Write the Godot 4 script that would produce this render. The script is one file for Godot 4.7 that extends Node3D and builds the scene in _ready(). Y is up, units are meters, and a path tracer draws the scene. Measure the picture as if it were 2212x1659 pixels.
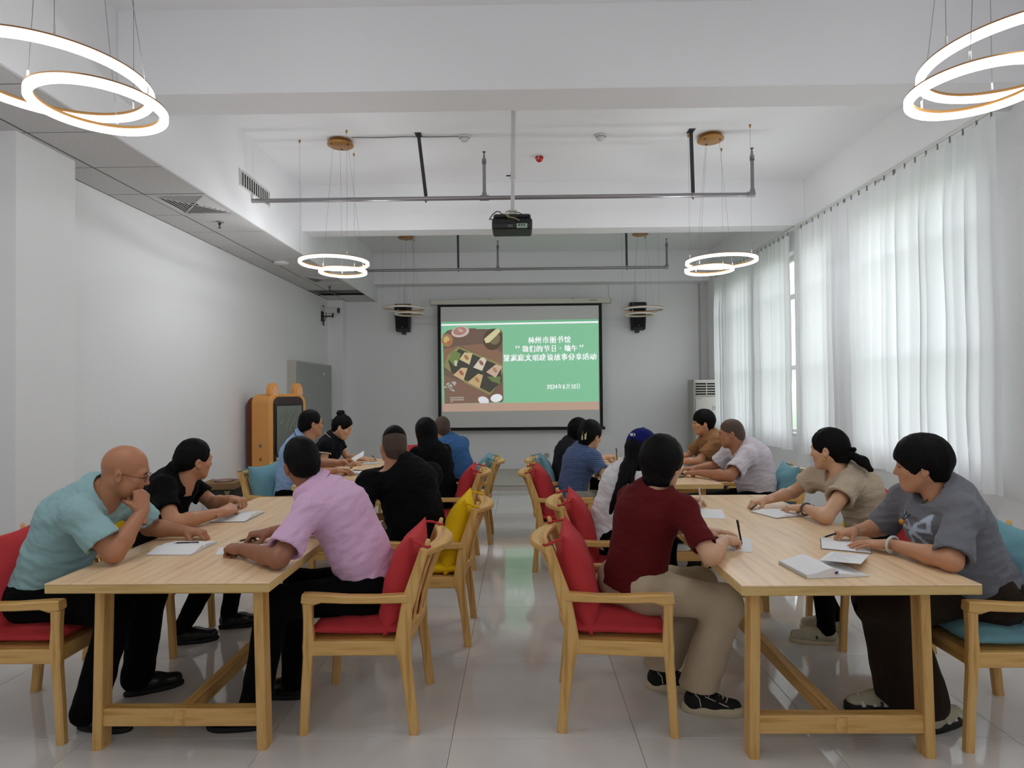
extends Node3D
# A library meeting room: two rows of long wooden tables, sixteen seated people, ring lamps and a projection screen.
var M := {}
var names := {}

func _ready():
	# ---------------------------------------------------------------- camera, sky, light, exposure
	var cam := Camera3D.new()
	cam.name = "camera"
	cam.fov = 64.885
	cam.near = 0.05
	cam.far = 200.0
	cam.position = Vector3(0, 1.5, 0)
	cam.rotation_degrees = Vector3(0.736, 0.656, -0.523)
	add_child(cam)
	var we := WorldEnvironment.new()
	we.name = "environment"
	var env := Environment.new()
	env.background_mode = Environment.BG_SKY
	var sky := Sky.new()
	var sm := ProceduralSkyMaterial.new()
	sm.sky_top_color = Color(0.845, 0.865, 0.88)
	sm.sky_horizon_color = Color(0.915, 0.925, 0.925)
	sm.ground_horizon_color = Color(0.66, 0.72, 0.66)
	sm.ground_bottom_color = Color(0.42, 0.47, 0.42)
	sm.sky_energy_multiplier = SKY_ENERGY
	sm.ground_energy_multiplier = SKY_ENERGY
	sky.sky_material = sm
	env.sky = sky
	env.tonemap_mode = Environment.TONE_MAPPER_LINEAR
	env.tonemap_exposure = EXPOSURE
	env.sdfgi_enabled = true
	env.ssao_enabled = true
	env.ssil_enabled = true
	we.environment = env
	add_child(we)
	make_materials()
	build_room()
	build_lamps()
	build_ceiling_fittings()
	build_back_wall_things()
	build_furniture()
	build_table_things()
	build_people()

const SKY_ENERGY := 2.6
const EXPOSURE := 0.50
const LAMP_ENERGY := 0.21
const LAMP_GLOW := 3.0

# -------------------------------------------------------------------- small helpers
func numbered(called: String) -> String:
	if not names.has(called):
		names[called] = 0
		return called
	names[called] += 1
	return "%s_%03d" % [called, names[called]]

func tag(o: Node, label: String, category: String, group := "") -> Node:
	o.set_meta("label", label)
	o.set_meta("category", category)
	if group != "":
		o.set_meta("group", group)
	return o

func thing(called: String, label: String, category: String, at := Vector3.ZERO, turn := 0.0, group := "") -> Node3D:
	var o := Node3D.new()
	o.name = numbered(called)
	add_child(o)
	o.position = at
	o.rotation.y = turn
	tag(o, label, category, group)
	return o

func part(called: String, mesh: Mesh, m: Material, parent: Node, at := Vector3.ZERO, rot := Vector3.ZERO) -> MeshInstance3D:
	var o := MeshInstance3D.new()
	o.name = called if parent != self else numbered(called)
	o.mesh = mesh
	o.material_override = m
	o.position = at
	o.rotation = rot
	parent.add_child(o, true)
	return o

func struct(called: String, mesh: Mesh, m: Material, at := Vector3.ZERO) -> MeshInstance3D:
	var o := part(called, mesh, m, self, at)
	o.set_meta("kind", "structure")
	return o

func dup(o: Node3D, at: Vector3, turn: float, label: String, group := "") -> Node3D:
	var base := String(o.name)
	var c: Node3D = o.duplicate()
	c.name = numbered(base)
	add_child(c)
	c.position = at
	c.rotation.y = turn
	c.set_meta("label", label)
	if group != "":
		c.set_meta("group", group)
	return c

# -------------------------------------------------------------------- mesh helpers
func st_new() -> SurfaceTool:
	var st := SurfaceTool.new()
	st.begin(Mesh.PRIMITIVE_TRIANGLES)
	return st

# a box between two corners with chamfered edges; flat shading
func bx(st: SurfaceTool, a: Vector3, b: Vector3, c := 0.0, xf := Transform3D.IDENTITY) -> void:
	var lo := Vector3(minf(a.x, b.x), minf(a.y, b.y), minf(a.z, b.z))
	var hi := Vector3(maxf(a.x, b.x), maxf(a.y, b.y), maxf(a.z, b.z))
	c = minf(c, 0.49 * minf(hi.x - lo.x, minf(hi.y - lo.y, hi.z - lo.z)))
	var mid := (lo + hi) * 0.5
	var h := (hi - lo) * 0.5
	st.set_smooth_group(-1)
	var axes := [Vector3.RIGHT, Vector3.UP, Vector3.BACK]
	for i in 3:
		for s in [-1.0, 1.0]:
			var n: Vector3 = axes[i] * s
			var u: Vector3 = axes[(i + 1) % 3]
			var v: Vector3 = axes[(i + 2) % 3]
			var hn := absf(n.dot(h))
			var hu := u.dot(h) - c
			var hv := v.dot(h) - c
			quad(st, mid + n * hn - u * hu - v * hv, mid + n * hn + u * hu - v * hv, mid + n * hn + u * hu + v * hv, mid + n * hn - u * hu + v * hv, n, xf)
	if c <= 0.0:
		return
	for i in 3:
		var w: Vector3 = axes[i]
		var u: Vector3 = axes[(i + 1) % 3]
		var v: Vector3 = axes[(i + 2) % 3]
		var hw := w.dot(h) - c
		for su in [-1.0, 1.0]:
			for sv in [-1.0, 1.0]:
				var n: Vector3 = (u * su + v * sv).normalized()
				var p1: Vector3 = mid + u * su * u.dot(h) + v * sv * (v.dot(h) - c)
				var p2: Vector3 = mid + u * su * (u.dot(h) - c) + v * sv * v.dot(h)
				quad(st, p1 - w * hw, p2 - w * hw, p2 + w * hw, p1 + w * hw, n, xf)
	for sx in [-1.0, 1.0]:
		for sy in [-1.0, 1.0]:
			for sz in [-1.0, 1.0]:
				var s := Vector3(sx, sy, sz)
				var q: Vector3 = mid + s * h
				tri(st, q - Vector3(0, s.y * c, s.z * c), q - Vector3(s.x * c, 0, s.z * c), q - Vector3(s.x * c, s.y * c, 0), s.normalized(), xf)

func tri(st: SurfaceTool, a: Vector3, b: Vector3, c: Vector3, out: Vector3, xf := Transform3D.IDENTITY) -> void:
	if (b - a).cross(c - a).dot(out) > 0.0:
		var t := b
		b = c
		c = t
	st.set_uv(Vector2(a.x, a.z)); st.add_vertex(xf * a)
	st.set_uv(Vector2(b.x, b.z)); st.add_vertex(xf * b)
	st.set_uv(Vector2(c.x, c.z)); st.add_vertex(xf * c)

func quad(st: SurfaceTool, a: Vector3, b: Vector3, c: Vector3, d: Vector3, out: Vector3, xf := Transform3D.IDENTITY) -> void:
	tri(st, a, b, c, out, xf)
	tri(st, a, c, d, out, xf)

# a quad with a picture laid over it: a is the picture's top left, b top right, c bottom right, d bottom left
func picture_quad(st: SurfaceTool, a: Vector3, b: Vector3, c: Vector3, d: Vector3, out: Vector3) -> void:
	var pts := [[a, Vector2(0, 0)], [b, Vector2(1, 0)], [c, Vector2(1, 1)], [d, Vector2(0, 1)]]
	var order := [0, 1, 2, 0, 2, 3]
	if (b - a).cross(c - a).dot(out) > 0.0:
		order = [0, 2, 1, 0, 3, 2]
	for i in order:
		st.set_normal(out)
		st.set_uv(pts[i][1])
		st.add_vertex(pts[i][0])

func done(st: SurfaceTool, normals := true) -> ArrayMesh:
	if normals:
		st.generate_normals()
	return st.commit()

func box(size: Vector3, c := 0.0) -> ArrayMesh:
	var key := "box%s%s" % [size, c]
	if not M.has(key):
		var st := st_new()
		bx(st, -size * 0.5, size * 0.5, c)
		M[key] = done(st)
	return M[key]

func box_between(a: Vector3, b: Vector3, c := 0.0) -> ArrayMesh:
	var st := st_new()
	bx(st, a, b, c)
	return done(st)

# rings of points joined into a skin; closed rings; optional caps
func skin(st: SurfaceTool, rings: Array, cap_a := true, cap_b := true, group := 0) -> void:
	st.set_smooth_group(group)
	var mid := Vector3.ZERO
	for r in rings.size() - 1:
		var A: PackedVector3Array = rings[r]
		var B: PackedVector3Array = rings[r + 1]
		var n := A.size()
		var ca := Vector3.ZERO
		for p in A: ca += p
		for p in B: ca += p
		ca /= 2.0 * n
		for i in n:
			var j := (i + 1) % n
			var c := (A[i] + A[j] + B[i] + B[j]) * 0.25
			var nn := (A[j] - A[i] + B[j] - B[i]).cross(B[i] - A[i] + B[j] - A[j])
			if nn.dot(c - ca) < 0.0:
				nn = -nn
			quad(st, A[i], A[j], B[j], B[i], nn)
	st.set_smooth_group(-1)
	for e in 2:
		if (e == 0 and not cap_a) or (e == 1 and not cap_b):
			continue
		var A: PackedVector3Array = rings[0] if e == 0 else rings[rings.size() - 1]
		var N: PackedVector3Array = rings[1] if e == 0 else rings[rings.size() - 2]
		var c := Vector3.ZERO
		var c2 := Vector3.ZERO
		for p in A: c += p
		for p in N: c2 += p
		c /= A.size()
		c2 /= N.size()
		for i in A.size():
			tri(st, A[i], A[(i + 1) % A.size()], c, c - c2)

# a round tube along a path, radius may vary
func tube(st: SurfaceTool, path: PackedVector3Array, r, sides := 8, caps := true) -> void:
	var rings := []
	var side := Vector3.ZERO
	for i in path.size():
		var d := (path[mini(i + 1, path.size() - 1)] - path[maxi(i - 1, 0)]).normalized()
		if side == Vector3.ZERO:
			side = d.cross(Vector3.UP if absf(d.y) < 0.9 else Vector3.RIGHT).normalized()
		side = (side - d * side.dot(d)).normalized()
		var up := side.cross(d)
		var rad: float = r[i] if r is Array or r is PackedFloat32Array else r
		var ring := PackedVector3Array()
		for k in sides:
			var a := TAU * k / sides
			ring.append(path[i] + (side * cos(a) + up * sin(a)) * rad)
		rings.append(ring)
	skin(st, rings, caps, caps)

func tube_mesh(path: PackedVector3Array, r, sides := 8) -> ArrayMesh:
	var st := st_new()
	tube(st, path, r, sides)
	return done(st)

# profile points are (radius, height), turned about the y axis
func lathe(st: SurfaceTool, profile: Array, sides := 20, at := Vector3.ZERO) -> void:
	var rings := []
	for p in profile:
		var ring := PackedVector3Array()
		for k in sides:
			var a := TAU * k / sides
			ring.append(at + Vector3(cos(a) * maxf(p[0], 0.0003), p[1], sin(a) * maxf(p[0], 0.0003)))
		rings.append(ring)
	skin(st, rings)

func lathe_mesh(profile: Array, sides := 20) -> ArrayMesh:
	var st := st_new()
	lathe(st, profile, sides)
	return done(st)

# a straight or bent bar of rectangular section: points, with half widths across (side) and half heights; side direction given
func bar(st: SurfaceTool, path: PackedVector3Array, hw, hh, across: Vector3, c := 0.004, group := -1) -> void:
	var rings := []
	for i in path.size():
		var d := (path[mini(i + 1, path.size() - 1)] - path[maxi(i - 1, 0)]).normalized()
		var s := (across - d * across.dot(d)).normalized()
		var u := s.cross(d)
		var w: float = hw[i] if hw is Array else hw
		var h: float = hh[i] if hh is Array else hh
		var k := minf(c, minf(w, h) * 0.6)
		var P := path[i]
		rings.append(PackedVector3Array([P + s * w + u * (h - k), P + s * (w - k) + u * h, P - s * (w - k) + u * h, P - s * w + u * (h - k), P - s * w - u * (h - k), P - s * (w - k) - u * h, P + s * (w - k) - u * h, P + s * w - u * (h - k)]))
	skin(st, rings, true, true, group)

func bar_mesh(path: PackedVector3Array, hw, hh, across: Vector3, c := 0.004, group := -1) -> ArrayMesh:
	var st := st_new()
	bar(st, path, hw, hh, across, c, group)
	return done(st)

# -------------------------------------------------------------------- materials
func mat(color: Color, rough := 0.8, metal := 0.0, spec := 0.5) -> StandardMaterial3D:
	var m := StandardMaterial3D.new()
	m.albedo_color = color
	m.roughness = rough
	m.metallic = metal
	m.metallic_specular = spec
	return m

func noise_tex(freq: float, ramp: Array, size := 256, seed_ := 1, octaves := 4, normal := false, bump := 4.0) -> NoiseTexture2D:
	var n := FastNoiseLite.new()
	n.noise_type = FastNoiseLite.TYPE_SIMPLEX_SMOOTH
	n.frequency = freq
	n.fractal_octaves = octaves
	n.seed = seed_
	var t := NoiseTexture2D.new()
	t.width = size
	t.height = size
	t.seamless = true
	t.noise = n
	if normal:
		t.as_normal_map = true
		t.bump_strength = bump
	if ramp.size():
		var g := Gradient.new()
		var offs := PackedFloat32Array()
		var cols := PackedColorArray()
		for i in ramp.size():
			offs.append(float(i) / (ramp.size() - 1))
			cols.append(ramp[i])
		g.offsets = offs
		g.colors = cols
		t.color_ramp = g
	return t

func wood(scale: Vector3, a: Color, b: Color, seed_: int) -> StandardMaterial3D:
	var m := mat(Color.WHITE, 0.42)
	m.albedo_texture = noise_tex(0.022, [a.darkened(0.10), a, b, b.lightened(0.05), a.lerp(b, 0.5)], 256, seed_, 5)
	m.uv1_triplanar = true
	m.uv1_scale = scale
	return m

func cloth(color: Color, rough := 0.9, rim := 0.25, weave := 46.0) -> StandardMaterial3D:
	var m := mat(color, rough, 0.0, 0.25)
	m.rim_enabled = true
	m.rim = rim
	m.rim_tint = 0.6
	if not M.has("weave"):
		M.weave = noise_tex(0.09, [], 128, 5, 3, true, 3.0)
	m.normal_enabled = true
	m.normal_texture = M.weave
	m.normal_scale = 0.35
	m.uv1_triplanar = true
	m.uv1_scale = Vector3.ONE * weave * 0.2
	return m

func glow(color: Color, energy: float) -> StandardMaterial3D:
	var m := mat(Color(0.9, 0.9, 0.9), 0.5)
	m.emission_enabled = true
	m.emission = color
	m.emission_energy_multiplier = energy
	return m

func make_materials():
	M.wall = mat(Color(0.925, 0.925, 0.925), 0.85)
	M.wall.normal_enabled = true
	M.wall.normal_texture = noise_tex(0.05, [], 256, 11, 4, true, 2.0)
	M.wall.normal_scale = 0.12
	M.wall.uv1_triplanar = true
	M.wall.uv1_scale = Vector3.ONE * 0.8
	M.ceil = mat(Color(0.93, 0.93, 0.935), 0.9)
	M.grey_wall = mat(Color(0.80, 0.795, 0.79), 0.85)
	M.ceil_tile = mat(Color(0.84, 0.835, 0.83), 0.9)
	M.ceil_tile.albedo_texture = noise_tex(0.12, [Color(0.93, 0.93, 0.93), Color(1, 1, 1)], 128, 12, 3)
	M.ceil_tile.uv1_triplanar = true
	M.ceil_tile.uv1_scale = Vector3.ONE * 3.0
	M.grid = mat(Color(0.42, 0.41, 0.40), 0.6)
	M.dark_gap = mat(Color(0.10, 0.10, 0.10), 0.9)
	M.joint = mat(Color(0.42, 0.40, 0.37), 0.8)
	var floor_maps := []
	for k in 3:
		var m := mat(Color(0.885 + 0.008 * k, 0.872 + 0.008 * k, 0.86 + 0.008 * k), 0.07, 0.0, 0.65)
		m.albedo_texture = noise_tex(0.01, [Color(0.955, 0.95, 0.945), Color(1, 1, 1)], 256, 20 + k, 4)
		m.uv1_triplanar = true
		m.uv1_scale = Vector3.ONE * 0.7
		floor_maps.append(m)
	M.floor_tiles = floor_maps
	M.stage = mat(Color(0.76, 0.735, 0.69), 0.35)
	M.gold = mat(Color(0.72, 0.53, 0.30), 0.38, 0.6)
	M.lamp_white = glow(Color(1.0, 0.985, 0.97), LAMP_GLOW)
	M.lamp_off = mat(Color(0.88, 0.86, 0.82), 0.5)
	M.wire = mat(Color(0.55, 0.54, 0.53), 0.4, 0.6)
	M.steel = mat(Color(0.60, 0.59, 0.60), 0.34, 0.85)
	M.dark_steel = mat(Color(0.25, 0.25, 0.26), 0.5, 0.5)
	M.white_plastic = mat(Color(0.86, 0.86, 0.85), 0.45)
	M.white_metal = mat(Color(0.82, 0.82, 0.80), 0.4)
	M.black = mat(Color(0.03, 0.03, 0.035), 0.5)
	M.black_shiny = mat(Color(0.025, 0.025, 0.03), 0.25)
	M.grey_plastic = mat(Color(0.55, 0.56, 0.55), 0.5)
	M.red_plastic = mat(Color(0.72, 0.06, 0.06), 0.25)
	# sheer curtain: thin woven cloth that lets daylight through
	M.curtain = mat(Color(0.93, 0.93, 0.93), 0.95, 0.0, 0.1)
	M.curtain.backlight_enabled = true
	M.curtain.backlight = Color(0.93, 0.94, 0.95)
	M.curtain.cull_mode = BaseMaterial3D.CULL_DISABLED
	M.glass = mat(Color(0.92, 0.96, 0.95, 0.12), 0.02)
	M.glass.transparency = BaseMaterial3D.TRANSPARENCY_ALPHA
	M.window_frame = mat(Color(0.84, 0.84, 0.82), 0.4)
	var wa := Color(0.800, 0.610, 0.330)
	var wb := Color(0.880, 0.700, 0.420)
	M.wood_x = wood(Vector3(0.35, 4.0, 4.0), wa, wb, 31)
	M.wood_y = wood(Vector3(4.0, 0.35, 4.0), wa, wb, 32)
	M.wood_z = wood(Vector3(4.0, 4.0, 0.35), wa, wb, 33)
	var ta := Color(0.925, 0.785, 0.615)
	var tb := Color(0.950, 0.818, 0.648)
	M.top_edge = wood(Vector3(0.35, 4.0, 0.35), Color(0.80, 0.66, 0.40), Color(0.87, 0.74, 0.48), 34)
	M.top_wood = wood(Vector3(3.2, 3.2, 0.30), ta, tb, 35)
	M.top_wood.roughness = 0.36
	M.top_wood.detail_enabled = true
	M.top_wood.detail_blend_mode = BaseMaterial3D.BLEND_MODE_MUL
	M.top_wood.detail_albedo = strip_texture()
	M.top_wood.detail_uv_layer = BaseMaterial3D.DETAIL_UV_1
	M.red_cloth = cloth(Color(0.76, 0.235, 0.25))
	M.teal_cloth = cloth(Color(0.45, 0.63, 0.67))
	M.yellow_cloth = cloth(Color(0.93, 0.75, 0.08))
	M.paper = mat(Color(0.93, 0.93, 0.93), 0.85)
	M.page_edge = mat(Color(0.86, 0.84, 0.78), 0.9)

# the tabletop's glued staves: slightly different tones of the same wood
func strip_texture() -> ImageTexture:
	var rng := RandomNumberGenerator.new()
	rng.seed = 77
	var im := Image.create(256, 256, false, Image.FORMAT_RGB8)
	var y := 0
	for col in 16:
		y = -rng.randi_range(0, 60)
		while y < 256:
			var l := rng.randi_range(50, 110)
			var t := rng.randf_range(0.955, 1.0)
			var w := rng.randf_range(-0.012, 0.012)
			im.fill_rect(Rect2i(col * 16, maxi(y, 0), 16, mini(y + l, 256) - maxi(y, 0)), Color(t, t + w * 0.5, t + w))
			y += l
	return ImageTexture.create_from_image(im)

const BACK_Z := -11.1
const LEFT_X := -3.445
const RIGHT_X := 3.42
const SLAB := 4.0
const REAR_Z := 3.0

func build_room():
	# floor: one bed with every tile laid on it
	var bed := struct("floor", box_between(Vector3(-3.8, -0.2, BACK_Z - 0.2), Vector3(3.8, -0.006, REAR_Z + 0.2)), M.joint)
	var tile_mesh := box(Vector3(0.798, 0.02, 0.798), 0.0008)
	var rng := RandomNumberGenerator.new()
	rng.seed = 5
	var zi := 0
	var z := -2.634 + 0.8 * 7
	while z > -9.3:
		var x := -0.304 - 0.8 * 4
		while x < 3.5:
			var x0 := maxf(x, LEFT_X)
			var x1 := minf(x + 0.8, RIGHT_X)
			var z1 := minf(z, REAR_Z)
			var z0 := maxf(z - 0.8, -9.22)
			if x1 - x0 > 0.03 and z1 - z0 > 0.03:
				var mesh: Mesh = tile_mesh
				if x1 - x0 < 0.79 or z1 - z0 < 0.79:
					mesh = box(Vector3(x1 - x0 - 0.002, 0.02, z1 - z0 - 0.002), 0.0008)
				part("tile", mesh, M.floor_tiles[rng.randi() % 3], bed, Vector3((x0 + x1) / 2, -0.01, (z0 + z1) / 2))
			x += 0.8
		z -= 0.8
	# the low platform along the back wall
	var plat := struct("floor_platform", box_between(Vector3(LEFT_X, -0.01, BACK_Z), Vector3(RIGHT_X, 0.070, -9.235)), M.stage)
	part("edge_trim", box_between(Vector3(LEFT_X, 0.068, -9.32), Vector3(RIGHT_X, 0.088, -9.215), 0.004), M.stage, plat)
	part("platform_top", box_between(Vector3(LEFT_X, 0.068, BACK_Z), Vector3(RIGHT_X, 0.087, -9.322), 0.002), M.stage, plat)
	# walls
	var wl := struct("wall_left", box_between(Vector3(LEFT_X - 0.2, -0.2, BACK_Z - 0.2), Vector3(LEFT_X, SLAB + 0.2, REAR_Z + 0.2)), M.wall)
	part("column", box_between(Vector3(LEFT_X - 0.01, 0, -4.285), Vector3(-3.175, SLAB, -3.775)), M.wall, wl)
	part("column", box_between(Vector3(LEFT_X - 0.01, 0.087, BACK_Z), Vector3(-3.174, SLAB, -10.87)), M.wall, wl)
	struct("wall_back", box_between(Vector3(-3.7, -0.2, BACK_Z - 0.2), Vector3(3.7, SLAB + 0.2, BACK_Z)), M.wall)
	struct("wall_rear", box_between(Vector3(-3.7, -0.2, REAR_Z), Vector3(3.7, SLAB + 0.2, REAR_Z + 0.2)), M.wall)
	# right wall with two window openings
	var openings := [[-4.38, -6.00, 2], [-6.50, -7.16, 1], [-7.50, -8.42, 1], [-8.68, -9.58, 1], [-9.80, -10.42, 1]]
	var wr := Node3D.new()
	wr.name = "wall_right"
	wr.set_meta("kind", "structure")
	add_child(wr)
	var X0 := RIGHT_X
	var X1 := RIGHT_X + 0.24
	var from := REAR_Z + 0.2
	for k in openings.size() + 1:
		var za: float = openings[k][0] if k < openings.size() else BACK_Z - 0.2
		part("pier", box_between(Vector3(X0, -0.2, za), Vector3(X1, SLAB + 0.2, from)), M.wall, wr)
		if k < openings.size():
			from = openings[k][1]
			part("parapet", box_between(Vector3(X0 + 0.05, -0.2, from), Vector3(X1, 0.93, za)), M.wall, wr)
			part("lintel", box_between(Vector3(X0, 3.22, from), Vector3(X1, SLAB + 0.2, za)), M.wall, wr)
			window("window_%d" % (k + 1), za, from, openings[k][2])
	# slab and beams
	struct("ceiling", box_between(Vector3(-3.7, SLAB, BACK_Z - 0.2), Vector3(3.7, SLAB + 0.2, REAR_Z + 0.2)), M.ceil)
	struct("ceiling_beam", box_between(Vector3(-2.592, 3.45, -4.169), Vector3(RIGHT_X, SLAB + 0.01, -3.87), 0.004), M.ceil)
	struct("ceiling_beam", box_between(Vector3(-2.592, 3.45, -7.47), Vector3(RIGHT_X, SLAB + 0.01, -7.20), 0.004), M.ceil)
	struct("ceiling_beam", box_between(Vector3(-2.592, 3.45, BACK_Z - 0.01), Vector3(RIGHT_X, SLAB + 0.01, -10.78), 0.004), M.ceil)
	struct("ceiling_beam", box_between(Vector3(-2.592, 3.45, -0.55), Vector3(RIGHT_X, SLAB + 0.01, -0.25), 0.004), M.ceil)
	struct("trim_1", box_between(Vector3(3.30, 0.087, BACK_Z - 0.01), Vector3(RIGHT_X, 3.45, -10.95), 0.004), M.grey_wall)
	# dropped ceiling strip along the left wall: side board, grid, tiles
	var dc := struct("ceiling_bulkhead", box_between(Vector3(-2.612, 3.178, BACK_Z), Vector3(-2.592, SLAB, REAR_Z)), M.ceil)
	part("bulkhead_top", box_between(Vector3(LEFT_X, 3.23, BACK_Z), Vector3(-2.61, 3.25, REAR_Z)), M.grid, dc)
	part("runner", box_between(Vector3(-3.143, 3.186, BACK_Z), Vector3(-3.127, 3.21, REAR_Z)), M.grid, dc)
	part("runner", box_between(Vector3(LEFT_X, 3.186, BACK_Z), Vector3(LEFT_X + 0.012, 3.21, REAR_Z)), M.grid, dc)
	var wide := box(Vector3(0.512, 0.016, 0.588), 0.002)
	var slim := box(Vector3(0.286, 0.016, 0.588), 0.002)
	for n in range(-10, 12):
		var zc := -3.812 - 0.6 * n - 0.3
		if n < 10 and zc > BACK_Z + 0.3:
			var skip := n == 2 or n == 8
			part("cross_bar", box_between(Vector3(LEFT_X, 3.187, zc - 0.304), Vector3(-2.612, 3.21, zc - 0.296)), M.grid, dc)
			if not skip:
				part("ceiling_tile", wide, M.ceil_tile, dc, Vector3(-2.870, 3.193, zc))
			part("ceiling_tile", slim, M.ceil_tile, dc, Vector3(-3.288, 3.193, zc))
	var last := -3.812 - 0.6 * 12
	part("ceiling_tile", box_between(Vector3(-3.125, 3.185, BACK_Z), Vector3(-2.614, 3.201, -10.42)), M.ceil_tile, dc)
	part("ceiling_tile", box_between(Vector3(LEFT_X + 0.01, 3.185, BACK_Z), Vector3(-3.145, 3.201, -10.42)), M.ceil_tile, dc)
	curtains()

func window(called: String, za: float, zb: float, n: int):
	var w := Node3D.new()
	w.name = called
	w.set_meta("kind", "structure")
	add_child(w)
	var x := RIGHT_X + 0.15
	var y0 := 0.93
	var y1 := 3.22
	var fr := func(a: Vector3, b: Vector3): part("window_frame", box_between(a, b, 0.004), M.window_frame, w)
	fr.call(Vector3(x - 0.03, y0, zb), Vector3(x + 0.03, y0 + 0.06, za))
	fr.call(Vector3(x - 0.03, y1 - 0.06, zb), Vector3(x + 0.03, y1, za))
	for yy in [1.78, 2.70]:
		fr.call(Vector3(x - 0.025, yy - 0.03, zb), Vector3(x + 0.025, yy + 0.03, za))
	for i in n + 1:
		var z := lerpf(za, zb, float(i) / n)
		fr.call(Vector3(x - 0.028, y0, z - 0.03), Vector3(x + 0.028, y1, z + 0.03))
	var ys := [y0 + 0.06, 1.78, 2.70, y1 - 0.06]
	for i in n:
		for j in 3:
			var z0 := lerpf(za, zb, float(i) / n) - 0.03
			var z1 := lerpf(za, zb, float(i + 1) / n) + 0.03
			var st := st_new()
			quad(st, Vector3(x, ys[j], z0), Vector3(x, ys[j], z1), Vector3(x, ys[j + 1], z1), Vector3(x, ys[j + 1], z0), Vector3.LEFT)
			part("pane", done(st), M.glass, w)
	part("window_sill", box_between(Vector3(RIGHT_X + 0.02, 0.925, zb), Vector3(RIGHT_X + 0.13, 0.95, za), 0.004), M.window_frame, w)

# one sheer curtain: a hanging sheet of pleats
func curtain_mesh(za: float, zb: float, seed_: int) -> ArrayMesh:
	var n := FastNoiseLite.new()
	n.seed = seed_
	n.frequency = 1.0
	var cols := int(absf(za - zb) / 0.012)
	var rows := 14
	var top := 3.385
	var bottom := 0.755
	var vs := PackedVector3Array()
	var uvs := PackedVector2Array()
	var idx := PackedInt32Array()
	for j in rows + 1:
		var t := float(j) / rows
		for i in cols + 1:
			var s := float(i) / cols
			var len := s * absf(za - zb)
			var ph := len * TAU / 0.135 + n.get_noise_1d(len * 2.3) * 5.0
			var amp := lerpf(0.016, 0.042, smoothstep(0.0, 0.25, t)) * (0.75 + 0.5 * n.get_noise_1d(len * 1.1 + 40.0))
			var x := 3.30 + sin(ph) * amp + n.get_noise_2d(len * 1.2, t * 1.5) * 0.035 * t
			var z := lerpf(za, zb, s) + cos(ph) * amp * 0.35
			var y := lerpf(top, bottom + 0.012 * n.get_noise_1d(len * 3.0 + 90.0), t)
			if j == 0:
				y -= 0.012 * (1.0 - absf(sin(len * PI / 0.135)))
			vs.append(Vector3(x, y, z))
			uvs.append(Vector2(s, t))
	for j in rows:
		for i in cols:
			var a := j * (cols + 1) + i
			idx.append_array([a, a + 1, a + cols + 2, a, a + cols + 2, a + cols + 1])
	var arr := []
	arr.resize(Mesh.ARRAY_MAX)
	arr[Mesh.ARRAY_VERTEX] = vs
	arr[Mesh.ARRAY_TEX_UV] = uvs
	arr[Mesh.ARRAY_INDEX] = idx
	var am := ArrayMesh.new()
	am.add_surface_from_arrays(Mesh.PRIMITIVE_TRIANGLES, arr)
	var st := SurfaceTool.new()
	st.create_from(am, 0)
	st.generate_normals()
	return st.commit()

func curtains():
	var panels := [
		[-4.18, -5.30, "sheer white curtain hanging nearest the plain wall end of the first rod"],
		[-5.28, -6.10, "sheer white curtain behind the head of the woman in grey"],
		[-6.07, -7.08, "sheer white curtain behind the woman with the ponytail, beside the open gap"],
		[-7.36, -8.55, "sheer white curtain just beyond the gap that shows the window frame"],
		[-8.53, -10.12, "sheer white curtain hanging beside the floor-standing air conditioner"]]
	for i in panels.size():
		var p: Array = panels[i]
		var t := thing("curtain", p[2], "curtain", Vector3(3.30, 0.755, (p[0] + p[1]) / 2), 0.0, "sheer curtains along the window wall")
		var o := part("drape", curtain_mesh(p[0], p[1], 50 + i), M.curtain, t)
		o.position = -t.position
		var k := p[0] as float
		while k > p[1]:
			part("hook", box(Vector3(0.010, 0.05, 0.006)), M.wire, t, Vector3(3.305, 3.395, k - 0.04) - t.position)
			k -= 0.135
	for r in [[-4.15, -7.12, "white curtain rod above the first window, ending at the beam"], [-7.16, -10.3, "white curtain rod above the far window beyond the beam"]]:
		var t := thing("curtain_rod", r[2], "curtain rod", Vector3(3.31, 3.43, (r[0] + r[1]) / 2), 0.0, "curtain rods")
		part("rail", tube_mesh(PackedVector3Array([Vector3(3.31, 3.43, r[0]) - t.position, Vector3(3.31, 3.43, r[1]) - t.position]), 0.016, 10), M.white_metal, t)
		for z in [r[0] - 0.05, (r[0] + r[1]) / 2, r[1] + 0.05]:
			part("bracket", box_between(Vector3(3.30, 3.415, z - 0.012) - t.position, Vector3(RIGHT_X + 0.001, 3.45, z + 0.012) - t.position, 0.002), M.white_metal, t)
		for z in [r[0], r[1]]:
			part("end_cap", tube_mesh(PackedVector3Array([Vector3(3.31, 3.43, z - 0.02) - t.position, Vector3(3.31, 3.43, z + 0.02) - t.position]), 0.022, 10), M.white_metal, t)

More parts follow.
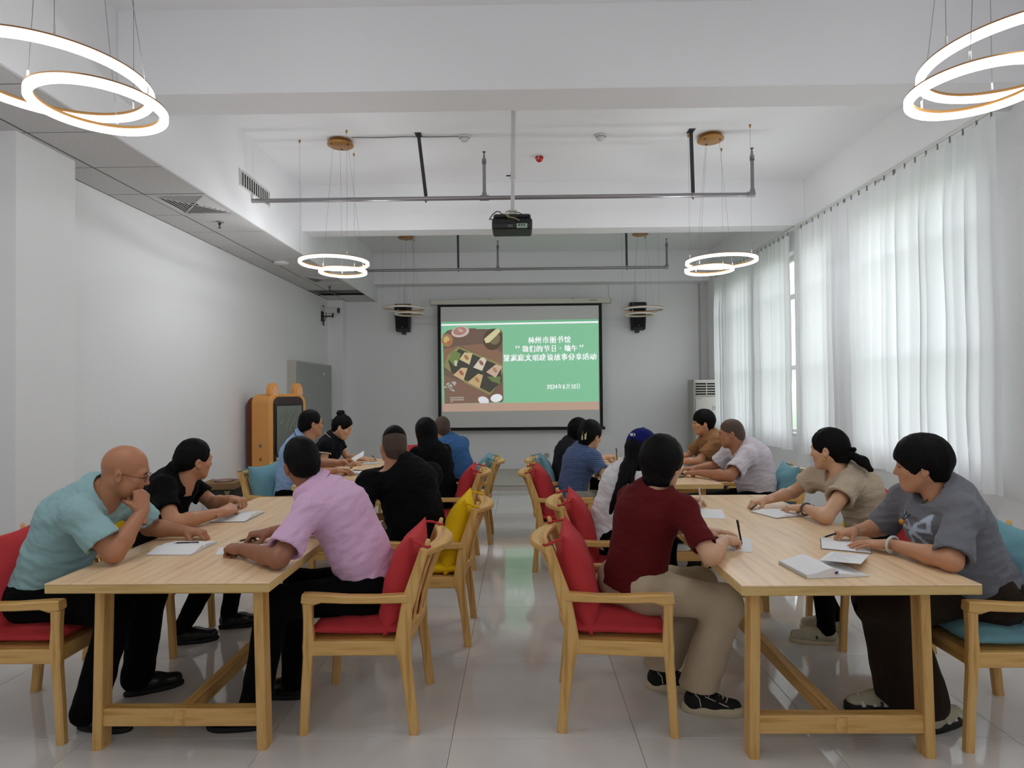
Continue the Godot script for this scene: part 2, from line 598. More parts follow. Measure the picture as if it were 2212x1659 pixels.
# -------------------------------------------------------------------- ring lamps
# a ring of rectangular section swept about the y axis: pick the faces that belong to the frame or to the diffuser
func ring_mesh(r: float, faces: Array, sides := 96) -> ArrayMesh:
	# section: half width 0.014, half height 0.016; faces given as [r0, y0, r1, y1, outward r, outward y]
	var hw := 0.014
	var hh := 0.016
	var st := st_new()
	st.set_smooth_group(0)
	for f in faces:
		for k in sides:
			var a := TAU * k / sides
			var b := TAU * (k + 1) / sides
			var ca := Vector3(cos(a), 0, sin(a))
			var cb := Vector3(cos(b), 0, sin(b))
			var p := [ca * (r + f[0] * hw) + Vector3.UP * f[1] * hh, cb * (r + f[0] * hw) + Vector3.UP * f[1] * hh, cb * (r + f[2] * hw) + Vector3.UP * f[3] * hh, ca * (r + f[2] * hw) + Vector3.UP * f[3] * hh]
			quad(st, p[0], p[1], p[2], p[3], (ca + cb) * 0.5 * f[4] + Vector3.UP * f[5])
	return done(st)

func lamp_ring(t: Node3D, at: Vector3, r: float, lit: bool):
	var frame := part("ring_frame", ring_mesh(r, [[-1.0, 1.0, 1.0, 1.0, 0, 1], [-1.0, 0.25, -1.0, 1.0, -1, 0], [1.0, 1.0, 1.0, 0.62, 1, 0]]), M.gold, t, at)
	part("diffuser", ring_mesh(r, [[1.08, 0.60, 1.08, -0.8, 1, 0], [1.08, -0.8, 0.8, -1.05, 1, -1], [0.8, -1.05, -0.8, -1.05, 0, -1], [-0.8, -1.05, -1.0, -0.7, -1, -0.6], [-1.0, -0.7, -1.0, 0.25, -1, 0], [1.0, 0.62, 1.08, 0.60, 0, 1]]), M.lamp_white if lit else M.lamp_off, frame)

func ring_lamp(label: String, big: Vector3, small: Vector3, canopy: Vector3, lit: bool, power: float):
	var t := thing("ring_lamp", label, "pendant lamp", Vector3(canopy.x, SLAB, canopy.z), 0.0, "double ring pendant lamps")
	var o := t.position
	part("canopy", lathe_mesh([[0.0, 0.0], [0.105, 0.0], [0.105, -0.030], [0.128, -0.036], [0.128, -0.046], [0.122, -0.050], [0.0, -0.050]], 32), M.gold, t)
	for k in 3:
		var a := TAU * k / 3 + 0.4
		part("screw", lathe_mesh([[0.0, -0.049], [0.008, -0.049], [0.008, -0.056], [0.0, -0.057]], 8), M.dark_steel, t, Vector3(cos(a) * 0.09, 0, sin(a) * 0.09))
	lamp_ring(t, big - o, 0.325, lit)
	lamp_ring(t, small - o, 0.218, lit)
	var ends := []
	for k in 3:
		var a := TAU * k / 3 + 0.9
		ends.append([big + Vector3(cos(a) * 0.325, 0.026, sin(a) * 0.325), Vector3.ZERO])
	for k in 3:
		var a := TAU * k / 3 + 0.2
		ends.append([small + Vector3(cos(a) * 0.218, 0.026, sin(a) * 0.218), canopy + Vector3(cos(a) * 0.08, -0.05, sin(a) * 0.08)])
	for k in ends.size():
		var e: Array = ends[k]
		var top: Vector3 = e[1]
		if k < 3:
			top = Vector3(e[0].x, SLAB, e[0].z)
			part("hook_cup", lathe_mesh([[0.0, 0.0], [0.011, 0.0], [0.008, -0.02], [0.004, -0.03], [0.0, -0.031]], 10), M.gold, t, top - o)
		part("wire", tube_mesh(PackedVector3Array([e[0] - o, top - o]), 0.0011, 5), M.wire, t)
		part("wire_grip", tube_mesh(PackedVector3Array([e[0] - o, e[0] + Vector3.UP * 0.03 - o]), 0.004, 6), M.white_metal, t)
	if lit:
		for spec in [[big, 0.325, 4, 1.0], [small, 0.218, 3, 1.0]]:
			for k in spec[2]:
				var a: float = TAU * k / spec[2] + 0.3
				var l := OmniLight3D.new()
				l.name = "ring_light"
				l.light_energy = LAMP_ENERGY * power
				l.light_color = Color(0.975, 0.985, 1.0)
				l.light_size = 0.02
				l.omni_range = 20.0
				l.omni_attenuation = 2.0
				l.shadow_enabled = true
				l.position = spec[0] + Vector3(cos(a) * (spec[1] + 0.028), -0.045, sin(a) * (spec[1] + 0.028)) - o
				t.add_child(l, true)

func build_lamps():
	ring_lamp("lit double ring lamp in the upper left corner, nearest the camera on that side", Vector3(-1.790, 2.722, -2.30), Vector3(-1.610, 2.615, -2.30), Vector3(-1.70, SLAB, -2.30), true, 0.85)
	ring_lamp("lit double ring lamp in the upper right corner above the woman in grey", Vector3(1.925, 2.752, -2.30), Vector3(1.748, 2.632, -2.30), Vector3(1.80, SLAB, -2.30), true, 0.85)
	ring_lamp("lit double ring lamp beside the dropped ceiling strip, its canopy near the wall grille", Vector3(-1.819, 2.795, -5.95), Vector3(-1.732, 2.702, -5.95), Vector3(-1.745, SLAB, -5.93), true, 1.28)
	ring_lamp("lit double ring lamp in front of the curtains, beyond the first beam", Vector3(2.001, 2.765, -5.95), Vector3(1.882, 2.680, -5.95), Vector3(1.905, SLAB, -5.93), true, 1.28)
	ring_lamp("lit double ring lamp behind the camera, on the wall column side", Vector3(-1.80, 2.76, 1.35), Vector3(-1.68, 2.66, 1.35), Vector3(-1.72, SLAB, 1.35), true, 0.85)
	ring_lamp("lit double ring lamp behind the camera, on the window wall side", Vector3(1.94, 2.76, 1.35), Vector3(1.80, 2.66, 1.35), Vector3(1.85, SLAB, 1.35), true, 0.85)
	ring_lamp("unlit double ring lamp hanging in front of the loudspeaker beside the corner camera", Vector3(-1.817, 2.834, -9.55), Vector3(-1.730, 2.751, -9.55), Vector3(-1.772, SLAB, -9.55), false, 0.0)
	ring_lamp("unlit double ring lamp hanging in front of the loudspeaker on the window side", Vector3(1.953, 2.775, -9.50), Vector3(1.909, 2.698, -9.50), Vector3(1.929, SLAB, -9.50), false, 0.0)

# -------------------------------------------------------------------- pipes, detectors, projector, grilles
func sprinkler_pipe(label: String, z: float, y: float, x0: float, x1: float, hangers: Array, risers: Array):
	var t := thing("sprinkler_pipe", label, "pipe", Vector3((x0 + x1) / 2, y, z), 0.0, "ceiling sprinkler pipes")
	var o := t.position
	part("main_pipe", tube_mesh(PackedVector3Array([Vector3(x0, y, z) - o, Vector3(x1, y, z) - o]), 0.0205, 14), M.steel, t)
	for r in risers:
		var is_end: bool = absf(r - x1) < 0.05
		part("riser", tube_mesh(PackedVector3Array([Vector3(r, y, z) - o, Vector3(r, y + 0.36, z) - o]), 0.0165, 12), M.steel, t)
		part("fitting", tube_mesh(PackedVector3Array([Vector3(r - (0.045 if not is_end else 0.05), y, z) - o, Vector3(r + (0.045 if not is_end else 0.02), y, z) - o]), 0.027, 12), M.steel, t)
		part("fitting", tube_mesh(PackedVector3Array([Vector3(r, y, z) - o, Vector3(r, y + 0.05, z) - o]), 0.024, 12), M.steel, t)
		part("reducer", lathe_mesh([[0.0, 0.33], [0.022, 0.33], [0.022, 0.375], [0.012, 0.39], [0.010, 0.42], [0.0, 0.42]], 12), M.steel, t, Vector3(r, y, z) - o)
		part("sprinkler_head", lathe_mesh([[0.0, 0.42], [0.005, 0.42], [0.006, 0.445], [0.016, 0.447], [0.016, 0.451], [0.0, 0.452]], 12), M.dark_steel, t, Vector3(r, y, z) - o)
	for h in hangers:
		var top := Vector3(h[0], SLAB, z + 0.04)
		var bot := Vector3(h[1], y + 0.03, z)
		part("hanger", bar_mesh(PackedVector3Array([top - o, bot - o]), 0.016, 0.011, Vector3.RIGHT, 0.002), M.dark_steel, t)
		part("hanger_foot", box_between(top - o + Vector3(-0.03, -0.008, -0.05), top - o + Vector3(0.03, 0.0, 0.05), 0.001), M.dark_steel, t)
		part("clamp", tube_mesh(PackedVector3Array([Vector3(h[1] - 0.014, y, z) - o, Vector3(h[1] + 0.014, y, z) - o]), 0.026, 14), M.steel, t)
		part("clamp_bolt", tube_mesh(PackedVector3Array([Vector3(h[1], y - 0.04, z) - o, Vector3(h[1], y - 0.02, z) - o]), 0.006, 6), M.dark_steel, t)

func build_ceiling_fittings():
	sprinkler_pipe("long galvanised sprinkler pipe behind the projector pole", -5.85, 3.388, -2.598, 2.278, [[-0.95, -0.889], [1.68, 1.704]], [-0.319, 2.278])
	sprinkler_pipe("galvanised sprinkler pipe in the far bay above the screen", -9.55, 3.445, -2.598, 2.354, [[-0.944, -0.944], [1.712, 1.723]], [-0.316, 2.354])
	# wall grille in the bulkhead's side
	var t := thing("air_grille", "slatted air outlet in the side of the dropped ceiling", "vent", Vector3(-2.592, 3.53, -5.92))
	part("frame", box_between(Vector3(-0.002, -0.080, -0.345), Vector3(0.010, -0.064, 0.345), 0.002), M.white_metal, t)
	part("frame", box_between(Vector3(-0.002, 0.064, -0.345), Vector3(0.010, 0.080, 0.345), 0.002), M.white_metal, t)
	part("frame", box_between(Vector3(-0.002, -0.066, -0.345), Vector3(0.010, 0.066, -0.325), 0.002), M.white_metal, t)
	part("frame", box_between(Vector3(-0.002, -0.066, 0.325), Vector3(0.010, 0.066, 0.345), 0.002), M.white_metal, t)
	part("duct", box_between(Vector3(-0.002, -0.066, -0.327), Vector3(0.001, 0.066, 0.327)), M.dark_gap, t)
	for k in 13:
		part("slat", box(Vector3(0.008, 0.130, 0.014), 0.002), M.white_plastic, t, Vector3(0.004, 0, -0.300 + k * 0.05))
	# square diffusers in the tile strip
	for d in [[-5.312, "square slatted air diffuser in the tile strip, next to a sprinkler head"], [-8.912, "square slatted air diffuser at the far end of the tile strip"]]:
		diffuser(Vector3(-2.870, 3.19, d[0]), d[1])
	# sprinkler heads in the strip
	for s in [[Vector3(-2.905, 3.183, -5.84), "small sprinkler head under the tile strip near the square diffuser"], [Vector3(-2.955, 3.183, -9.42), "small sprinkler head under the far end of the tile strip"]]:
		var h := thing("pendent_sprinkler", s[1], "sprinkler", s[0], 0.0, "pendent sprinkler heads")
		part("rosette", lathe_mesh([[0.0, 0.003], [0.036, 0.003], [0.034, -0.006], [0.016, -0.014], [0.0, -0.015]], 18), M.steel, h)
		part("body", lathe_mesh([[0.0, -0.012], [0.012, -0.014], [0.011, -0.034], [0.005, -0.040], [0.005, -0.058], [0.0, -0.058]], 12), M.dark_steel, h)
		part("deflector", lathe_mesh([[0.0, -0.057], [0.014, -0.057], [0.014, -0.061], [0.0, -0.061]], 14), M.dark_steel, h)
	# wireless access point
	t = thing("access_point", "flat white wireless access point under the tile strip", "access point", Vector3(-3.02, 3.183, -7.66))
	part("body", lathe_mesh([[0.0, 0.002], [0.10, 0.002], [0.105, -0.014], [0.092, -0.030], [0.0, -0.034]], 6), M.white_plastic, t)
	part("back_plate", box(Vector3(0.10, 0.010, 0.10), 0.002), M.grey_plastic, t, Vector3(0, -0.002, 0))
	# detectors
	for d in [[Vector3(-0.51, SLAB, -5.86), "white smoke detector with a wire running to it"], [Vector3(0.823, SLAB, -5.88), "white smoke detector on the bare ceiling, window side of the red alarm"]]:
		var s := thing("smoke_detector", d[1], "smoke detector", d[0], 0.0, "ceiling smoke detectors")
		part("base", lathe_mesh([[0.0, 0.0], [0.055, 0.0], [0.055, -0.018], [0.05, -0.022], [0.0, -0.022]], 24), M.white_plastic, s)
		part("chamber", lathe_mesh([[0.0, -0.020], [0.045, -0.021], [0.038, -0.046], [0.026, -0.056], [0.0, -0.058]], 24), M.white_plastic, s)
		part("indicator", lathe_mesh([[0.0, -0.050], [0.004, -0.052], [0.0, -0.060]], 8), M.dark_steel, s, Vector3(0.022, 0.004, 0.02))
	t = thing("cable", "thin white cable running across the ceiling to the smoke detector", "cable", Vector3(-1.03, SLAB, -5.86))
	part("line", tube_mesh(PackedVector3Array([Vector3(-0.58, -0.004, 0.01), Vector3(-0.30, -0.006, 0.0), Vector3(-0.05, -0.004, 0.012), Vector3(0.2, -0.006, 0.0), Vector3(0.47, -0.004, 0.0)]), 0.004, 6), M.grey_plastic, t)
	t = thing("fire_alarm", "small red fire alarm beacon on the ceiling", "alarm", Vector3(0.238, SLAB, -6.38))
	part("base", lathe_mesh([[0.0, 0.0], [0.05, 0.0], [0.05, -0.012], [0.0, -0.012]], 20), M.white_plastic, t)
	part("lens", lathe_mesh([[0.0, -0.011], [0.044, -0.011], [0.044, -0.028], [0.030, -0.056], [0.016, -0.066], [0.0, -0.068]], 8), M.red_plastic, t)
	part("strip", box_between(Vector3(-0.012, -0.05, 0.030), Vector3(-0.006, -0.012, 0.046)), M.white_plastic, t)
	projector()

func diffuser(at: Vector3, label: String):
	var t := thing("air_diffuser", label, "vent", at, 0.0, "square ceiling diffusers")
	var h := Vector2(0.258, 0.292)
	part("plenum", box_between(Vector3(-h.x, 0.028, -h.y), Vector3(h.x, 0.034, h.y)), M.dark_gap, t)
	for s in [-1.0, 1.0]:
		part("frame", box_between(Vector3(s * h.x, -0.008, -h.y), Vector3(s * (h.x - 0.04), 0.01, h.y), 0.002), M.ceil_tile, t)
		part("frame", box_between(Vector3(-h.x + 0.04, -0.008, s * h.y), Vector3(h.x - 0.04, 0.01, s * (h.y - 0.04)), 0.002), M.ceil_tile, t)
	for k in 6:
		var q := 0.205 - k * 0.031
		var qz := 0.24 - k * 0.036
		for s in [-1.0, 1.0]:
			part("slat", bar_mesh(PackedVector3Array([Vector3(s * q, 0.002, -qz), Vector3(s * q, 0.002, qz)]), 0.010, 0.0022, Vector3(1, s * 0.9, 0), 0.0005), M.ceil_tile, t)
			part("slat", bar_mesh(PackedVector3Array([Vector3(-q, 0.002, s * qz), Vector3(q, 0.002, s * qz)]), 0.010, 0.0022, Vector3(0, s * 0.9, 1), 0.0005), M.ceil_tile, t)
	for s in [-1.0, 1.0]:
		part("mitre", bar_mesh(PackedVector3Array([Vector3(-0.21, -0.003, s * -0.245), Vector3(0.21, -0.003, s * 0.245)]), 0.006, 0.003, Vector3(1, 0, -s), 0.001), M.ceil_tile, t)

func projector():
	var t := thing("ceiling_projector", "black projector hanging on a white pole from the ceiling", "projector", Vector3(-0.043, 2.805, -4.95))
	var st := st_new()
	bx(st, Vector3(-0.162, 0.0, -0.12), Vector3(0.162, 0.088, 0.13), 0.012)
	bx(st, Vector3(-0.150, 0.086, -0.11), Vector3(0.150, 0.125, 0.12), 0.012)
	part("body", done(st), M.black, t)
	part("rear_panel", box_between(Vector3(-0.155, 0.006, 0.128), Vector3(0.150, 0.040, 0.134), 0.003), mat(Color(0.16, 0.16, 0.16), 0.4), t)
	part("badge_plate", box_between(Vector3(-0.035, 0.012, 0.133), Vector3(0.005, 0.034, 0.1365), 0.001), mat(Color(0.34, 0.34, 0.34), 0.4), t)
	var pp := part("port_panel", box_between(Vector3(0.036, 0.004, 0.132), Vector3(0.122, 0.042, 0.138), 0.002), mat(Color(0.62, 0.70, 0.64), 0.5), t)
	for k in 3:
		part("port", box_between(Vector3(0.052 + k * 0.020, 0.020, 0.137), Vector3(0.060 + k * 0.020, 0.036, 0.140)), M.black, pp)
	part("lens", lathe_mesh([[0.0, 0.0], [0.04, 0.0], [0.04, 0.03], [0.032, 0.034], [0.0, 0.03]], 20), M.black_shiny, t, Vector3(-0.07, 0.06, -0.115), Vector3(-PI / 2, 0, 0))
	part("mount_plate", box_between(Vector3(-0.07, 0.124, -0.06), Vector3(0.09, 0.138, 0.06), 0.003), M.white_metal, t)
	part("mount_bracket", box_between(Vector3(-0.030, 0.136, -0.03), Vector3(0.040, 0.185, 0.03), 0.003), M.white_metal, t)
	part("pole", tube_mesh(PackedVector3Array([Vector3(0.004, 0.18, 0), Vector3(0.010, 0.47, 0)]), 0.016, 14), M.white_metal, t)
	part("pole_sleeve", tube_mesh(PackedVector3Array([Vector3(0.010, 0.46, 0), Vector3(0.022, SLAB - 2.805, 0)]), 0.020, 14), M.white_metal, t)
	part("collar", tube_mesh(PackedVector3Array([Vector3(0.0095, 0.45, 0), Vector3(0.0105, 0.49, 0)]), 0.025, 14), M.white_metal, t)
	part("clamp_screw", tube_mesh(PackedVector3Array([Vector3(-0.045, 0.47, 0.01), Vector3(-0.01, 0.47, 0.01)]), 0.006, 8), M.dark_steel, t)
	part("ceiling_plate", lathe_mesh([[0.0, 0.0], [0.06, 0.0], [0.06, -0.01], [0.03, -0.02], [0.0, -0.02]], 20), M.white_metal, t, Vector3(0.022, SLAB - 2.805, 0))
	part("power_cable", tube_mesh(PackedVector3Array([Vector3(-0.05, 0.138, 0.05), Vector3(-0.085, 0.14, 0.06), Vector3(-0.10, 0.158, 0.06), Vector3(-0.125, 0.165, 0.05), Vector3(-0.155, 0.14, 0.06), Vector3(-0.18, 0.10, 0.08), Vector3(-0.182, 0.085, 0.10), Vector3(-0.16, 0.083, 0.12)]), 0.0042, 7), M.black, t)
	part("video_cable", tube_mesh(PackedVector3Array([Vector3(0.10, 0.130, 0.04), Vector3(0.06, 0.146, 0.07), Vector3(0.0, 0.150, 0.10), Vector3(-0.045, 0.138, 0.13), Vector3(-0.05, 0.110, 0.146), Vector3(-0.02, 0.088, 0.150), Vector3(0.03, 0.078, 0.150), Vector3(0.06, 0.062, 0.140)]), 0.0048, 7), mat(Color(0.62, 0.58, 0.48), 0.5), t)
	part("cable_plug", tube_mesh(PackedVector3Array([Vector3(-0.045, 0.108, 0.147), Vector3(-0.018, 0.085, 0.151)]), 0.010, 8), mat(Color(0.55, 0.50, 0.40), 0.5), t)

# -------------------------------------------------------------------- things on and by the back wall
func build_back_wall_things():
	projection_screen()
	for s in [[Vector3(-2.093, 2.855, -10.95), "black wall loudspeaker on the corner camera side of the screen"], [Vector3(2.161, 2.842, -10.95), "black wall loudspeaker on the window side of the screen"]]:
		var t := thing("loudspeaker", s[1], "loudspeaker", s[0], 0.0, "wall loudspeakers")
		var st := st_new()
		var rings := []
		for k in [[-0.25, 0.108, 0.06], [-0.235, 0.125, 0.09], [0.22, 0.150, 0.10], [0.25, 0.145, 0.08]]:
			rings.append(PackedVector3Array([Vector3(-k[1], k[0], -0.05), Vector3(k[1], k[0], -0.05), Vector3(k[1], k[0], k[2] - 0.02), Vector3(k[1] * 0.85, k[0], k[2]), Vector3(-k[1] * 0.85, k[0], k[2]), Vector3(-k[1], k[0], k[2] - 0.02)]))
		skin(st, rings, true, true, -1)
		part("cabinet", done(st), M.black, t)
		part("grille_cloth", box_between(Vector3(-0.105, -0.20, 0.085), Vector3(0.105, 0.20, 0.102), 0.004), mat(Color(0.05, 0.05, 0.052), 0.9), t)
		part("badge", box_between(Vector3(-0.012, -0.178, 0.101), Vector3(0.012, -0.168, 0.104)), M.grey_plastic, t)
		part("bracket", box_between(Vector3(-0.03, -0.29, -0.14), Vector3(0.03, -0.245, 0.02), 0.004), M.dark_steel, t)
		part("wall_plate", box_between(Vector3(-0.05, -0.20, -0.155), Vector3(0.05, 0.20, -0.05), 0.004), M.dark_steel, t)
		part("wall_conduit", box_between(Vector3(-0.012, 0.25, -0.152), Vector3(0.012, 0.59, -0.135), 0.002), M.white_plastic, t)
	corner_camera()
	air_conditioner()
	kiosk()
	grey_cabinet()
	var so := thing("wall_socket", "small round white floor-level socket on the back wall", "socket", Vector3(0.50, 0.33, BACK_Z))
	part("plate", lathe_mesh([[0.0, 0.0], [0.06, 0.0], [0.058, 0.010], [0.0, 0.012]], 20), M.white_plastic, so, Vector3.ZERO, Vector3(PI / 2, 0, 0))
	part("face", lathe_mesh([[0.0, 0.010], [0.035, 0.011], [0.033, 0.016], [0.0, 0.016]], 16), mat(Color(0.7, 0.7, 0.69), 0.5), so, Vector3.ZERO, Vector3(PI / 2, 0, 0))
	var sw := thing("switch_panel", "small framed control panel on the far column", "switch", Vector3(-3.30, 0.985, -10.868))
	part("frame", box_between(Vector3(-0.10, -0.06, -0.003), Vector3(0.10, 0.06, 0.016), 0.003), M.white_plastic, sw)
	part("face", box_between(Vector3(-0.088, -0.048, 0.014), Vector3(0.088, 0.048, 0.019), 0.002), mat(Color(0.16, 0.15, 0.15), 0.4), sw)
	part("button_plate", box_between(Vector3(-0.07, -0.034, 0.018), Vector3(0.045, 0.020, 0.022), 0.002), mat(Color(0.45, 0.44, 0.43), 0.4), sw)

func corner_camera():
	var t := thing("security_camera", "white bullet security camera on a wall bracket in the far corner", "camera", Vector3(LEFT_X, 2.88, -10.55))
	part("wall_mount", box_between(Vector3(-0.002, -0.12, -0.06), Vector3(0.02, 0.06, 0.06), 0.004), M.black, t)
	part("arm", tube_mesh(PackedVector3Array([Vector3(0.0, -0.03, 0.0), Vector3(0.20, -0.03, 0.03)]), 0.011, 8), M.black, t)
	part("pivot", tube_mesh(PackedVector3Array([Vector3(0.20, -0.055, 0.03), Vector3(0.20, 0.03, 0.03)]), 0.014, 8), M.black, t)
	part("housing", bar_mesh(PackedVector3Array([Vector3(0.08, 0.075, 0.02), Vector3(0.30, 0.065, 0.05)]), 0.05, 0.045, Vector3.BACK, 0.012), M.white_plastic, t)
	part("hood", bar_mesh(PackedVector3Array([Vector3(0.06, 0.124, 0.02), Vector3(0.33, 0.114, 0.055)]), 0.055, 0.006, Vector3.BACK, 0.002), M.white_plastic, t)
	part("front_glass", bar_mesh(PackedVector3Array([Vector3(0.298, 0.065, 0.05), Vector3(0.312, 0.064, 0.052)]), 0.046, 0.042, Vector3.BACK, 0.012), M.black_shiny, t)
	part("cable", tube_mesh(PackedVector3Array([Vector3(0.01, 0.17, 0.0), Vector3(0.06, 0.13, 0.02), Vector3(0.085, 0.05, 0.04), Vector3(0.08, -0.05, 0.045), Vector3(0.05, -0.12, 0.03), Vector3(0.015, -0.15, 0.02)]), 0.007, 7), M.black, t)
	part("connector", tube_mesh(PackedVector3Array([Vector3(0.02, -0.14, 0.02), Vector3(0.045, -0.19, 0.03)]), 0.012, 8), M.dark_steel, t)

func air_conditioner():
	var t := thing("air_conditioner", "tall white floor-standing air conditioner in the back corner", "air conditioner", Vector3(3.175, 0.087, -10.42))
	part("body", box_between(Vector3(-0.215, 0.0, -0.17), Vector3(0.215, 1.585, 0.14), 0.012), mat(Color(0.80, 0.79, 0.76), 0.45), t)
	for s in [-1.0, 1.0]:
		part("side_column", box_between(Vector3(s * 0.195, 0.0, -0.15), Vector3(s * 0.235, 1.592, 0.165), 0.010), mat(Color(0.62, 0.61, 0.58), 0.4), t)
	part("outlet", box_between(Vector3(-0.180, 1.31, 0.130), Vector3(0.180, 1.545, 0.143)), M.dark_gap, t)
	for k in 6:
		part("louvre", box(Vector3(0.365, 0.017, 0.022), 0.003), mat(Color(0.80, 0.79, 0.76), 0.45), t, Vector3(0, 1.322 + k * 0.0435, 0.148), Vector3(0.3, 0, 0))
	part("louvre_spine", box_between(Vector3(-0.008, 1.31, 0.15), Vector3(0.008, 1.545, 0.157)), mat(Color(0.75, 0.74, 0.71), 0.45), t)
	part("front_panel", box_between(Vector3(-0.188, 0.30, 0.138), Vector3(0.188, 1.292, 0.158), 0.006), mat(Color(0.81, 0.80, 0.77), 0.4), t)
	part("badge", box_between(Vector3(-0.165, 1.262, 0.157), Vector3(-0.085, 1.272, 0.160)), M.grey_plastic, t)
	part("control_display", box_between(Vector3(0.090, 1.07, 0.157), Vector3(0.168, 1.15, 0.161), 0.002), mat(Color(0.70, 0.70, 0.68), 0.35), t)
	part("display_mark", box_between(Vector3(0.120, 1.095, 0.160), Vector3(0.132, 1.125, 0.162)), M.grey_plastic, t)
	part("intake_grille", box_between(Vector3(-0.188, 0.05, 0.138), Vector3(0.188, 0.285, 0.150), 0.006), mat(Color(0.68, 0.67, 0.64), 0.5), t)

func kiosk():
	# faces the room at an angle, near front corner towards the camera
	var n := Vector3(0.906, 0, 0.423)
	var near_corner := Vector3(-3.03, 0, -7.30)
	var tang := Vector3(0.423, 0, -0.906)
	var centre := near_corner + tang * 0.30 - n * 0.15
	var t := thing("reading_kiosk", "orange bear-eared touch screen kiosk against the wall", "kiosk", centre, atan2(n.x, n.z))
	var orange := mat(Color(0.90, 0.635, 0.33), 0.45)
	var st := st_new()
	# rounded-rectangle outline in x-y, extruded in z
	var ol := func(hw: float, y0: float, y1: float, r: float) -> PackedVector2Array:
		var pts := PackedVector2Array()
		for c in [[hw - r, y1 - r, 0.0], [-hw + r, y1 - r, 90.0], [-hw + 0.02, y0 + 0.02, 180.0], [hw - 0.02, y0 + 0.02, 270.0]]:
			var rr: float = r if c[2] < 100 else 0.02
			for k in 7:
				var a := deg_to_rad(c[2] + 15.0 * k)
				pts.append(Vector2(c[0] + cos(a) * rr, c[1] + sin(a) * rr))
		return pts
	var ex := func(s: SurfaceTool, o2: PackedVector2Array, z0: float, z1: float, inset: float):
		var c := Vector2.ZERO
		for p in o2: c += p
		c /= o2.size()
		var rings := []
		for q in [[z0, 0.0], [z1 - inset, 0.0], [z1, inset]]:
			var ring := PackedVector3Array()
			for p in o2:
				var d: Vector2 = (c - p).normalized() * q[1]
				ring.append(Vector3(p.x + d.x, p.y + d.y, q[0]))
			rings.append(ring)
		skin(s, rings, true, true, -1)
	ex.call(st, ol.call(0.30, 0.0, 1.50, 0.11), -0.15, 0.15, 0.02)
	part("body", done(st), orange, t)
	st = st_new()
	ex.call(st, ol.call(0.27, 0.0, 1.46, 0.10), -0.27, -0.14, 0.01)
	part("rear_housing", done(st), mat(Color(0.46, 0.20, 0.10), 0.5), t)
	for s in [-1.0, 1.0]:
		st = st_new()
		var rings := []
		for k in [[0.0, 0.0], [0.06, 0.0], [0.075, 0.012]]:
			var ring := PackedVector3Array()
			for i in 18:
				var a := TAU * i / 18
				ring.append(Vector3(cos(a) * (0.072 - k[1]), maxf(sin(a), -0.55) * (0.105 - k[1]), k[0]))
			rings.append(ring)
		skin(st, rings, true, true, -1)
		var ear := part("ear", done(st), orange, t, Vector3(s * 0.20, 1.532, 0.06))
		st = st_new()
		rings = []
		for k in [0.0, 0.010]:
			var ring := PackedVector3Array()
			for i in 18:
				var a := TAU * i / 18
				ring.append(Vector3(cos(a) * 0.046, maxf(sin(a), -0.55) * 0.075 - 0.012, 0.074 + k))
			rings.append(ring)
		skin(st, rings, true, true, -1)
		part("inner_ear", done(st), mat(Color(0.93, 0.70, 0.50), 0.5), ear)
	st = st_new()
	var bez := PackedVector2Array()
	for c in [[0.245 - 0.09, 1.465 - 0.09, 0.0], [-0.245 + 0.09, 1.465 - 0.09, 90.0], [-0.245 + 0.09, 0.62 + 0.09, 180.0], [0.245 - 0.09, 0.62 + 0.09, 270.0]]:
		for k in 7:
			var a := deg_to_rad(c[2] + 15.0 * k)
			bez.append(Vector2(c[0] + cos(a) * 0.09, c[1] + sin(a) * 0.09))
	ex.call(st, bez, 0.148, 0.158, 0.004)
	part("bezel", done(st), mat(Color(0.20, 0.12, 0.11), 0.35), t)
	part("screen", box_between(Vector3(-0.225, 0.75, 0.156), Vector3(0.225, 1.37, 0.162), 0.002), M.black_shiny, t)
	# protective film still stuck over the screen, puckered
	var fm := mat(Color(0.44, 0.46, 0.42), 0.22)
	var nz := FastNoiseLite.new()
	nz.seed = 3
	nz.frequency = 7.0
	nz.fractal_type = FastNoiseLite.FRACTAL_RIDGED
	st = st_new()
	st.set_smooth_group(0)
	var g := 34
	var pt := func(i: int, j: int) -> Vector3:
		var u := float(i) / g
		var v := float(j) / g
		return Vector3(-0.20 + 0.41 * u, 0.765 + 0.585 * v, 0.166 + 0.016 * absf(nz.get_noise_2d(u + v * 0.3, v - u * 0.5)) * (sin(PI * u) * sin(PI * v)) ** 0.3)
	for i in g:
		for j in g:
			quad(st, pt.call(i, j), pt.call(i + 1, j), pt.call(i + 1, j + 1), pt.call(i, j + 1), Vector3.BACK)
	part("screen_film", done(st), fm, t)
	# details on the camera-side flank (local -x)
	var fl := -0.300
	part("keyhole", lathe_mesh([[0.0, 0.0], [0.02, 0.0], [0.018, 0.010], [0.0, 0.012]], 14), M.steel, t, Vector3(fl, 0.87, 0.0), Vector3(0, 0, PI / 2))
	part("key_slot", box(Vector3(0.008, 0.026, 0.008)), M.black, t, Vector3(fl - 0.008, 0.862, 0.0))
	part("vent_mark", lathe_mesh([[0.0, 0.0], [0.022, 0.0], [0.022, 0.003], [0.016, 0.003], [0.016, 0.001], [0.0, 0.001]], 18), mat(Color(0.70, 0.42, 0.16), 0.5), t, Vector3(fl, 0.70, 0.0), Vector3(0, 0, PI / 2))
	part("card_slot", box_between(Vector3(fl - 0.004, 0.425, -0.10), Vector3(fl + 0.002, 0.495, 0.09), 0.001), M.black, t)

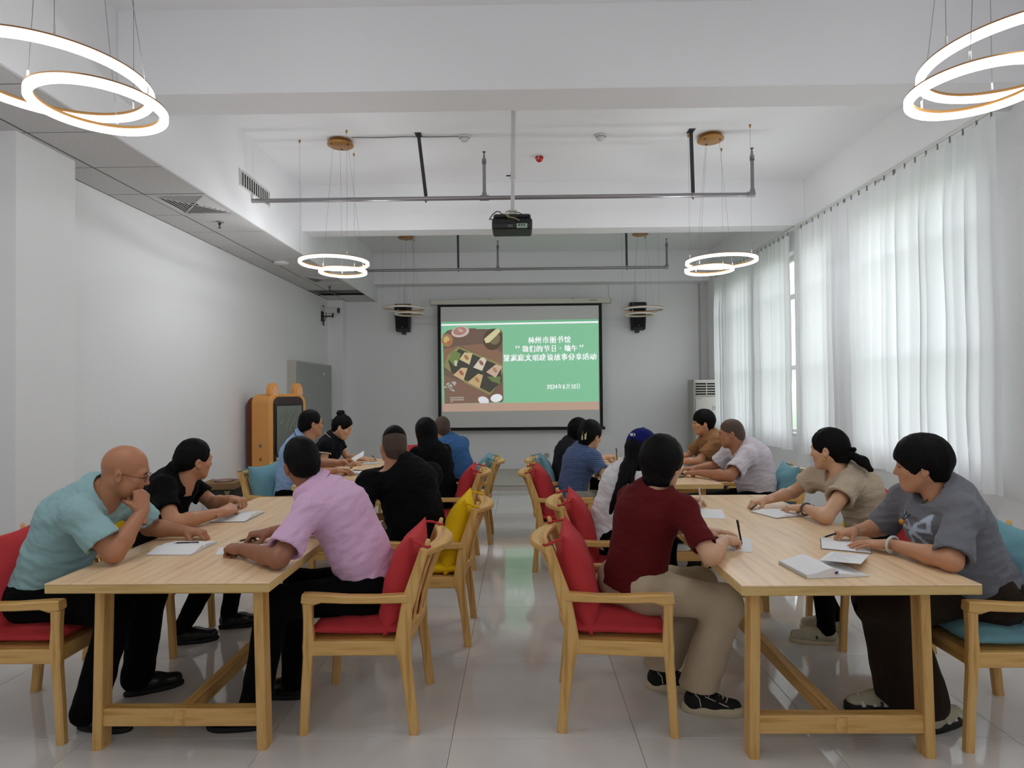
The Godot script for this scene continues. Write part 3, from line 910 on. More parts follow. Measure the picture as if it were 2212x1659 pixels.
func grey_cabinet():
	var t := thing("grey_cabinet", "shallow grey metal wall cabinet beside the kiosk", "cabinet", Vector3(LEFT_X, 0.0, -9.78))
	var g := mat(Color(0.60, 0.615, 0.60), 0.35)
	part("carcass", box_between(Vector3(0.0, 0.0, -0.84), Vector3(0.13, 2.0, 0.84), 0.004), mat(Color(0.74, 0.73, 0.68), 0.5), t)
	part("door", box_between(Vector3(0.128, 0.05, -0.825), Vector3(0.145, 1.975, 0.815), 0.003), g, t)
	part("knob", lathe_mesh([[0.0, 0.0], [0.022, 0.0], [0.020, 0.016], [0.0, 0.018]], 14), M.white_plastic, t, Vector3(0.145, 1.83, -0.40), Vector3(0, 0, -PI / 2))

# -------------------------------------------------------------------- the projected slide
func stroke(im: Image, pts: Array, at: Vector2, s: Vector2, w: float, col: Color):
	for k in range(0, pts.size() - 2, 2):
		var a := at + Vector2(pts[k], pts[k + 1]) / 16.0 * s
		var b := at + Vector2(pts[k + 2], pts[k + 3]) / 16.0 * s
		var flat := absf(a.y - b.y) < absf(a.x - b.x) * 0.3
		var r := w * (0.62 if flat else 1.0)
		var n := int((b - a).length() / 1.5) + 1
		for i in n + 1:
			var p := a.lerp(b, float(i) / n)
			im.fill_rect(Rect2i(int(p.x - r), int(p.y - r), int(r * 2.0), int(r * 2.0)), col)

func poly(im: Image, pts: PackedVector2Array, col: Color):
	var lo := pts[0]
	var hi := pts[0]
	for p in pts:
		lo = lo.min(p)
		hi = hi.max(p)
	for y in range(int(lo.y), int(hi.y) + 1):
		var xs := []
		for i in pts.size():
			var a := pts[i]
			var b := pts[(i + 1) % pts.size()]
			if (a.y <= y) != (b.y <= y):
				xs.append(a.x + (y - a.y) / (b.y - a.y) * (b.x - a.x))
		xs.sort()
		for k in range(0, xs.size() - 1, 2):
			im.fill_rect(Rect2i(int(xs[k]), y, maxi(int(xs[k + 1] - xs[k]), 1), 1), col)

func oval(im: Image, c: Vector2, r: Vector2, turn: float, col: Color):
	var pts := PackedVector2Array()
	for k in 28:
		pts.append(c + (Vector2(cos(TAU * k / 28) * r.x, sin(TAU * k / 28) * r.y)).rotated(turn))
	poly(im, pts, col)

func hanzi() -> Dictionary:
	return {
		"林": [[1, 4, 7, 4], [4, 1, 4, 15], [4, 5, 1, 11], [4, 5, 7, 9], [8, 4, 15, 4], [11, 1, 11, 15], [11, 5, 8, 11], [11, 5, 15, 12]],
		"州": [[3, 1, 3, 8, 1, 15], [8, 1, 8, 14], [13, 1, 13, 15], [0.5, 5, 1, 8], [5, 5, 6, 8], [10, 5, 11, 8]],
		"市": [[8, 0, 8, 2], [1, 3, 15, 3], [8, 3, 8, 15], [3, 6, 3, 13], [3, 6, 13, 6, 13, 13, 11, 13]],
		"图": [[2, 1, 14, 1, 14, 15, 2, 15, 2, 1], [7, 3, 4, 7], [6, 4, 11, 4, 5, 9], [6, 5, 12, 9], [7, 9, 9, 10], [6, 12, 9, 13]],
		"书": [[3, 3, 12, 3, 12, 7], [1, 7, 14, 7, 14, 12, 12, 12], [7, 0, 7, 15], [12, 0, 14, 2]],
		"馆": [[4, 1, 1, 6], [3, 3, 6, 3, 5, 5], [3, 6, 3, 14, 6, 12], [11, 0, 11, 2], [7, 5, 7, 3, 15, 3, 15, 5], [9, 6, 9, 15], [9, 6, 13, 6, 13, 9, 9, 9], [9, 11, 14, 11, 14, 15, 9, 15]],
		"我": [[6, 1, 2, 3], [1, 6, 15, 6], [5, 2, 5, 14, 3, 13], [1, 11, 8, 9], [9, 1, 10, 9, 14, 15, 15, 12], [14, 8, 8, 14], [12, 2, 14, 4]],
		"们": [[4, 1, 1, 7], [3, 5, 3, 15], [6, 1, 7, 3], [6, 4, 6, 15], [8, 2, 14, 2, 14, 15, 12, 14]],
		"的": [[4, 1, 3, 3], [1, 4, 1, 14], [1, 4, 6, 4, 6, 14, 1, 14], [1, 9, 6, 9], [10, 1, 8, 6], [9, 4, 15, 4, 14, 15, 12, 14], [10, 8, 12, 10]],
		"节": [[1, 3, 15, 3], [5, 1, 5, 5], [11, 1, 11, 5], [2, 7, 13, 7, 13, 12, 11, 12], [7, 7, 7, 15]],
		"日": [[4, 1, 12, 1, 12, 15, 4, 15, 4, 1], [4, 8, 12, 8]],
		"端": [[3, 1, 4, 3], [1, 4, 6, 4], [2, 6, 3, 11], [5, 6, 4, 11], [1, 13, 6, 12], [11, 1, 11, 5], [8, 2, 8, 5, 14, 5, 14, 2], [7, 7, 15, 7], [11, 7, 10, 9], [8, 15, 8, 9, 15, 9, 15, 15], [10, 9, 10, 14], [12.5, 9, 12.5, 14]],
		"午": [[5, 1, 2, 6], [4, 4, 13, 4], [1, 9, 15, 9], [8, 4, 8, 15]],
		"暨": [[2, 1, 6, 1, 6, 5, 2, 5, 2, 1], [2, 3, 6, 3], [2, 5, 2, 8, 7, 8], [9, 1, 14, 1], [9, 4, 15, 4], [12, 1, 8, 9], [12, 4, 12, 8, 15, 8], [4, 10, 12, 10, 12, 13, 4, 13, 4, 10], [4, 11.5, 12, 11.5], [1, 15, 15, 15]],
		"家": [[8, 0, 8, 2], [2, 4, 2, 2, 14, 2, 14, 4], [4, 5, 12, 5], [9, 5, 3, 9], [6, 7, 9, 10, 9, 14, 7, 14], [8, 9, 2, 12], [8, 11, 2, 15], [13, 7, 10, 9], [9, 8, 15, 14]],
		"庭": [[8, 0, 8, 2], [2, 2, 15, 2], [2, 2, 2, 10, 1, 15], [4, 5, 6, 5, 4, 9, 6, 9, 4, 14], [4, 10, 7, 14, 15, 15], [13, 4, 9, 5], [8, 8, 15, 8], [11, 5, 11, 12], [8, 12, 15, 12]],
		"文": [[8, 0, 8, 3], [1, 4, 15, 4], [12, 4, 8, 11, 1, 15], [4, 4, 8, 11, 15, 15]],
		"明": [[2, 3, 6, 3, 6, 12, 2, 12, 2, 3], [2, 7, 6, 7], [9, 2, 9, 10, 7, 15], [9, 2, 14, 2, 14, 15, 12, 14], [9, 6, 14, 6], [9, 10, 14, 10]],
		"建": [[6, 2, 13, 2, 13, 8], [4, 5, 15, 5], [6, 8, 13, 8], [6, 11, 14, 11], [9.5, 0, 9.5, 13], [1, 3, 4, 3, 2, 7, 4, 7, 1, 14], [1, 10, 5, 14, 15, 15]],
		"设": [[3, 1, 4, 3], [1, 6, 4, 6, 4, 14, 6, 12], [9, 2, 9, 5, 7, 7], [9, 2, 13, 2, 13, 6, 15, 6], [7, 9, 14, 9, 8, 15], [9, 10, 15, 15]],
		"故": [[1, 5, 8, 5], [4, 1, 4, 9], [2, 9, 7, 9, 7, 14, 2, 14, 2, 9], [11, 1, 8, 7], [10, 4, 15, 4], [14, 4, 12, 10, 8, 15], [10, 7, 15, 15]],
		"事": [[1, 2, 15, 2], [4, 4, 12, 4, 12, 6, 4, 6, 4, 4], [3, 8, 13, 8, 13, 12], [1, 10, 15, 10], [3, 12, 13, 12], [8, 0, 8, 15, 6, 15]],
		"分": [[6, 1, 1, 8], [10, 1, 15, 8], [4, 8, 12, 8, 11, 15, 9, 14], [7, 8, 3, 15]],
		"享": [[8, 0, 8, 2], [1, 3, 15, 3], [4, 5, 12, 5, 12, 8, 4, 8, 4, 5], [4, 10, 12, 10, 8, 12], [1, 12, 15, 12], [8, 12, 8, 15, 6, 15]],
		"活": [[2, 2, 3, 4], [1, 6, 3, 8], [1, 14, 4, 10], [13, 1, 7, 3], [6, 6, 15, 6], [10, 2, 10, 9], [7, 9, 14, 9, 14, 14, 7, 14, 7, 9]],
		"动": [[1, 3, 7, 3], [0, 7, 8, 7], [4, 7, 1, 13, 7, 12], [6, 10, 7, 14], [8, 5, 15, 5, 14, 14, 12, 14], [11, 1, 11, 6, 8, 15]],
		"年": [[5, 0, 2, 5], [4, 3, 14, 3], [4, 7, 13, 7], [4, 7, 4, 11], [0, 11, 15, 11], [9, 3, 9, 15]],
		"月": [[5, 1, 5, 9, 3, 15], [5, 1, 12, 1, 12, 15, 10, 15], [5, 5, 12, 5], [5, 9, 12, 9]],
		"2": [[2, 4, 4, 1, 11, 1, 13, 4, 12, 7, 2, 15, 14, 15]],
		"0": [[5, 1, 10, 1, 13, 5, 13, 11, 10, 15, 5, 15, 2, 11, 2, 5, 5, 1]],
		"4": [[10, 15, 10, 1, 1, 11, 15, 11]],
		"6": [[12, 2, 9, 1, 5, 3, 3, 9, 5, 14, 10, 15, 13, 12, 12, 9, 8, 8, 4, 10]],
		"1": [[4, 3, 8, 1, 8, 15], [4, 15, 12, 15]],
		"·": [[7, 8, 9, 8]],
		"“": [[5, 1, 3, 3, 3, 5], [11, 1, 9, 3, 9, 5]],
		"”": [[5, 1, 5, 3, 3, 5], [11, 1, 11, 3, 9, 5]],
	}

func slide_image() -> Image:
	var W := 1346
	var H := 762
	var im := Image.create(W, H, false, Image.FORMAT_RGB8)
	im.fill(Color8(136, 199, 160))
	im.fill_rect(Rect2i(0, 0, W, 20), Color8(120, 184, 146))
	im.fill_rect(Rect2i(0, 18, W, 15), Color8(248, 255, 252))
	im.fill_rect(Rect2i(0, 694, W, 68), Color8(190, 160, 142))
	# the photograph on the slide: rice dumplings on a board
	var o := Vector2(-132, -370)
	var pv := func(a: Array) -> PackedVector2Array:
		var r := PackedVector2Array()
		for k in range(0, a.size(), 2):
			r.append(Vector2(a[k], a[k + 1]) + o)
		return r
	poly(im, pv.call([185, 443, 220, 436, 300, 430, 440, 428, 520, 438, 640, 440, 660, 470, 660, 1040, 650, 1058, 150, 1064, 146, 480]), Color8(118, 98, 88))
	poly(im, pv.call([148, 600, 280, 575, 520, 560, 660, 640, 660, 745, 290, 578, 150, 740]), Color8(142, 112, 92))
	poly(im, pv.call([150, 820, 350, 900, 540, 1000, 430, 1060, 150, 1062]), Color8(134, 106, 92))
	poly(im, pv.call([620, 930, 660, 900, 660, 1040, 560, 1000]), Color8(126, 98, 84))
	oval(im, Vector2(296, 456) + o, Vector2(78, 46), -0.15, Color8(206, 190, 178))
	oval(im, Vector2(292, 450) + o, Vector2(58, 34), -0.15, Color8(176, 132, 124))
	oval(im, Vector2(300, 444) + o, Vector2(26, 14), 0.5, Color8(206, 168, 156))
	oval(im, Vector2(183, 526) + o, Vector2(50, 54), 0.0, Color8(166, 128, 92))
	oval(im, Vector2(176, 520) + o, Vector2(26, 28), 0.0, Color8(206, 178, 120))
	oval(im, Vector2(196, 548) + o, Vector2(18, 16), 0.0, Color8(180, 110, 88))
	oval(im, Vector2(574, 524) + o, Vector2(82, 92), 0.3, Color8(92, 80, 66))
	oval(im, Vector2(592, 520) + o, Vector2(46, 50), 0.3, Color8(128, 116, 92))
	poly(im, pv.call([500, 520, 600, 440, 636, 440, 640, 462, 545, 552, 515, 556]), Color8(216, 208, 164))
	im.fill_rect(Rect2i(430 - 132, 428 - 370, 232, 8), Color8(136, 199, 160))
	poly(im, pv.call([180, 660, 275, 578, 660, 742, 660, 800, 618, 905, 545, 998, 330, 890, 150, 750]), Color8(146, 140, 96))
	poly(im, pv.call([190, 700, 285, 600, 640, 752, 648, 880, 545, 975, 345, 872, 215, 800]), Color8(78, 76, 70))
	poly(im, pv.call([225, 610, 300, 640, 270, 720, 240, 745, 200, 700]), Color8(120, 138, 84))
	poly(im, pv.call([520, 840, 640, 840, 632, 905, 560, 880]), Color8(112, 128, 82))
	for q in [[[330, 630, 400, 640, 372, 736, 284, 690], Color8(208, 190, 150), Color8(166, 122, 84)], [[468, 680, 500, 676, 520, 704, 480, 790, 402, 760], Color8(216, 208, 190), Color8(150, 108, 98)], [[600, 736, 656, 756, 596, 850, 514, 800], Color8(204, 176, 156), Color8(178, 138, 112)], [[300, 760, 355, 764, 318, 870, 230, 822], Color8(206, 178, 142), Color8(164, 112, 92)], [[446, 812, 488, 826, 456, 938, 352, 884], Color8(200, 172, 130), Color8(172, 134, 96)]]:
		var pp: PackedVector2Array = pv.call(q[0])
		poly(im, pp, q[1])
		var c := Vector2.ZERO
		for p in pp: c += p
		oval(im, c / pp.size(), Vector2(26, 15), 0.9, q[2])
	poly(im, pv.call([240, 700, 268, 700, 262, 748, 244, 744]), Color8(196, 206, 178))
	var rng := RandomNumberGenerator.new()
	rng.seed = 9
	for k in 26:
		oval(im, Vector2(rng.randf_range(158, 245), rng.randf_range(880, 962)) + o, Vector2(14, 5), rng.randf() * 3.0, Color8(186, 186, 176) if k % 3 else Color8(130, 128, 122))
	for k in 22:
		im.fill_rect(Rect2i(200 - 132 + (k % 11) * 11, 1008 - 370 + (k / 11) * 18, 8, 13), Color8(176, 172, 160))
	for k in 3:
		im.fill_rect(Rect2i(200 - 132 + k * 9, 1044 - 370, 6, 10), Color8(176, 172, 160))
	oval(im, Vector2(488, 1040) + o, Vector2(48, 32), 0.3, Color8(226, 230, 234))
	oval(im, Vector2(600, 1022) + o, Vector2(52, 34), -0.15, Color8(236, 240, 244))
	im.fill_rect(Rect2i(0, 694, W, 68), Color8(190, 160, 142))
	# lettering
	var h := hanzi()
	var white := Color8(252, 255, 254)
	var row := func(text: String, x: float, y: float, step: float, size: Vector2, w: float):
		for ch in text:
			for s in h[ch]:
				stroke(im, s, Vector2(x, y) + o, size, w, white)
			x += step
	row.call("林州市图书馆", 878, 512, 61.4, Vector2(55, 55), 4.2)
	row.call("“我们的节日", 765, 585, 61.0, Vector2(54, 54), 4.2)
	row.call("·", 1126, 585, 61.0, Vector2(54, 54), 7.0)
	row.call("端午”", 1186, 585, 61.0, Vector2(54, 54), 4.2)
	row.call("暨家庭文明建设故事分享活动", 666, 658, 61.6, Vector2(56, 56), 4.2)
	row.call("2024", 1037, 917, 23.5, Vector2(20, 36), 3.0)
	row.call("年", 1131, 913, 40.0, Vector2(40, 42), 2.8)
	row.call("6", 1173, 917, 23.0, Vector2(20, 36), 3.0)
	row.call("月", 1198, 913, 40.0, Vector2(40, 42), 2.8)
	row.call("10", 1243, 917, 21.0, Vector2(20, 36), 3.0)
	row.call("日", 1285, 913, 40.0, Vector2(40, 42), 2.8)
	return im

func projection_screen():
	var t := thing("projection_screen", "white pull-down projection screen showing a green slide with white lettering", "projection screen", Vector3(0.03, 0.83, -10.9))
	var o := t.position
	var P := func(x: float, y: float, z := 0.0) -> Vector3: return Vector3(x, y, -10.9 + z) - o
	part("cloth", box_between(P.call(-1.43, 0.86, -0.006), P.call(1.48, 3.10, -0.001)), mat(Color(0.86, 0.86, 0.845), 0.8), t)
	# black masking border and the weighted bar
	var bl := mat(Color(0.012, 0.012, 0.015), 0.7)
	part("border", box_between(P.call(-1.462, 0.83, -0.007), P.call(-1.405, 3.10, 0.001)), bl, t)
	part("border", box_between(P.call(1.452, 0.83, -0.007), P.call(1.508, 3.10, 0.001)), bl, t)
	part("border", box_between(P.call(-1.462, 3.045, -0.007), P.call(1.508, 3.105, 0.002)), bl, t)
	part("weight_bar", box_between(P.call(-1.49, 0.805, -0.014), P.call(1.545, 0.862, 0.012), 0.005), bl, t)
	var casing := part("casing", box_between(P.call(-1.578, 3.085, -0.06), P.call(1.665, 3.175, 0.05), 0.010), mat(Color(0.83, 0.82, 0.77), 0.5), t)
	for x in [-1.585, 1.655]:
		part("end_cap", box_between(P.call(x, 3.075, -0.065), P.call(x + 0.018, 3.182, 0.056), 0.006), mat(Color(0.72, 0.70, 0.62), 0.5), casing)
	part("label_plate", box_between(P.call(1.28, 3.128, 0.049), P.call(1.42, 3.138, 0.052)), mat(Color(0.3, 0.3, 0.3), 0.5), casing)
	for x in [-0.52, 0.97]:
		part("latch", box_between(P.call(x, 3.160, 0.046), P.call(x + 0.03, 3.170, 0.053)), mat(Color(0.25, 0.24, 0.22), 0.5), casing)
	part("pull_cord", tube_mesh(PackedVector3Array([P.call(1.64, 3.17, 0.0), P.call(1.625, 3.42, 0.0)]), 0.004, 6), M.wire, t)
	part("hanger", box_between(P.call(-1.30, 3.10, -0.205), P.call(-1.25, 3.16, -0.05), 0.003), M.white_metal, t)
	part("hanger", box_between(P.call(1.30, 3.10, -0.205), P.call(1.35, 3.16, -0.05), 0.003), M.white_metal, t)
	var st := st_new()
	picture_quad(st, P.call(-1.396, 2.775, 0.002), P.call(1.445, 2.800, 0.002), P.call(1.432, 1.165, 0.002), P.call(-1.383, 1.150, 0.002), Vector3.BACK)
	var sm := mat(Color.WHITE, 0.85, 0.0, 0.2)
	var tex := ImageTexture.create_from_image(slide_image())
	sm.albedo_texture = tex
	sm.emission_enabled = true
	sm.emission_texture = tex
	sm.emission = Color.WHITE
	sm.emission_operator = BaseMaterial3D.EMISSION_OP_MULTIPLY
	sm.emission_energy_multiplier = 1.15
	part("projected_slide", done(st, false), sm, t)

# -------------------------------------------------------------------- tables and chairs
func make_table(label: String, x0: float, x1: float, z0: float, z1: float):
	var t := thing("meeting_table", label, "table", Vector3((x0 + x1) / 2, 0, (z0 + z1) / 2), 0.0, "long wooden meeting tables")
	var hw := (x1 - x0) / 2
	var hl := absf(z1 - z0) / 2
	part("tabletop", box_between(Vector3(-hw, 0.748 - 0.003, -hl), Vector3(hw, 0.752, hl), 0.0025), M.top_wood, t)
	part("tabletop_edge", box_between(Vector3(-hw, 0.712, -hl), Vector3(hw, 0.7455, hl), 0.003), M.top_edge, t)
	for sz in [-1.0, 1.0]:
		var zl: float = sz * (hl - 0.19)
		for sx in [-1.0, 1.0]:
			part("leg", bar_mesh(PackedVector3Array([Vector3(sx * (hw - 0.100), 0.0, zl), Vector3(sx * (hw - 0.115), 0.713, zl)]), 0.020, 0.036, Vector3.RIGHT, 0.004), M.wood_y, t)
		part("stretcher", box_between(Vector3(-hw + 0.12, 0.095, zl - 0.025), Vector3(hw - 0.12, 0.170, zl + 0.025), 0.004), M.wood_x, t)
		part("top_rail", box_between(Vector3(-hw + 0.13, 0.655, zl - 0.025), Vector3(hw - 0.13, 0.7125, zl + 0.025), 0.004), M.wood_x, t)
	part("long_stretcher", box_between(Vector3(-0.024, 0.100, -hl + 0.16), Vector3(0.024, 0.165, hl - 0.16), 0.004), M.wood_z, t)
	return t

# chair local frame: faces +x, width along z
func make_chair(label: String) -> Node3D:
	var t := thing("armchair", label, "chair", Vector3.ZERO, 0.0, "wooden armchairs with spindle backs")
	var Z := 0.232
	for s in [-1.0, 1.0]:
		# front leg with a soft swelling at the seat joint
		part("front_leg", bar_mesh(PackedVector3Array([Vector3(0.250, 0.0, s * Z), Vector3(0.240, 0.20, s * Z), Vector3(0.230, 0.335, s * Z), Vector3(0.226, 0.385, s * Z), Vector3(0.226, 0.42, s * Z), Vector3(0.228, 0.50, s * Z), Vector3(0.230, 0.575, s * Z)]), [0.0185, 0.019, 0.020, 0.026, 0.023, 0.0195, 0.0215], [0.017, 0.017, 0.018, 0.018, 0.018, 0.018, 0.019], Vector3.RIGHT, 0.006), M.wood_y, t)
		# rear leg runs up into the back post, kicked back above the seat
		part("back_post", bar_mesh(PackedVector3Array([Vector3(-0.238, 0.0, s * Z), Vector3(-0.220, 0.18, s * Z), Vector3(-0.200, 0.32, s * Z), Vector3(-0.190, 0.38, s * Z), Vector3(-0.192, 0.44, s * Z), Vector3(-0.206, 0.54, s * Z), Vector3(-0.222, 0.60, s * Z), Vector3(-0.252, 0.70, s * Z), Vector3(-0.288, 0.805, s * Z)]), [0.021, 0.022, 0.026, 0.037, 0.030, 0.026, 0.029, 0.022, 0.020], [0.017, 0.017, 0.018, 0.019, 0.019, 0.018, 0.018, 0.017, 0.017], Vector3.RIGHT, 0.006), M.wood_y, t)
		# arm dips in the middle and drops into the front leg with a rounded inner corner
		part("arm", bar_mesh(PackedVector3Array([Vector3(0.252, 0.598, s * Z), Vector3(0.205, 0.593, s * Z), Vector3(0.165, 0.598, s * Z), Vector3(0.05, 0.592, s * Z), Vector3(-0.08, 0.591, s * Z), Vector3(-0.215, 0.596, s * Z)]), 0.023, [0.021, 0.026, 0.0185, 0.017, 0.0165, 0.019], Vector3.BACK, 0.006), M.wood_x, t)
		part("side_rail", box_between(Vector3(-0.18, 0.345, s * (Z - 0.014)), Vector3(0.225, 0.408, s * (Z + 0.013)), 0.005), M.wood_x, t)
		part("peg", lathe_mesh([[0.0, 0.0], [0.0115, 0.0], [0.0115, 0.030], [0.0105, 0.046], [0.007, 0.051], [0.0, 0.052]], 12), M.wood_y, t, Vector3(-0.292, 0.802, s * (Z - 0.004)), Vector3(0, 0, 0.28))
	part("front_rail", box_between(Vector3(0.212, 0.345, -Z + 0.01), Vector3(0.240, 0.408, Z - 0.01), 0.005), M.wood_z, t)
	part("rear_rail", box_between(Vector3(-0.206, 0.345, -Z + 0.01), Vector3(-0.180, 0.408, Z - 0.01), 0.005), M.wood_z, t)
	part("seat_board", box_between(Vector3(-0.19, 0.395, -Z + 0.008), Vector3(0.22, 0.409, Z - 0.008)), M.wood_x, t)
	# crescent crest rail
	var pts := PackedVector3Array()
	var hw := []
	for k in 13:
		var u := float(k) / 12
		var b := sin(PI * u)
		pts.append(Vector3(-0.284 - 0.062 * b, 0.800 - 0.008 * b, lerpf(-Z - 0.014, Z + 0.014, u)))
		hw.append(0.018 + 0.022 * b)
	part("crest_rail", bar_mesh(pts, hw, 0.017, Vector3.RIGHT, 0.006, 0), M.wood_z, t)
	# bowed lower back rail and spindles
	pts = PackedVector3Array()
	for k in 9:
		var u := float(k) / 8
		pts.append(Vector3(-0.200 - 0.040 * sin(PI * u), 0.452, lerpf(-Z, Z, u)))
	part("lower_rail", bar_mesh(pts, 0.011, 0.024, Vector3.RIGHT, 0.005, 0), M.wood_z, t)
	for k in 5:
		var z := lerpf(-0.155, 0.155, k / 4.0)
		var b := sin(PI * (z + Z) / (2 * Z))
		part("spindle", bar_mesh(PackedVector3Array([Vector3(-0.200 - 0.040 * b, 0.455, z), Vector3(-0.225 - 0.040 * b, 0.58, z), Vector3(-0.250 - 0.052 * b, 0.69, z), Vector3(-0.286 - 0.062 * b, 0.795, z)]), 0.007, 0.013, Vector3.RIGHT, 0.003, 0), M.wood_y, t)
	return t

# a stuffed cushion: superellipse slab, fuller in the middle; in its own x-y plane (w across x, h along y), thickness along z
func cushion_mesh(w: float, h: float, d: float, seed_: int, ears := 0.0, seg := 26) -> ArrayMesh:
	var n := FastNoiseLite.new()
	n.seed = seed_
	n.frequency = 3.5
	n.fractal_octaves = 2
	var st := st_new()
	st.set_smooth_group(0)
	var P := func(i: int, j: int, s: float) -> Vector3:
		var u := float(i) / seg * 2.0 - 1.0
		var v := float(j) / seg * 2.0 - 1.0
		var uu := signf(u) * (1.0 - pow(1.0 - absf(u), 1.35))
		var vv := signf(v) * (1.0 - pow(1.0 - absf(v), 1.35))
		# sides pull in between the corners
		var x := uu * (0.5 * w) * (1.0 - 0.05 * (1.0 - vv * vv) * absf(uu))
		var y := vv * (0.5 * h) * (1.0 - 0.05 * (1.0 - uu * uu) * absf(vv))
		var k := pow(maxf(0.0, 1.0 - pow(absf(uu), 3.2)), 0.55) * pow(maxf(0.0, 1.0 - pow(absf(vv), 3.2)), 0.55)
		if ears > 0.0 and v > 0.0:
			y += ears * pow(absf(uu), 3.0) * pow(vv, 3.0)
			k *= 1.0 - 0.30 * vv * vv
		var z := s * 0.5 * d * k
		var wr := n.get_noise_3d(x * 1.5, y * 2.0, z + s) * 0.012 * k
		return Vector3(x + wr * 0.4, y, z + s * wr)
	for s in [-1.0, 1.0]:
		for i in seg:
			for j in seg:
				quad(st, P.call(i, j, s), P.call(i + 1, j, s), P.call(i + 1, j + 1, s), P.call(i, j + 1, s), Vector3(0, 0, s))
	return done(st)

func build_furniture():
	make_table("long wooden meeting table under the bald man's elbow", -1.899, -0.998, -4.38, -2.394)
	make_table("long wooden meeting table holding the open book and loose sheet", 0.843, 1.755, -4.33, -2.325)
	make_table("far wooden meeting table between the orange kiosk and the woman in black", -1.86, -0.96, -6.88, -4.905)
	make_table("far wooden meeting table with the small ink box on it", 0.72, 1.62, -6.80, -4.83)
	# name, x, z, turn (0 faces +x), colour of the cushions
	var L := {"red": "red", "teal": "teal", "yellow": "yellow"}
	chair0 = make_chair("wooden armchair of the bald man, cut by the picture's edge")
	var list := [
		["bald man in the pale teal shirt", -2.235, -2.835, 0.0, "red", "red"],
		["man in the black polo shirt", -2.24, -3.665, 0.03, "yellow", "yellow"],
		["man in the pink polo shirt", -0.712, -2.905, PI, "red", "red"],
		["broad man in the black T-shirt", -0.552, -3.812, PI, "yellow", "yellow"],
		["man in the light blue polo shirt", -2.13, -5.47, -0.20, "teal", "teal"],
		["woman in the navy polo shirt", -2.16, -6.36, 0.0, "teal", "teal"],
		["long-haired woman in black", -0.632, -5.345, PI, "red", "red"],
		["man in the blue T-shirt", -0.535, -6.19, PI, "teal", "teal"],
		["woman in the dark red T-shirt", 0.432, -2.895, -0.09, "red", "red"],
		["woman in the blue cap", 0.545, -3.84, -0.04, "red", "red"],
		["woman in the striped T-shirt", 0.365, -5.265, -0.05, "red", "red"],
		["woman in the charcoal top", 0.435, -6.19, 0.0, "teal", "teal"],
		["woman in the beige top", 2.10, -3.71, PI - 0.06, "red", "red"],
		["woman in the grey T-shirt", 2.09, -2.765, PI, "teal", "teal"],
		["man in the white T-shirt", 2.115, -5.27, PI - 0.12, "teal", "teal"],
		["woman in the tan T-shirt", 1.98, -6.12, PI, "yellow", "yellow"],
		["", -1.42, -7.36, -PI / 2, "red", "red"]]
	var col := {"red": M.red_cloth, "teal": M.teal_cloth, "yellow": M.yellow_cloth}
	var seat_mesh := cushion_mesh(0.455, 0.445, 0.085, 4)
	var backs := [cushion_mesh(0.44, 0.46, 0.17, 6, 0.014), cushion_mesh(0.44, 0.46, 0.19, 8, 0.014), cushion_mesh(0.44, 0.45, 0.16, 9, 0.014)]
	for i in list.size():
		var c: Array = list[i]
		var who: String = c[0]
		var at := Vector3(c[1], 0, c[2])
		var empty := who == ""
		var label := "wooden armchair of the " + who if not empty else "empty wooden armchair at the far table's head, below the wall"
		if i == 0:
			chair0.position = at
			chair0.rotation.y = c[3]
			chair0.set_meta("label", label)
		else:
			dup(chair0, at, c[3], label)
		var xf := Transform3D(Basis(Vector3.UP, c[3]), at)
		# seat cushion lies flat
		var sc := part("seat_cushion", seat_mesh, col[c[4]], self)
		sc.transform = xf * Transform3D(Basis(Vector3(0, 0, 1), Vector3(1, 0, 0), Vector3(0, 1, 0)), Vector3(0.012, 0.447, 0))
		tag(sc, "%s seat cushion under the %s" % [c[4], who] if not empty else "red seat cushion of the empty chair at the far table's head", "cushion", "seat cushions")
		# back cushion leans on the spindles, hooked on the pegs by its corners
		var lean := 0.27
		var b := Basis(Vector3(0, 0, -1), Vector3(-sin(lean), cos(lean), 0), Vector3(cos(lean), sin(lean), 0))
		var bc := part("back_cushion", backs[i % 3], col[c[5]], self)
		bc.transform = xf * Transform3D(b, Vector3(-0.160, 0.632, 0))
		tag(bc, "%s back cushion behind the %s" % [c[5], who] if not empty else "red back cushion of the empty chair at the far table's head", "cushion", "back cushions")
		# tie loops round the pegs, each with a short strap from the cushion's corner
		for s in [-1.0, 1.0]:
			var st := st_new()
			var lp := PackedVector3Array()
			for k in 13:
				var a := TAU * k / 12
				lp.append(Vector3(-0.296 + cos(a) * 0.0165, 0.823 + cos(a) * 0.004, s * 0.228 + sin(a) * 0.0165))
			tube(st, lp, 0.0048, 6)
			tube(st, PackedVector3Array([Vector3(-0.281, 0.824, s * 0.226), Vector3(-0.258, 0.834, s * 0.218), Vector3(-0.228, 0.838, s * 0.205)]), 0.0065, 6)
			var o := part("tie_loop", done(st), col[c[5]], bc)
			o.transform = bc.transform.affine_inverse() * xf
	# the extra yellow pillow on the beige woman's chair
	var yp := part("back_cushion", backs[1], col["yellow"], self)
	yp.transform = Transform3D(Basis(Vector3.UP, PI - 0.06), Vector3(2.10, 0, -3.71)) * Transform3D(Basis(Vector3(0, 0, -1), Vector3(-sin(0.34), cos(0.34), 0), Vector3(cos(0.34), sin(0.34), 0)).rotated(Vector3.RIGHT, 0.1), Vector3(-0.03, 0.63, 0.06))
	tag(yp, "yellow pillow in front of the red cushion behind the beige woman", "cushion", "back cushions")
	box_by_wall()

var chair0: Node3D

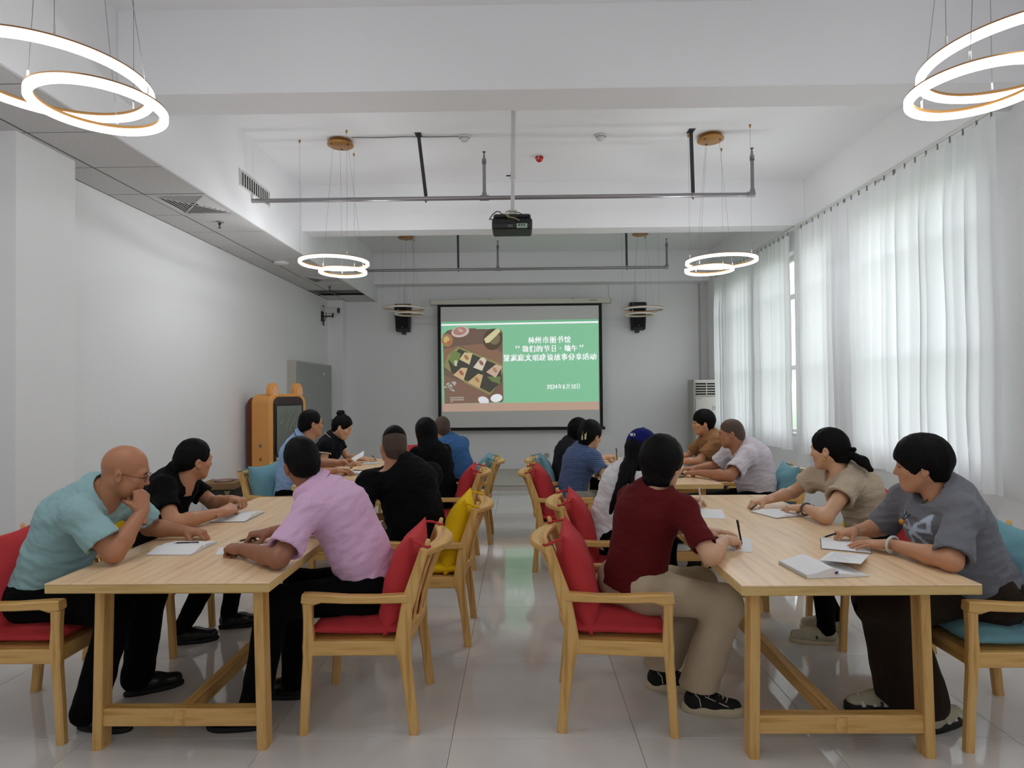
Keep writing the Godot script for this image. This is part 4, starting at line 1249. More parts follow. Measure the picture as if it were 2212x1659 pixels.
func box_by_wall():
	var t := thing("cardboard_box", "brown lidded cardboard box with a black band, stacked by the wall", "box", Vector3(-2.95, 0.0, -5.98), 0.12)
	var white := mat(Color(0.80, 0.81, 0.82), 0.6)
	part("lower_carton", box_between(Vector3(-0.155, 0.0, -0.14), Vector3(0.155, 0.46, 0.14), 0.004), white, t)
	part("band", box_between(Vector3(-0.150, 0.458, -0.135), Vector3(0.150, 0.580, 0.135), 0.004), mat(Color(0.10, 0.10, 0.09), 0.6), t)
	part("lid", box_between(Vector3(-0.165, 0.575, -0.155), Vector3(0.165, 0.640, 0.155), 0.006), mat(Color(0.52, 0.40, 0.26), 0.8), t)
	var st := st_new()
	tri(st, Vector3(0.06, 0.56, 0.137), Vector3(0.12, 0.56, 0.137), Vector3(0.08, 0.49, 0.137), Vector3.BACK)
	part("mark", done(st), mat(Color(0.55, 0.50, 0.34), 0.6), t)
	part("label_patch", box_between(Vector3(0.06, 0.28, 0.138), Vector3(0.14, 0.42, 0.142)), mat(Color(0.33, 0.28, 0.48), 0.6), t)
	var d := thing("paper_plate", "small pinkish plate lying on the cardboard box by the wall", "plate", Vector3(-2.93, 0.640, -5.97))
	part("dish", lathe_mesh([[0.0, 0.001], [0.07, 0.001], [0.095, 0.012], [0.093, 0.015], [0.068, 0.005], [0.0, 0.005]], 24), mat(Color(0.76, 0.64, 0.60), 0.6), d)

# -------------------------------------------------------------------- books, papers and pens on the tables
const TOP := 0.7525

func scribble(rows: int, seed_: int, dense := 1.0) -> ImageTexture:
	var rng := RandomNumberGenerator.new()
	rng.seed = seed_
	var im := Image.create(192, 256, false, Image.FORMAT_RGB8)
	im.fill(Color(0.94, 0.94, 0.945))
	for r in rows:
		var y := 20.0 + r * 224.0 / rows
		var x := 16.0 + rng.randf() * 10.0
		var stop := lerpf(90.0, 178.0, rng.randf())
		while x < stop:
			var n := rng.randi_range(2, 5)
			for k in n:
				var dx := rng.randf_range(-2.5, 2.5)
				im.fill_rect(Rect2i(int(x + dx), int(y + rng.randf_range(-3.5, 3.5)), rng.randi_range(1, 4), 1), Color(0.45, 0.46, 0.52))
			x += 7.0 / dense
	return ImageTexture.create_from_image(im)

# a stack of pages as a slab that swells towards the spine; x across the page from spine (0) to edge (w), z along the spine
func page_block(w: float, d: float, h: float, bulge: float, side: float) -> ArrayMesh:
	var st := st_new()
	var n := 14
	var T := func(i: int) -> Vector2:
		var u := float(i) / n
		var y := h * (1.0 - 0.35 * u) + bulge * sin(PI * pow(u, 0.55)) * (1.0 - u) * 1.6
		return Vector2(side * u * w, y if i > 0 else h * 0.55)
	for i in n:
		var a: Vector2 = T.call(i)
		var b: Vector2 = T.call(i + 1)
		st.set_smooth_group(0)
		quad(st, Vector3(a.x, a.y, -d / 2), Vector3(b.x, b.y, -d / 2), Vector3(b.x, b.y, d / 2), Vector3(a.x, a.y, d / 2), Vector3.UP)
		st.set_smooth_group(-1)
		for s in [-1.0, 1.0]:
			quad(st, Vector3(a.x, 0, s * d / 2), Vector3(b.x, 0, s * d / 2), Vector3(b.x, b.y, s * d / 2), Vector3(a.x, a.y, s * d / 2), Vector3(0, 0, s))
		quad(st, Vector3(a.x, 0, -d / 2), Vector3(b.x, 0, -d / 2), Vector3(b.x, 0, d / 2), Vector3(a.x, 0, d / 2), Vector3.DOWN)
	var e: Vector2 = T.call(n)
	st.set_smooth_group(-1)
	quad(st, Vector3(e.x, 0, -d / 2), Vector3(e.x, e.y, -d / 2), Vector3(e.x, e.y, d / 2), Vector3(e.x, 0, d / 2), Vector3(side, 0, 0))
	return done(st)

func open_book(label: String, at: Vector3, turn: float, w: float, d: float, h_left: float, h_right: float, cover: Color, bulge := 0.012, called := "open_notebook") -> Node3D:
	var t := thing(called, label, "notebook", at, turn, "open notebooks on the tables")
	part("cover", box_between(Vector3(-w - 0.003, 0.0, -d / 2 - 0.003), Vector3(w + 0.003, 0.0022, d / 2 + 0.003), 0.0008), mat(cover, 0.6), t)
	part("pages", page_block(w, d, h_left, bulge, -1.0), M.paper, t, Vector3(0, 0.0022, 0))
	part("pages", page_block(w, d, h_right, bulge * 0.5, 1.0), M.paper, t, Vector3(0, 0.0022, 0))
	return t

func sheet(label: String, at: Vector3, turn: float, w: float, d: float, tilt := Vector3.ZERO, tex: Texture2D = null) -> Node3D:
	var o := part("paper_sheet", box_between(Vector3(-w / 2, 0, -d / 2), Vector3(w / 2, 0.0012, d / 2)), M.paper, self, at)
	if tex:
		var st := st_new()
		picture_quad(st, Vector3(-w / 2, 0.0016, -d / 2), Vector3(w / 2, 0.0016, -d / 2), Vector3(w / 2, 0.0016, d / 2), Vector3(-w / 2, 0.0016, d / 2), Vector3.UP)
		var m := mat(Color.WHITE, 0.85)
		m.albedo_texture = tex
		part("handwriting", done(st, false), m, o)
	o.rotation = Vector3(tilt.x, turn, tilt.z)
	tag(o, label, "paper", "loose sheets of paper")
	return o

func pen(label: String, tip: Vector3, end: Vector3, col := Color(0.04, 0.04, 0.06)):
	var t := thing("pen", label, "pen", tip, 0.0, "pens")
	var d := (end - tip).normalized()
	var m := mat(col, 0.3)
	part("barrel", tube_mesh(PackedVector3Array([d * 0.014, d * 0.016, end - tip - d * 0.002, end - tip]), [0.0030, 0.0045, 0.0045, 0.0030], 10), m, t)
	part("nib", tube_mesh(PackedVector3Array([Vector3.ZERO, d * 0.015]), [0.0006, 0.0030], 8), M.steel, t)
	var side := d.cross(Vector3.UP).normalized() if absf(d.y) < 0.95 else Vector3.RIGHT
	part("clip", tube_mesh(PackedVector3Array([end - tip - d * 0.005 + side * 0.0058, end - tip - d * 0.04 + side * 0.0056]), 0.0011, 5), M.steel, t)

func build_table_things():
	# near table by the bald man
	var b := open_book("open white notebook with a pen across it beside the bald man", Vector3(-1.640, TOP, -2.925), PI / 2 - 0.03, 0.115, 0.215, 0.004, 0.010, Color(0.80, 0.80, 0.82))
	var wr := mat(Color.WHITE, 0.85)
	wr.albedo_texture = scribble(12, 4)
	pen("dark blue pen lying on the notebook beside the bald man", Vector3(-1.70, TOP + 0.020, -2.952), Vector3(-1.585, TOP + 0.020, -2.968), Color(0.05, 0.06, 0.18))
	var sp := open_book("spiral-bound notebook under the clasped hands of the man in black", Vector3(-1.715, TOP, -3.66), 0.0 + PI / 2, 0.135, 0.205, 0.004, 0.012, Color(0.30, 0.29, 0.31), 0.016)
	for k in 9:
		var rp := PackedVector3Array()
		for q in 13:
			var a := TAU * q / 12
			rp.append(Vector3(cos(a) * 0.009, 0.010 + sin(a) * 0.009, -0.09 + k * 0.0225))
		part("spiral_ring", tube_mesh(rp, 0.0011, 5), M.dark_steel, sp)
	sheet("white sheet under the hand of the man in pink", Vector3(-1.350, TOP, -2.905), 0.35, 0.20, 0.14)
	pen("black pen in the hand of the man in pink", Vector3(-1.425, TOP + 0.006, -3.035), Vector3(-1.285, TOP + 0.035, -3.062))
	# right near table
	sheet("white sheet the woman in dark red is writing on", Vector3(1.015, TOP, -2.955), -0.35, 0.20, 0.27)
	pen("black pen held by the woman in dark red", Vector3(1.052, TOP + 0.004, -2.888), Vector3(1.020, TOP + 0.135, -2.862))
	sheet("white sheet the woman in the blue cap is writing on", Vector3(1.125, TOP, -3.685), -0.25, 0.21, 0.28)
	pen("white pen held by the woman in the blue cap", Vector3(1.135, TOP + 0.004, -3.790), Vector3(1.112, TOP + 0.140, -3.772), Color(0.82, 0.82, 0.84))
	open_book("open notebook under the hands of the woman in beige", Vector3(1.545, TOP, -3.655), 0.35, 0.105, 0.205, 0.004, 0.006, Color(0.45, 0.42, 0.36), 0.006)
	pen("dark pen in the hand of the woman in beige", Vector3(1.405, TOP + 0.006, -3.730), Vector3(1.475, TOP + 0.030, -3.790))
	open_book("open notebook under the hands of the woman in grey", Vector3(1.545, TOP, -2.905), PI / 2 - 0.45, 0.11, 0.20, 0.004, 0.006, Color(0.25, 0.25, 0.27), 0.006)
	pen("black pen held by the woman in grey", Vector3(1.478, TOP + 0.018, -2.985), Vector3(1.612, TOP + 0.058, -2.992))
	var book := open_book("thick open book lying near the table corner under a loose sheet", Vector3(1.245, TOP, -2.520), 0.10, 0.128, 0.21, 0.020, 0.004, Color(0.80, 0.79, 0.74), 0.014, "open_book")
	part("page_edges", box_between(Vector3(-0.126, 0.003, -0.1035), Vector3(-0.02, 0.012, -0.1025)), M.page_edge, book)
	for k in 3:
		part("page_edges", box_between(Vector3(-0.130, 0.004 + k * 0.0036, -0.104), Vector3(-0.128, 0.0052 + k * 0.0036, 0.104)), M.page_edge, book)
	sheet("loose handwritten sheet resting on the open book", Vector3(1.385, TOP + 0.026, -2.605), -0.62, 0.150, 0.29, Vector3(-0.10, 0, 0.05), scribble(17, 8, 1.4))
	pen("dark blue pen tucked in the spine of the open book", Vector3(1.275, TOP + 0.014, -2.455), Vector3(1.245, TOP + 0.020, -2.408), Color(0.06, 0.07, 0.22))
	# far tables
	open_book("open notebook with a dark pen before the man in light blue", Vector3(-1.560, TOP, -5.66), 0.25, 0.095, 0.20, 0.004, 0.006, Color(0.35, 0.30, 0.26), 0.006)
	pen("black pen lying on the notebook before the man in light blue", Vector3(-1.585, TOP + 0.020, -5.70), Vector3(-1.47, TOP + 0.020, -5.68))
	sheet("sheet held up by the man in light blue", Vector3(-1.520, 0.895, -5.55), 0.20, 0.20, 0.14, Vector3(0.25, 0, 0.55))
	open_book("open notebook before the woman in navy", Vector3(-1.585, TOP, -6.43), 0.15, 0.075, 0.17, 0.004, 0.006, Color(0.20, 0.18, 0.17), 0.005)
	pen("pen in the hand of the woman in navy", Vector3(-1.520, TOP + 0.005, -6.455), Vector3(-1.590, TOP + 0.075, -6.505))
	sheet("sheet before the woman in the charcoal top", Vector3(0.985, TOP, -6.10), 0.2, 0.20, 0.27)
	pen("black pen held up by the woman in the charcoal top", Vector3(0.975, 0.792, -6.055), Vector3(0.962, 0.930, -6.035))
	sheet("sheet before the woman in the striped shirt", Vector3(0.975, TOP, -5.33), 0.1, 0.20, 0.27)
	var ink := thing("ink_box", "small black and white ink box on the far table", "box", Vector3(1.375, TOP, -5.215), 0.2)
	part("case", box_between(Vector3(-0.024, 0.0, -0.024), Vector3(0.024, 0.042, 0.024), 0.003), M.black, ink)
	part("label_band", box_between(Vector3(-0.0245, 0.008, -0.0245), Vector3(0.0245, 0.026, 0.0245), 0.002), mat(Color(0.62, 0.62, 0.58), 0.5), ink)

# -------------------------------------------------------------------- a distance field on a grid, meshed as surface nets
class Field:
	var o: Vector3
	var c: float
	var nx: int
	var ny: int
	var nz: int
	var v: PackedFloat32Array

	func _init(lo: Vector3, hi: Vector3, cell: float):
		c = cell
		o = lo - Vector3.ONE * cell * 2.0
		nx = int((hi.x - lo.x) / cell) + 6
		ny = int((hi.y - lo.y) / cell) + 6
		nz = int((hi.z - lo.z) / cell) + 6
		v.resize(nx * ny * nz)
		v.fill(1.0)

	func span(lo: Vector3, hi: Vector3) -> Array:
		return [clampi(int((lo.x - o.x) / c), 0, nx), clampi(int((hi.x - o.x) / c) + 2, 0, nx), clampi(int((lo.y - o.y) / c), 0, ny), clampi(int((hi.y - o.y) / c) + 2, 0, ny), clampi(int((lo.z - o.z) / c), 0, nz), clampi(int((hi.z - o.z) / c) + 2, 0, nz)]

	# tapered capsule; flat > 1 squeezes it along axis f; cut: flat end at b
	func cone(a: Vector3, b: Vector3, ra: float, rb: float, k: float, f := Vector3.ZERO, flat := 1.0, cut := false) -> void:
		var m := maxf(ra, rb) + k + c
		var s := span(a.min(b) - Vector3.ONE * m, a.max(b) + Vector3.ONE * m)
		var x0: int = s[0]
		var x1: int = s[1]
		var ba := b - a
		var L2 := maxf(ba.length_squared(), 1e-9)
		var dn := ba / sqrt(L2)
		var w := v
		var squeeze := flat != 1.0
		var inv := 2.0 / (1.0 + flat)
		for z in range(s[4], s[5]):
			for y in range(s[2], s[3]):
				var p := o + Vector3(x0, y, z) * c - a
				var i := (z * ny + y) * nx + x0
				for x in range(x0, x1):
					var h := clampf(p.dot(ba) / L2, 0.0, 1.0)
					var q := p - ba * h
					if squeeze:
						q += f * (q.dot(f) * (flat - 1.0))
					var d := q.length() - ra - (rb - ra) * h
					if squeeze:
						d *= inv
					if cut:
						d = maxf(d, (p - ba).dot(dn))
					var e := w[i]
					if d < e + k:
						if e < d + k and k > 0.0:
							var g := (k - absf(e - d)) / k
							w[i] = minf(e, d) - g * g * k * 0.25
						else:
							w[i] = d
					i += 1
					p.x += c
		v = w

	func ball(a: Vector3, r: Vector3, k: float, basis := Basis.IDENTITY, minus := false) -> void:
		var m := maxf(r.x, maxf(r.y, r.z)) + k + c
		var s := span(a - Vector3.ONE * m, a + Vector3.ONE * m)
		var x0: int = s[0]
		var x1: int = s[1]
		var w := v
		var bt := basis.transposed()
		var turned := basis != Basis.IDENTITY
		var ir := Vector3.ONE / r
		var ir2 := ir * ir
		for z in range(s[4], s[5]):
			for y in range(s[2], s[3]):
				var p := o + Vector3(x0, y, z) * c - a
				var i := (z * ny + y) * nx + x0
				for x in range(x0, x1):
					var q := bt * p if turned else p
					var k0 := (q * ir).length()
					var d := k0 * (k0 - 1.0) / maxf((q * ir2).length(), 1e-6)
					var e := w[i]
					if minus:
						d = -d
						if d > e - k:
							if e > d - k and k > 0.0:
								var g := (k - absf(e - d)) / k
								w[i] = maxf(e, d) + g * g * k * 0.25
							else:
								w[i] = d
					elif d < e + k:
						if e < d + k and k > 0.0:
							var g := (k - absf(e - d)) / k
							w[i] = minf(e, d) - g * g * k * 0.25
						else:
							w[i] = d
					i += 1
					p.x += c
		v = w

	# take a tapered capsule away
	func less(a: Vector3, b: Vector3, ra: float, rb: float) -> void:
		var m := maxf(ra, rb) + c * 2.0
		var s := span(a.min(b) - Vector3.ONE * m, a.max(b) + Vector3.ONE * m)
		var x0: int = s[0]
		var x1: int = s[1]
		var ba := b - a
		var L2 := maxf(ba.length_squared(), 1e-9)
		var w := v
		for z in range(s[4], s[5]):
			for y in range(s[2], s[3]):
				var p := o + Vector3(x0, y, z) * c - a
				var i := (z * ny + y) * nx + x0
				for x in range(x0, x1):
					var h := clampf(p.dot(ba) / L2, 0.0, 1.0)
					w[i] = maxf(w[i], ra + (rb - ra) * h - (p - ba * h).length())
					i += 1
					p.x += c
		v = w

	# keep only the side of a plane that n points away from, inside a box around `at`
	func trim(at: Vector3, n: Vector3, reach := 9.0) -> void:
		var s := span(at - Vector3.ONE * reach, at + Vector3.ONE * reach)
		var x0: int = s[0]
		var x1: int = s[1]
		var w := v
		var dx := n.x * c
		for z in range(s[4], s[5]):
			for y in range(s[2], s[3]):
				var i := (z * ny + y) * nx + x0
				var d := (o + Vector3(x0, y, z) * c - at).dot(n)
				for x in range(x0, x1):
					if d > w[i]:
						w[i] = d
					i += 1
					d += dx
		v = w

	# folds and creases: shifts the surface by noise
	func ruffle(noise: FastNoiseLite, amp: float, scale: Vector3, basis := Basis.IDENTITY) -> void:
		var w := v
		var band := c * 2.5
		var i := 0
		var bt := basis.transposed()
		for z in nz:
			for y in ny:
				for x in nx:
					if absf(w[i]) < band:
						var q := (bt * (o + Vector3(x, y, z) * c)) * scale
						w[i] += amp * noise.get_noise_3dv(q)
					i += 1
		v = w

	# -> {"v": points, "n": normals, "i": indices}
	func net() -> Dictionary:
		var w := v
		var band := c * 2.2
		var at := PackedInt32Array()
		at.resize(w.size())
		at.fill(-1)
		var pts := PackedVector3Array()
		var nrm := PackedVector3Array()
		var idx := PackedInt32Array()
		var sy := nx
		var sz := nx * ny
		var cells := PackedInt32Array()
		for z in nz - 1:
			for y in ny - 1:
				var i := z * sz + y * sy
				for x in nx - 1:
					var v0 := w[i]
					if absf(v0) < band:
						var v1 := w[i + 1]
						var v2 := w[i + sy]
						var v3 := w[i + sy + 1]
						var v4 := w[i + sz]
						var v5 := w[i + sz + 1]
						var v6 := w[i + sz + sy]
						var v7 := w[i + sz + sy + 1]
						var neg := int(v0 < 0.0) + int(v1 < 0.0) + int(v2 < 0.0) + int(v3 < 0.0) + int(v4 < 0.0) + int(v5 < 0.0) + int(v6 < 0.0) + int(v7 < 0.0)
						if neg > 0 and neg < 8:
							var s := Vector3.ZERO
							var n := 0
							if (v0 < 0.0) != (v1 < 0.0):
								s += Vector3(v0 / (v0 - v1), 0, 0)
								n += 1
							if (v2 < 0.0) != (v3 < 0.0):
								s += Vector3(v2 / (v2 - v3), 1, 0)
								n += 1
							if (v4 < 0.0) != (v5 < 0.0):
								s += Vector3(v4 / (v4 - v5), 0, 1)
								n += 1
							if (v6 < 0.0) != (v7 < 0.0):
								s += Vector3(v6 / (v6 - v7), 1, 1)
								n += 1
							if (v0 < 0.0) != (v2 < 0.0):
								s += Vector3(0, v0 / (v0 - v2), 0)
								n += 1
							if (v1 < 0.0) != (v3 < 0.0):
								s += Vector3(1, v1 / (v1 - v3), 0)
								n += 1
							if (v4 < 0.0) != (v6 < 0.0):
								s += Vector3(0, v4 / (v4 - v6), 1)
								n += 1
							if (v5 < 0.0) != (v7 < 0.0):
								s += Vector3(1, v5 / (v5 - v7), 1)
								n += 1
							if (v0 < 0.0) != (v4 < 0.0):
								s += Vector3(0, 0, v0 / (v0 - v4))
								n += 1
							if (v1 < 0.0) != (v5 < 0.0):
								s += Vector3(1, 0, v1 / (v1 - v5))
								n += 1
							if (v2 < 0.0) != (v6 < 0.0):
								s += Vector3(0, 1, v2 / (v2 - v6))
								n += 1
							if (v3 < 0.0) != (v7 < 0.0):
								s += Vector3(1, 1, v3 / (v3 - v7))
								n += 1
							at[i] = pts.size()
							pts.append(o + (Vector3(x, y, z) + s / n) * c)
							nrm.append(Vector3(v1 + v3 + v5 + v7 - v0 - v2 - v4 - v6, v2 + v3 + v6 + v7 - v0 - v1 - v4 - v5, v4 + v5 + v6 + v7 - v0 - v1 - v2 - v3).normalized())
							cells.append(i)
					i += 1
		for i in cells:
			var b := w[i] < 0.0
			if b != (w[i + 1] < 0.0):
				put(idx, at[i], at[i - sy], at[i - sy - sz], at[i - sz], b)
			if b != (w[i + sy] < 0.0):
				put(idx, at[i], at[i - sz], at[i - sz - 1], at[i - 1], b)
			if b != (w[i + sz] < 0.0):
				put(idx, at[i], at[i - 1], at[i - 1 - sy], at[i - sy], b)
		return {"v": pts, "n": nrm, "i": idx}

	func put(idx: PackedInt32Array, a: int, b: int, c2: int, d: int, flip: bool) -> void:
		if a < 0 or b < 0 or c2 < 0 or d < 0:
			return
		if flip:
			idx.append_array([a, c2, b, a, d, c2])
		else:
			idx.append_array([a, b, c2, a, c2, d])

# lays a piece (points, normals, indices, optional tints) under a transform into a growing body
class Body:
	var v := PackedVector3Array()
	var n := PackedVector3Array()
	var col := PackedColorArray()
	var i := PackedInt32Array()

	func add(d: Dictionary, base: Color, xf := Transform3D.IDENTITY, flip := false) -> void:
		var off := v.size()
		v.append_array(xf * (d.v as PackedVector3Array))
		var nb := xf.basis.inverse().transposed()
		var src: PackedVector3Array = d.n
		var nn := PackedVector3Array()
		nn.resize(src.size())
		for k in src.size():
			nn[k] = (nb * src[k]).normalized()
		n.append_array(nn)
		var cc := PackedColorArray()
		cc.resize(src.size())
		cc.fill(base)
		if d.has("t"):
			var t: PackedColorArray = d.t
			for k in src.size():
				cc[k] = base * t[k]
				cc[k].a = 1.0
		col.append_array(cc)
		var ii: PackedInt32Array = (d.i as PackedInt32Array).duplicate()
		for k in range(0, ii.size(), 3):
			var a := ii[k] + off
			var b := ii[k + 1] + off
			var c := ii[k + 2] + off
			ii[k] = a
			ii[k + 1] = c if flip else b
			ii[k + 2] = b if flip else c
		i.append_array(ii)

	func mesh(colours := true) -> ArrayMesh:
		var arr := []
		arr.resize(Mesh.ARRAY_MAX)
		arr[Mesh.ARRAY_VERTEX] = v
		arr[Mesh.ARRAY_NORMAL] = n
		if colours:
			arr[Mesh.ARRAY_COLOR] = col
		arr[Mesh.ARRAY_INDEX] = i
		var m := ArrayMesh.new()
		m.add_surface_from_arrays(Mesh.PRIMITIVE_TRIANGLES, arr)
		return m

func net_mesh(d: Dictionary, xf := Transform3D.IDENTITY) -> ArrayMesh:
	var b := Body.new()
	b.add(d, Color.WHITE, xf)
	return b.mesh(false)

# -------------------------------------------------------------------- heads and hands, made once and reused
# head frame: origin between the ears, y up, z to the face, x to the person's own left
func head_piece(kind: String) -> Dictionary:
	var key := "head_" + kind
	if M.has(key):
		return M[key]
	var female := kind == "woman"
	var full := 1.06 if kind == "full" else 1.0
	var F := Field.new(Vector3(-0.11, -0.20, -0.125), Vector3(0.11, 0.14, 0.125), 0.0042)
	F.ball(Vector3(0, 0.034, -0.014), Vector3(0.075, 0.092, 0.096), 0.0)
	F.ball(Vector3(0, -0.028, 0.024), Vector3(0.063 * full, 0.086, 0.068), 0.03)
	for s in [-1.0, 1.0]:
		F.cone(Vector3(s * 0.050 * full, -0.040, -0.004), Vector3(s * 0.020, -0.094, 0.050), 0.021 * full, 0.017, 0.03)
		F.ball(Vector3(s * 0.042 * full, -0.020, 0.058), Vector3(0.022, 0.020, 0.020), 0.025)
		if kind == "full":
			F.ball(Vector3(s * 0.046, -0.060, 0.036), Vector3(0.026, 0.030, 0.028), 0.03)
	F.ball(Vector3(0, -0.092, 0.054), Vector3(0.028, 0.021 if not female else 0.018, 0.026), 0.025)
	F.cone(Vector3(-0.036, 0.020, 0.070), Vector3(0.036, 0.020, 0.070), 0.016, 0.016, 0.02)
	# eye hollows, then the lidded eyes
	for s in [-1.0, 1.0]:
		F.ball(Vector3(s * 0.032, 0.002, 0.097), Vector3(0.018, 0.011, 0.014), 0.010, Basis.IDENTITY, true)
		F.ball(Vector3(s * 0.031, 0.001, 0.073), Vector3(0.0145, 0.0115, 0.0125), 0.004)
	# nose
	F.cone(Vector3(0, 0.014, 0.082), Vector3(0, -0.026, 0.098), 0.0075, 0.0105, 0.010)
	F.ball(Vector3(0, -0.029, 0.099), Vector3(0.0105, 0.009, 0.0105), 0.006)
	for s in [-1.0, 1.0]:
		F.ball(Vector3(s * 0.012, -0.031, 0.090), Vector3(0.008, 0.0075, 0.010), 0.006)
	# lips
	F.cone(Vector3(-0.017, -0.0555, 0.083), Vector3(0.017, -0.0555, 0.083), 0.0060, 0.0060, 0.006)
	F.cone(Vector3(-0.014, -0.0665, 0.081), Vector3(0.014, -0.0665, 0.081), 0.0070, 0.0070, 0.006)
	F.ball(Vector3(0, -0.0612, 0.093), Vector3(0.026, 0.0022, 0.008), 0.002, Basis.IDENTITY, true)
	# neck
	var nr := 0.047 if female else (0.062 if kind == "full" else 0.056)
	F.cone(Vector3(0, -0.055, -0.028), Vector3(0, -0.19, -0.052), nr, nr, 0.03)
	# ears
	for s in [-1.0, 1.0]:
		var eb := Basis(Vector3.UP, s * 0.42) * Basis(Vector3.RIGHT, -0.20)
		var at := Vector3(s * 0.080, -0.006, -0.012)
		F.ball(at, Vector3(0.0085, 0.031, 0.0195), 0.006, eb)
		F.ball(at + Vector3(s * -0.002, -0.026, 0.006), Vector3(0.007, 0.010, 0.010), 0.006, eb)
		F.ball(at + Vector3(s * 0.010, -0.001, 0.005), Vector3(0.0075, 0.015, 0.009), 0.004, eb, true)
	var d := F.net()
	var t := PackedColorArray()
	t.resize(d.v.size())
	for k in d.v.size():
		var p: Vector3 = d.v[k]
		var q := Color.WHITE
		if p.z > 0.05:
			var ax := absf(p.x)
			if ax < 0.021 and absf(p.y + 0.061) < 0.0125 - ax * 0.25 and p.z > 0.075:
				q = Color(0.92, 0.55, 0.55) if not female else Color(0.95, 0.46, 0.46)
			var ey := (p.y - 0.0005) - 0.02 * (ax - 0.031)
			if ax > 0.017 and ax < 0.046 and absf(ey) < 0.0042:
				q = Color(0.10, 0.08, 0.08)
			var by := p.y - (0.027 if female else 0.0255) + absf(ax - 0.03) * 0.18
			if ax > 0.012 and ax < 0.050 and absf(by) < (0.0032 if female else 0.0052):
				q = Color(0.16, 0.13, 0.12)
		t[k] = q
	d.t = t
	M[key] = d
	return d

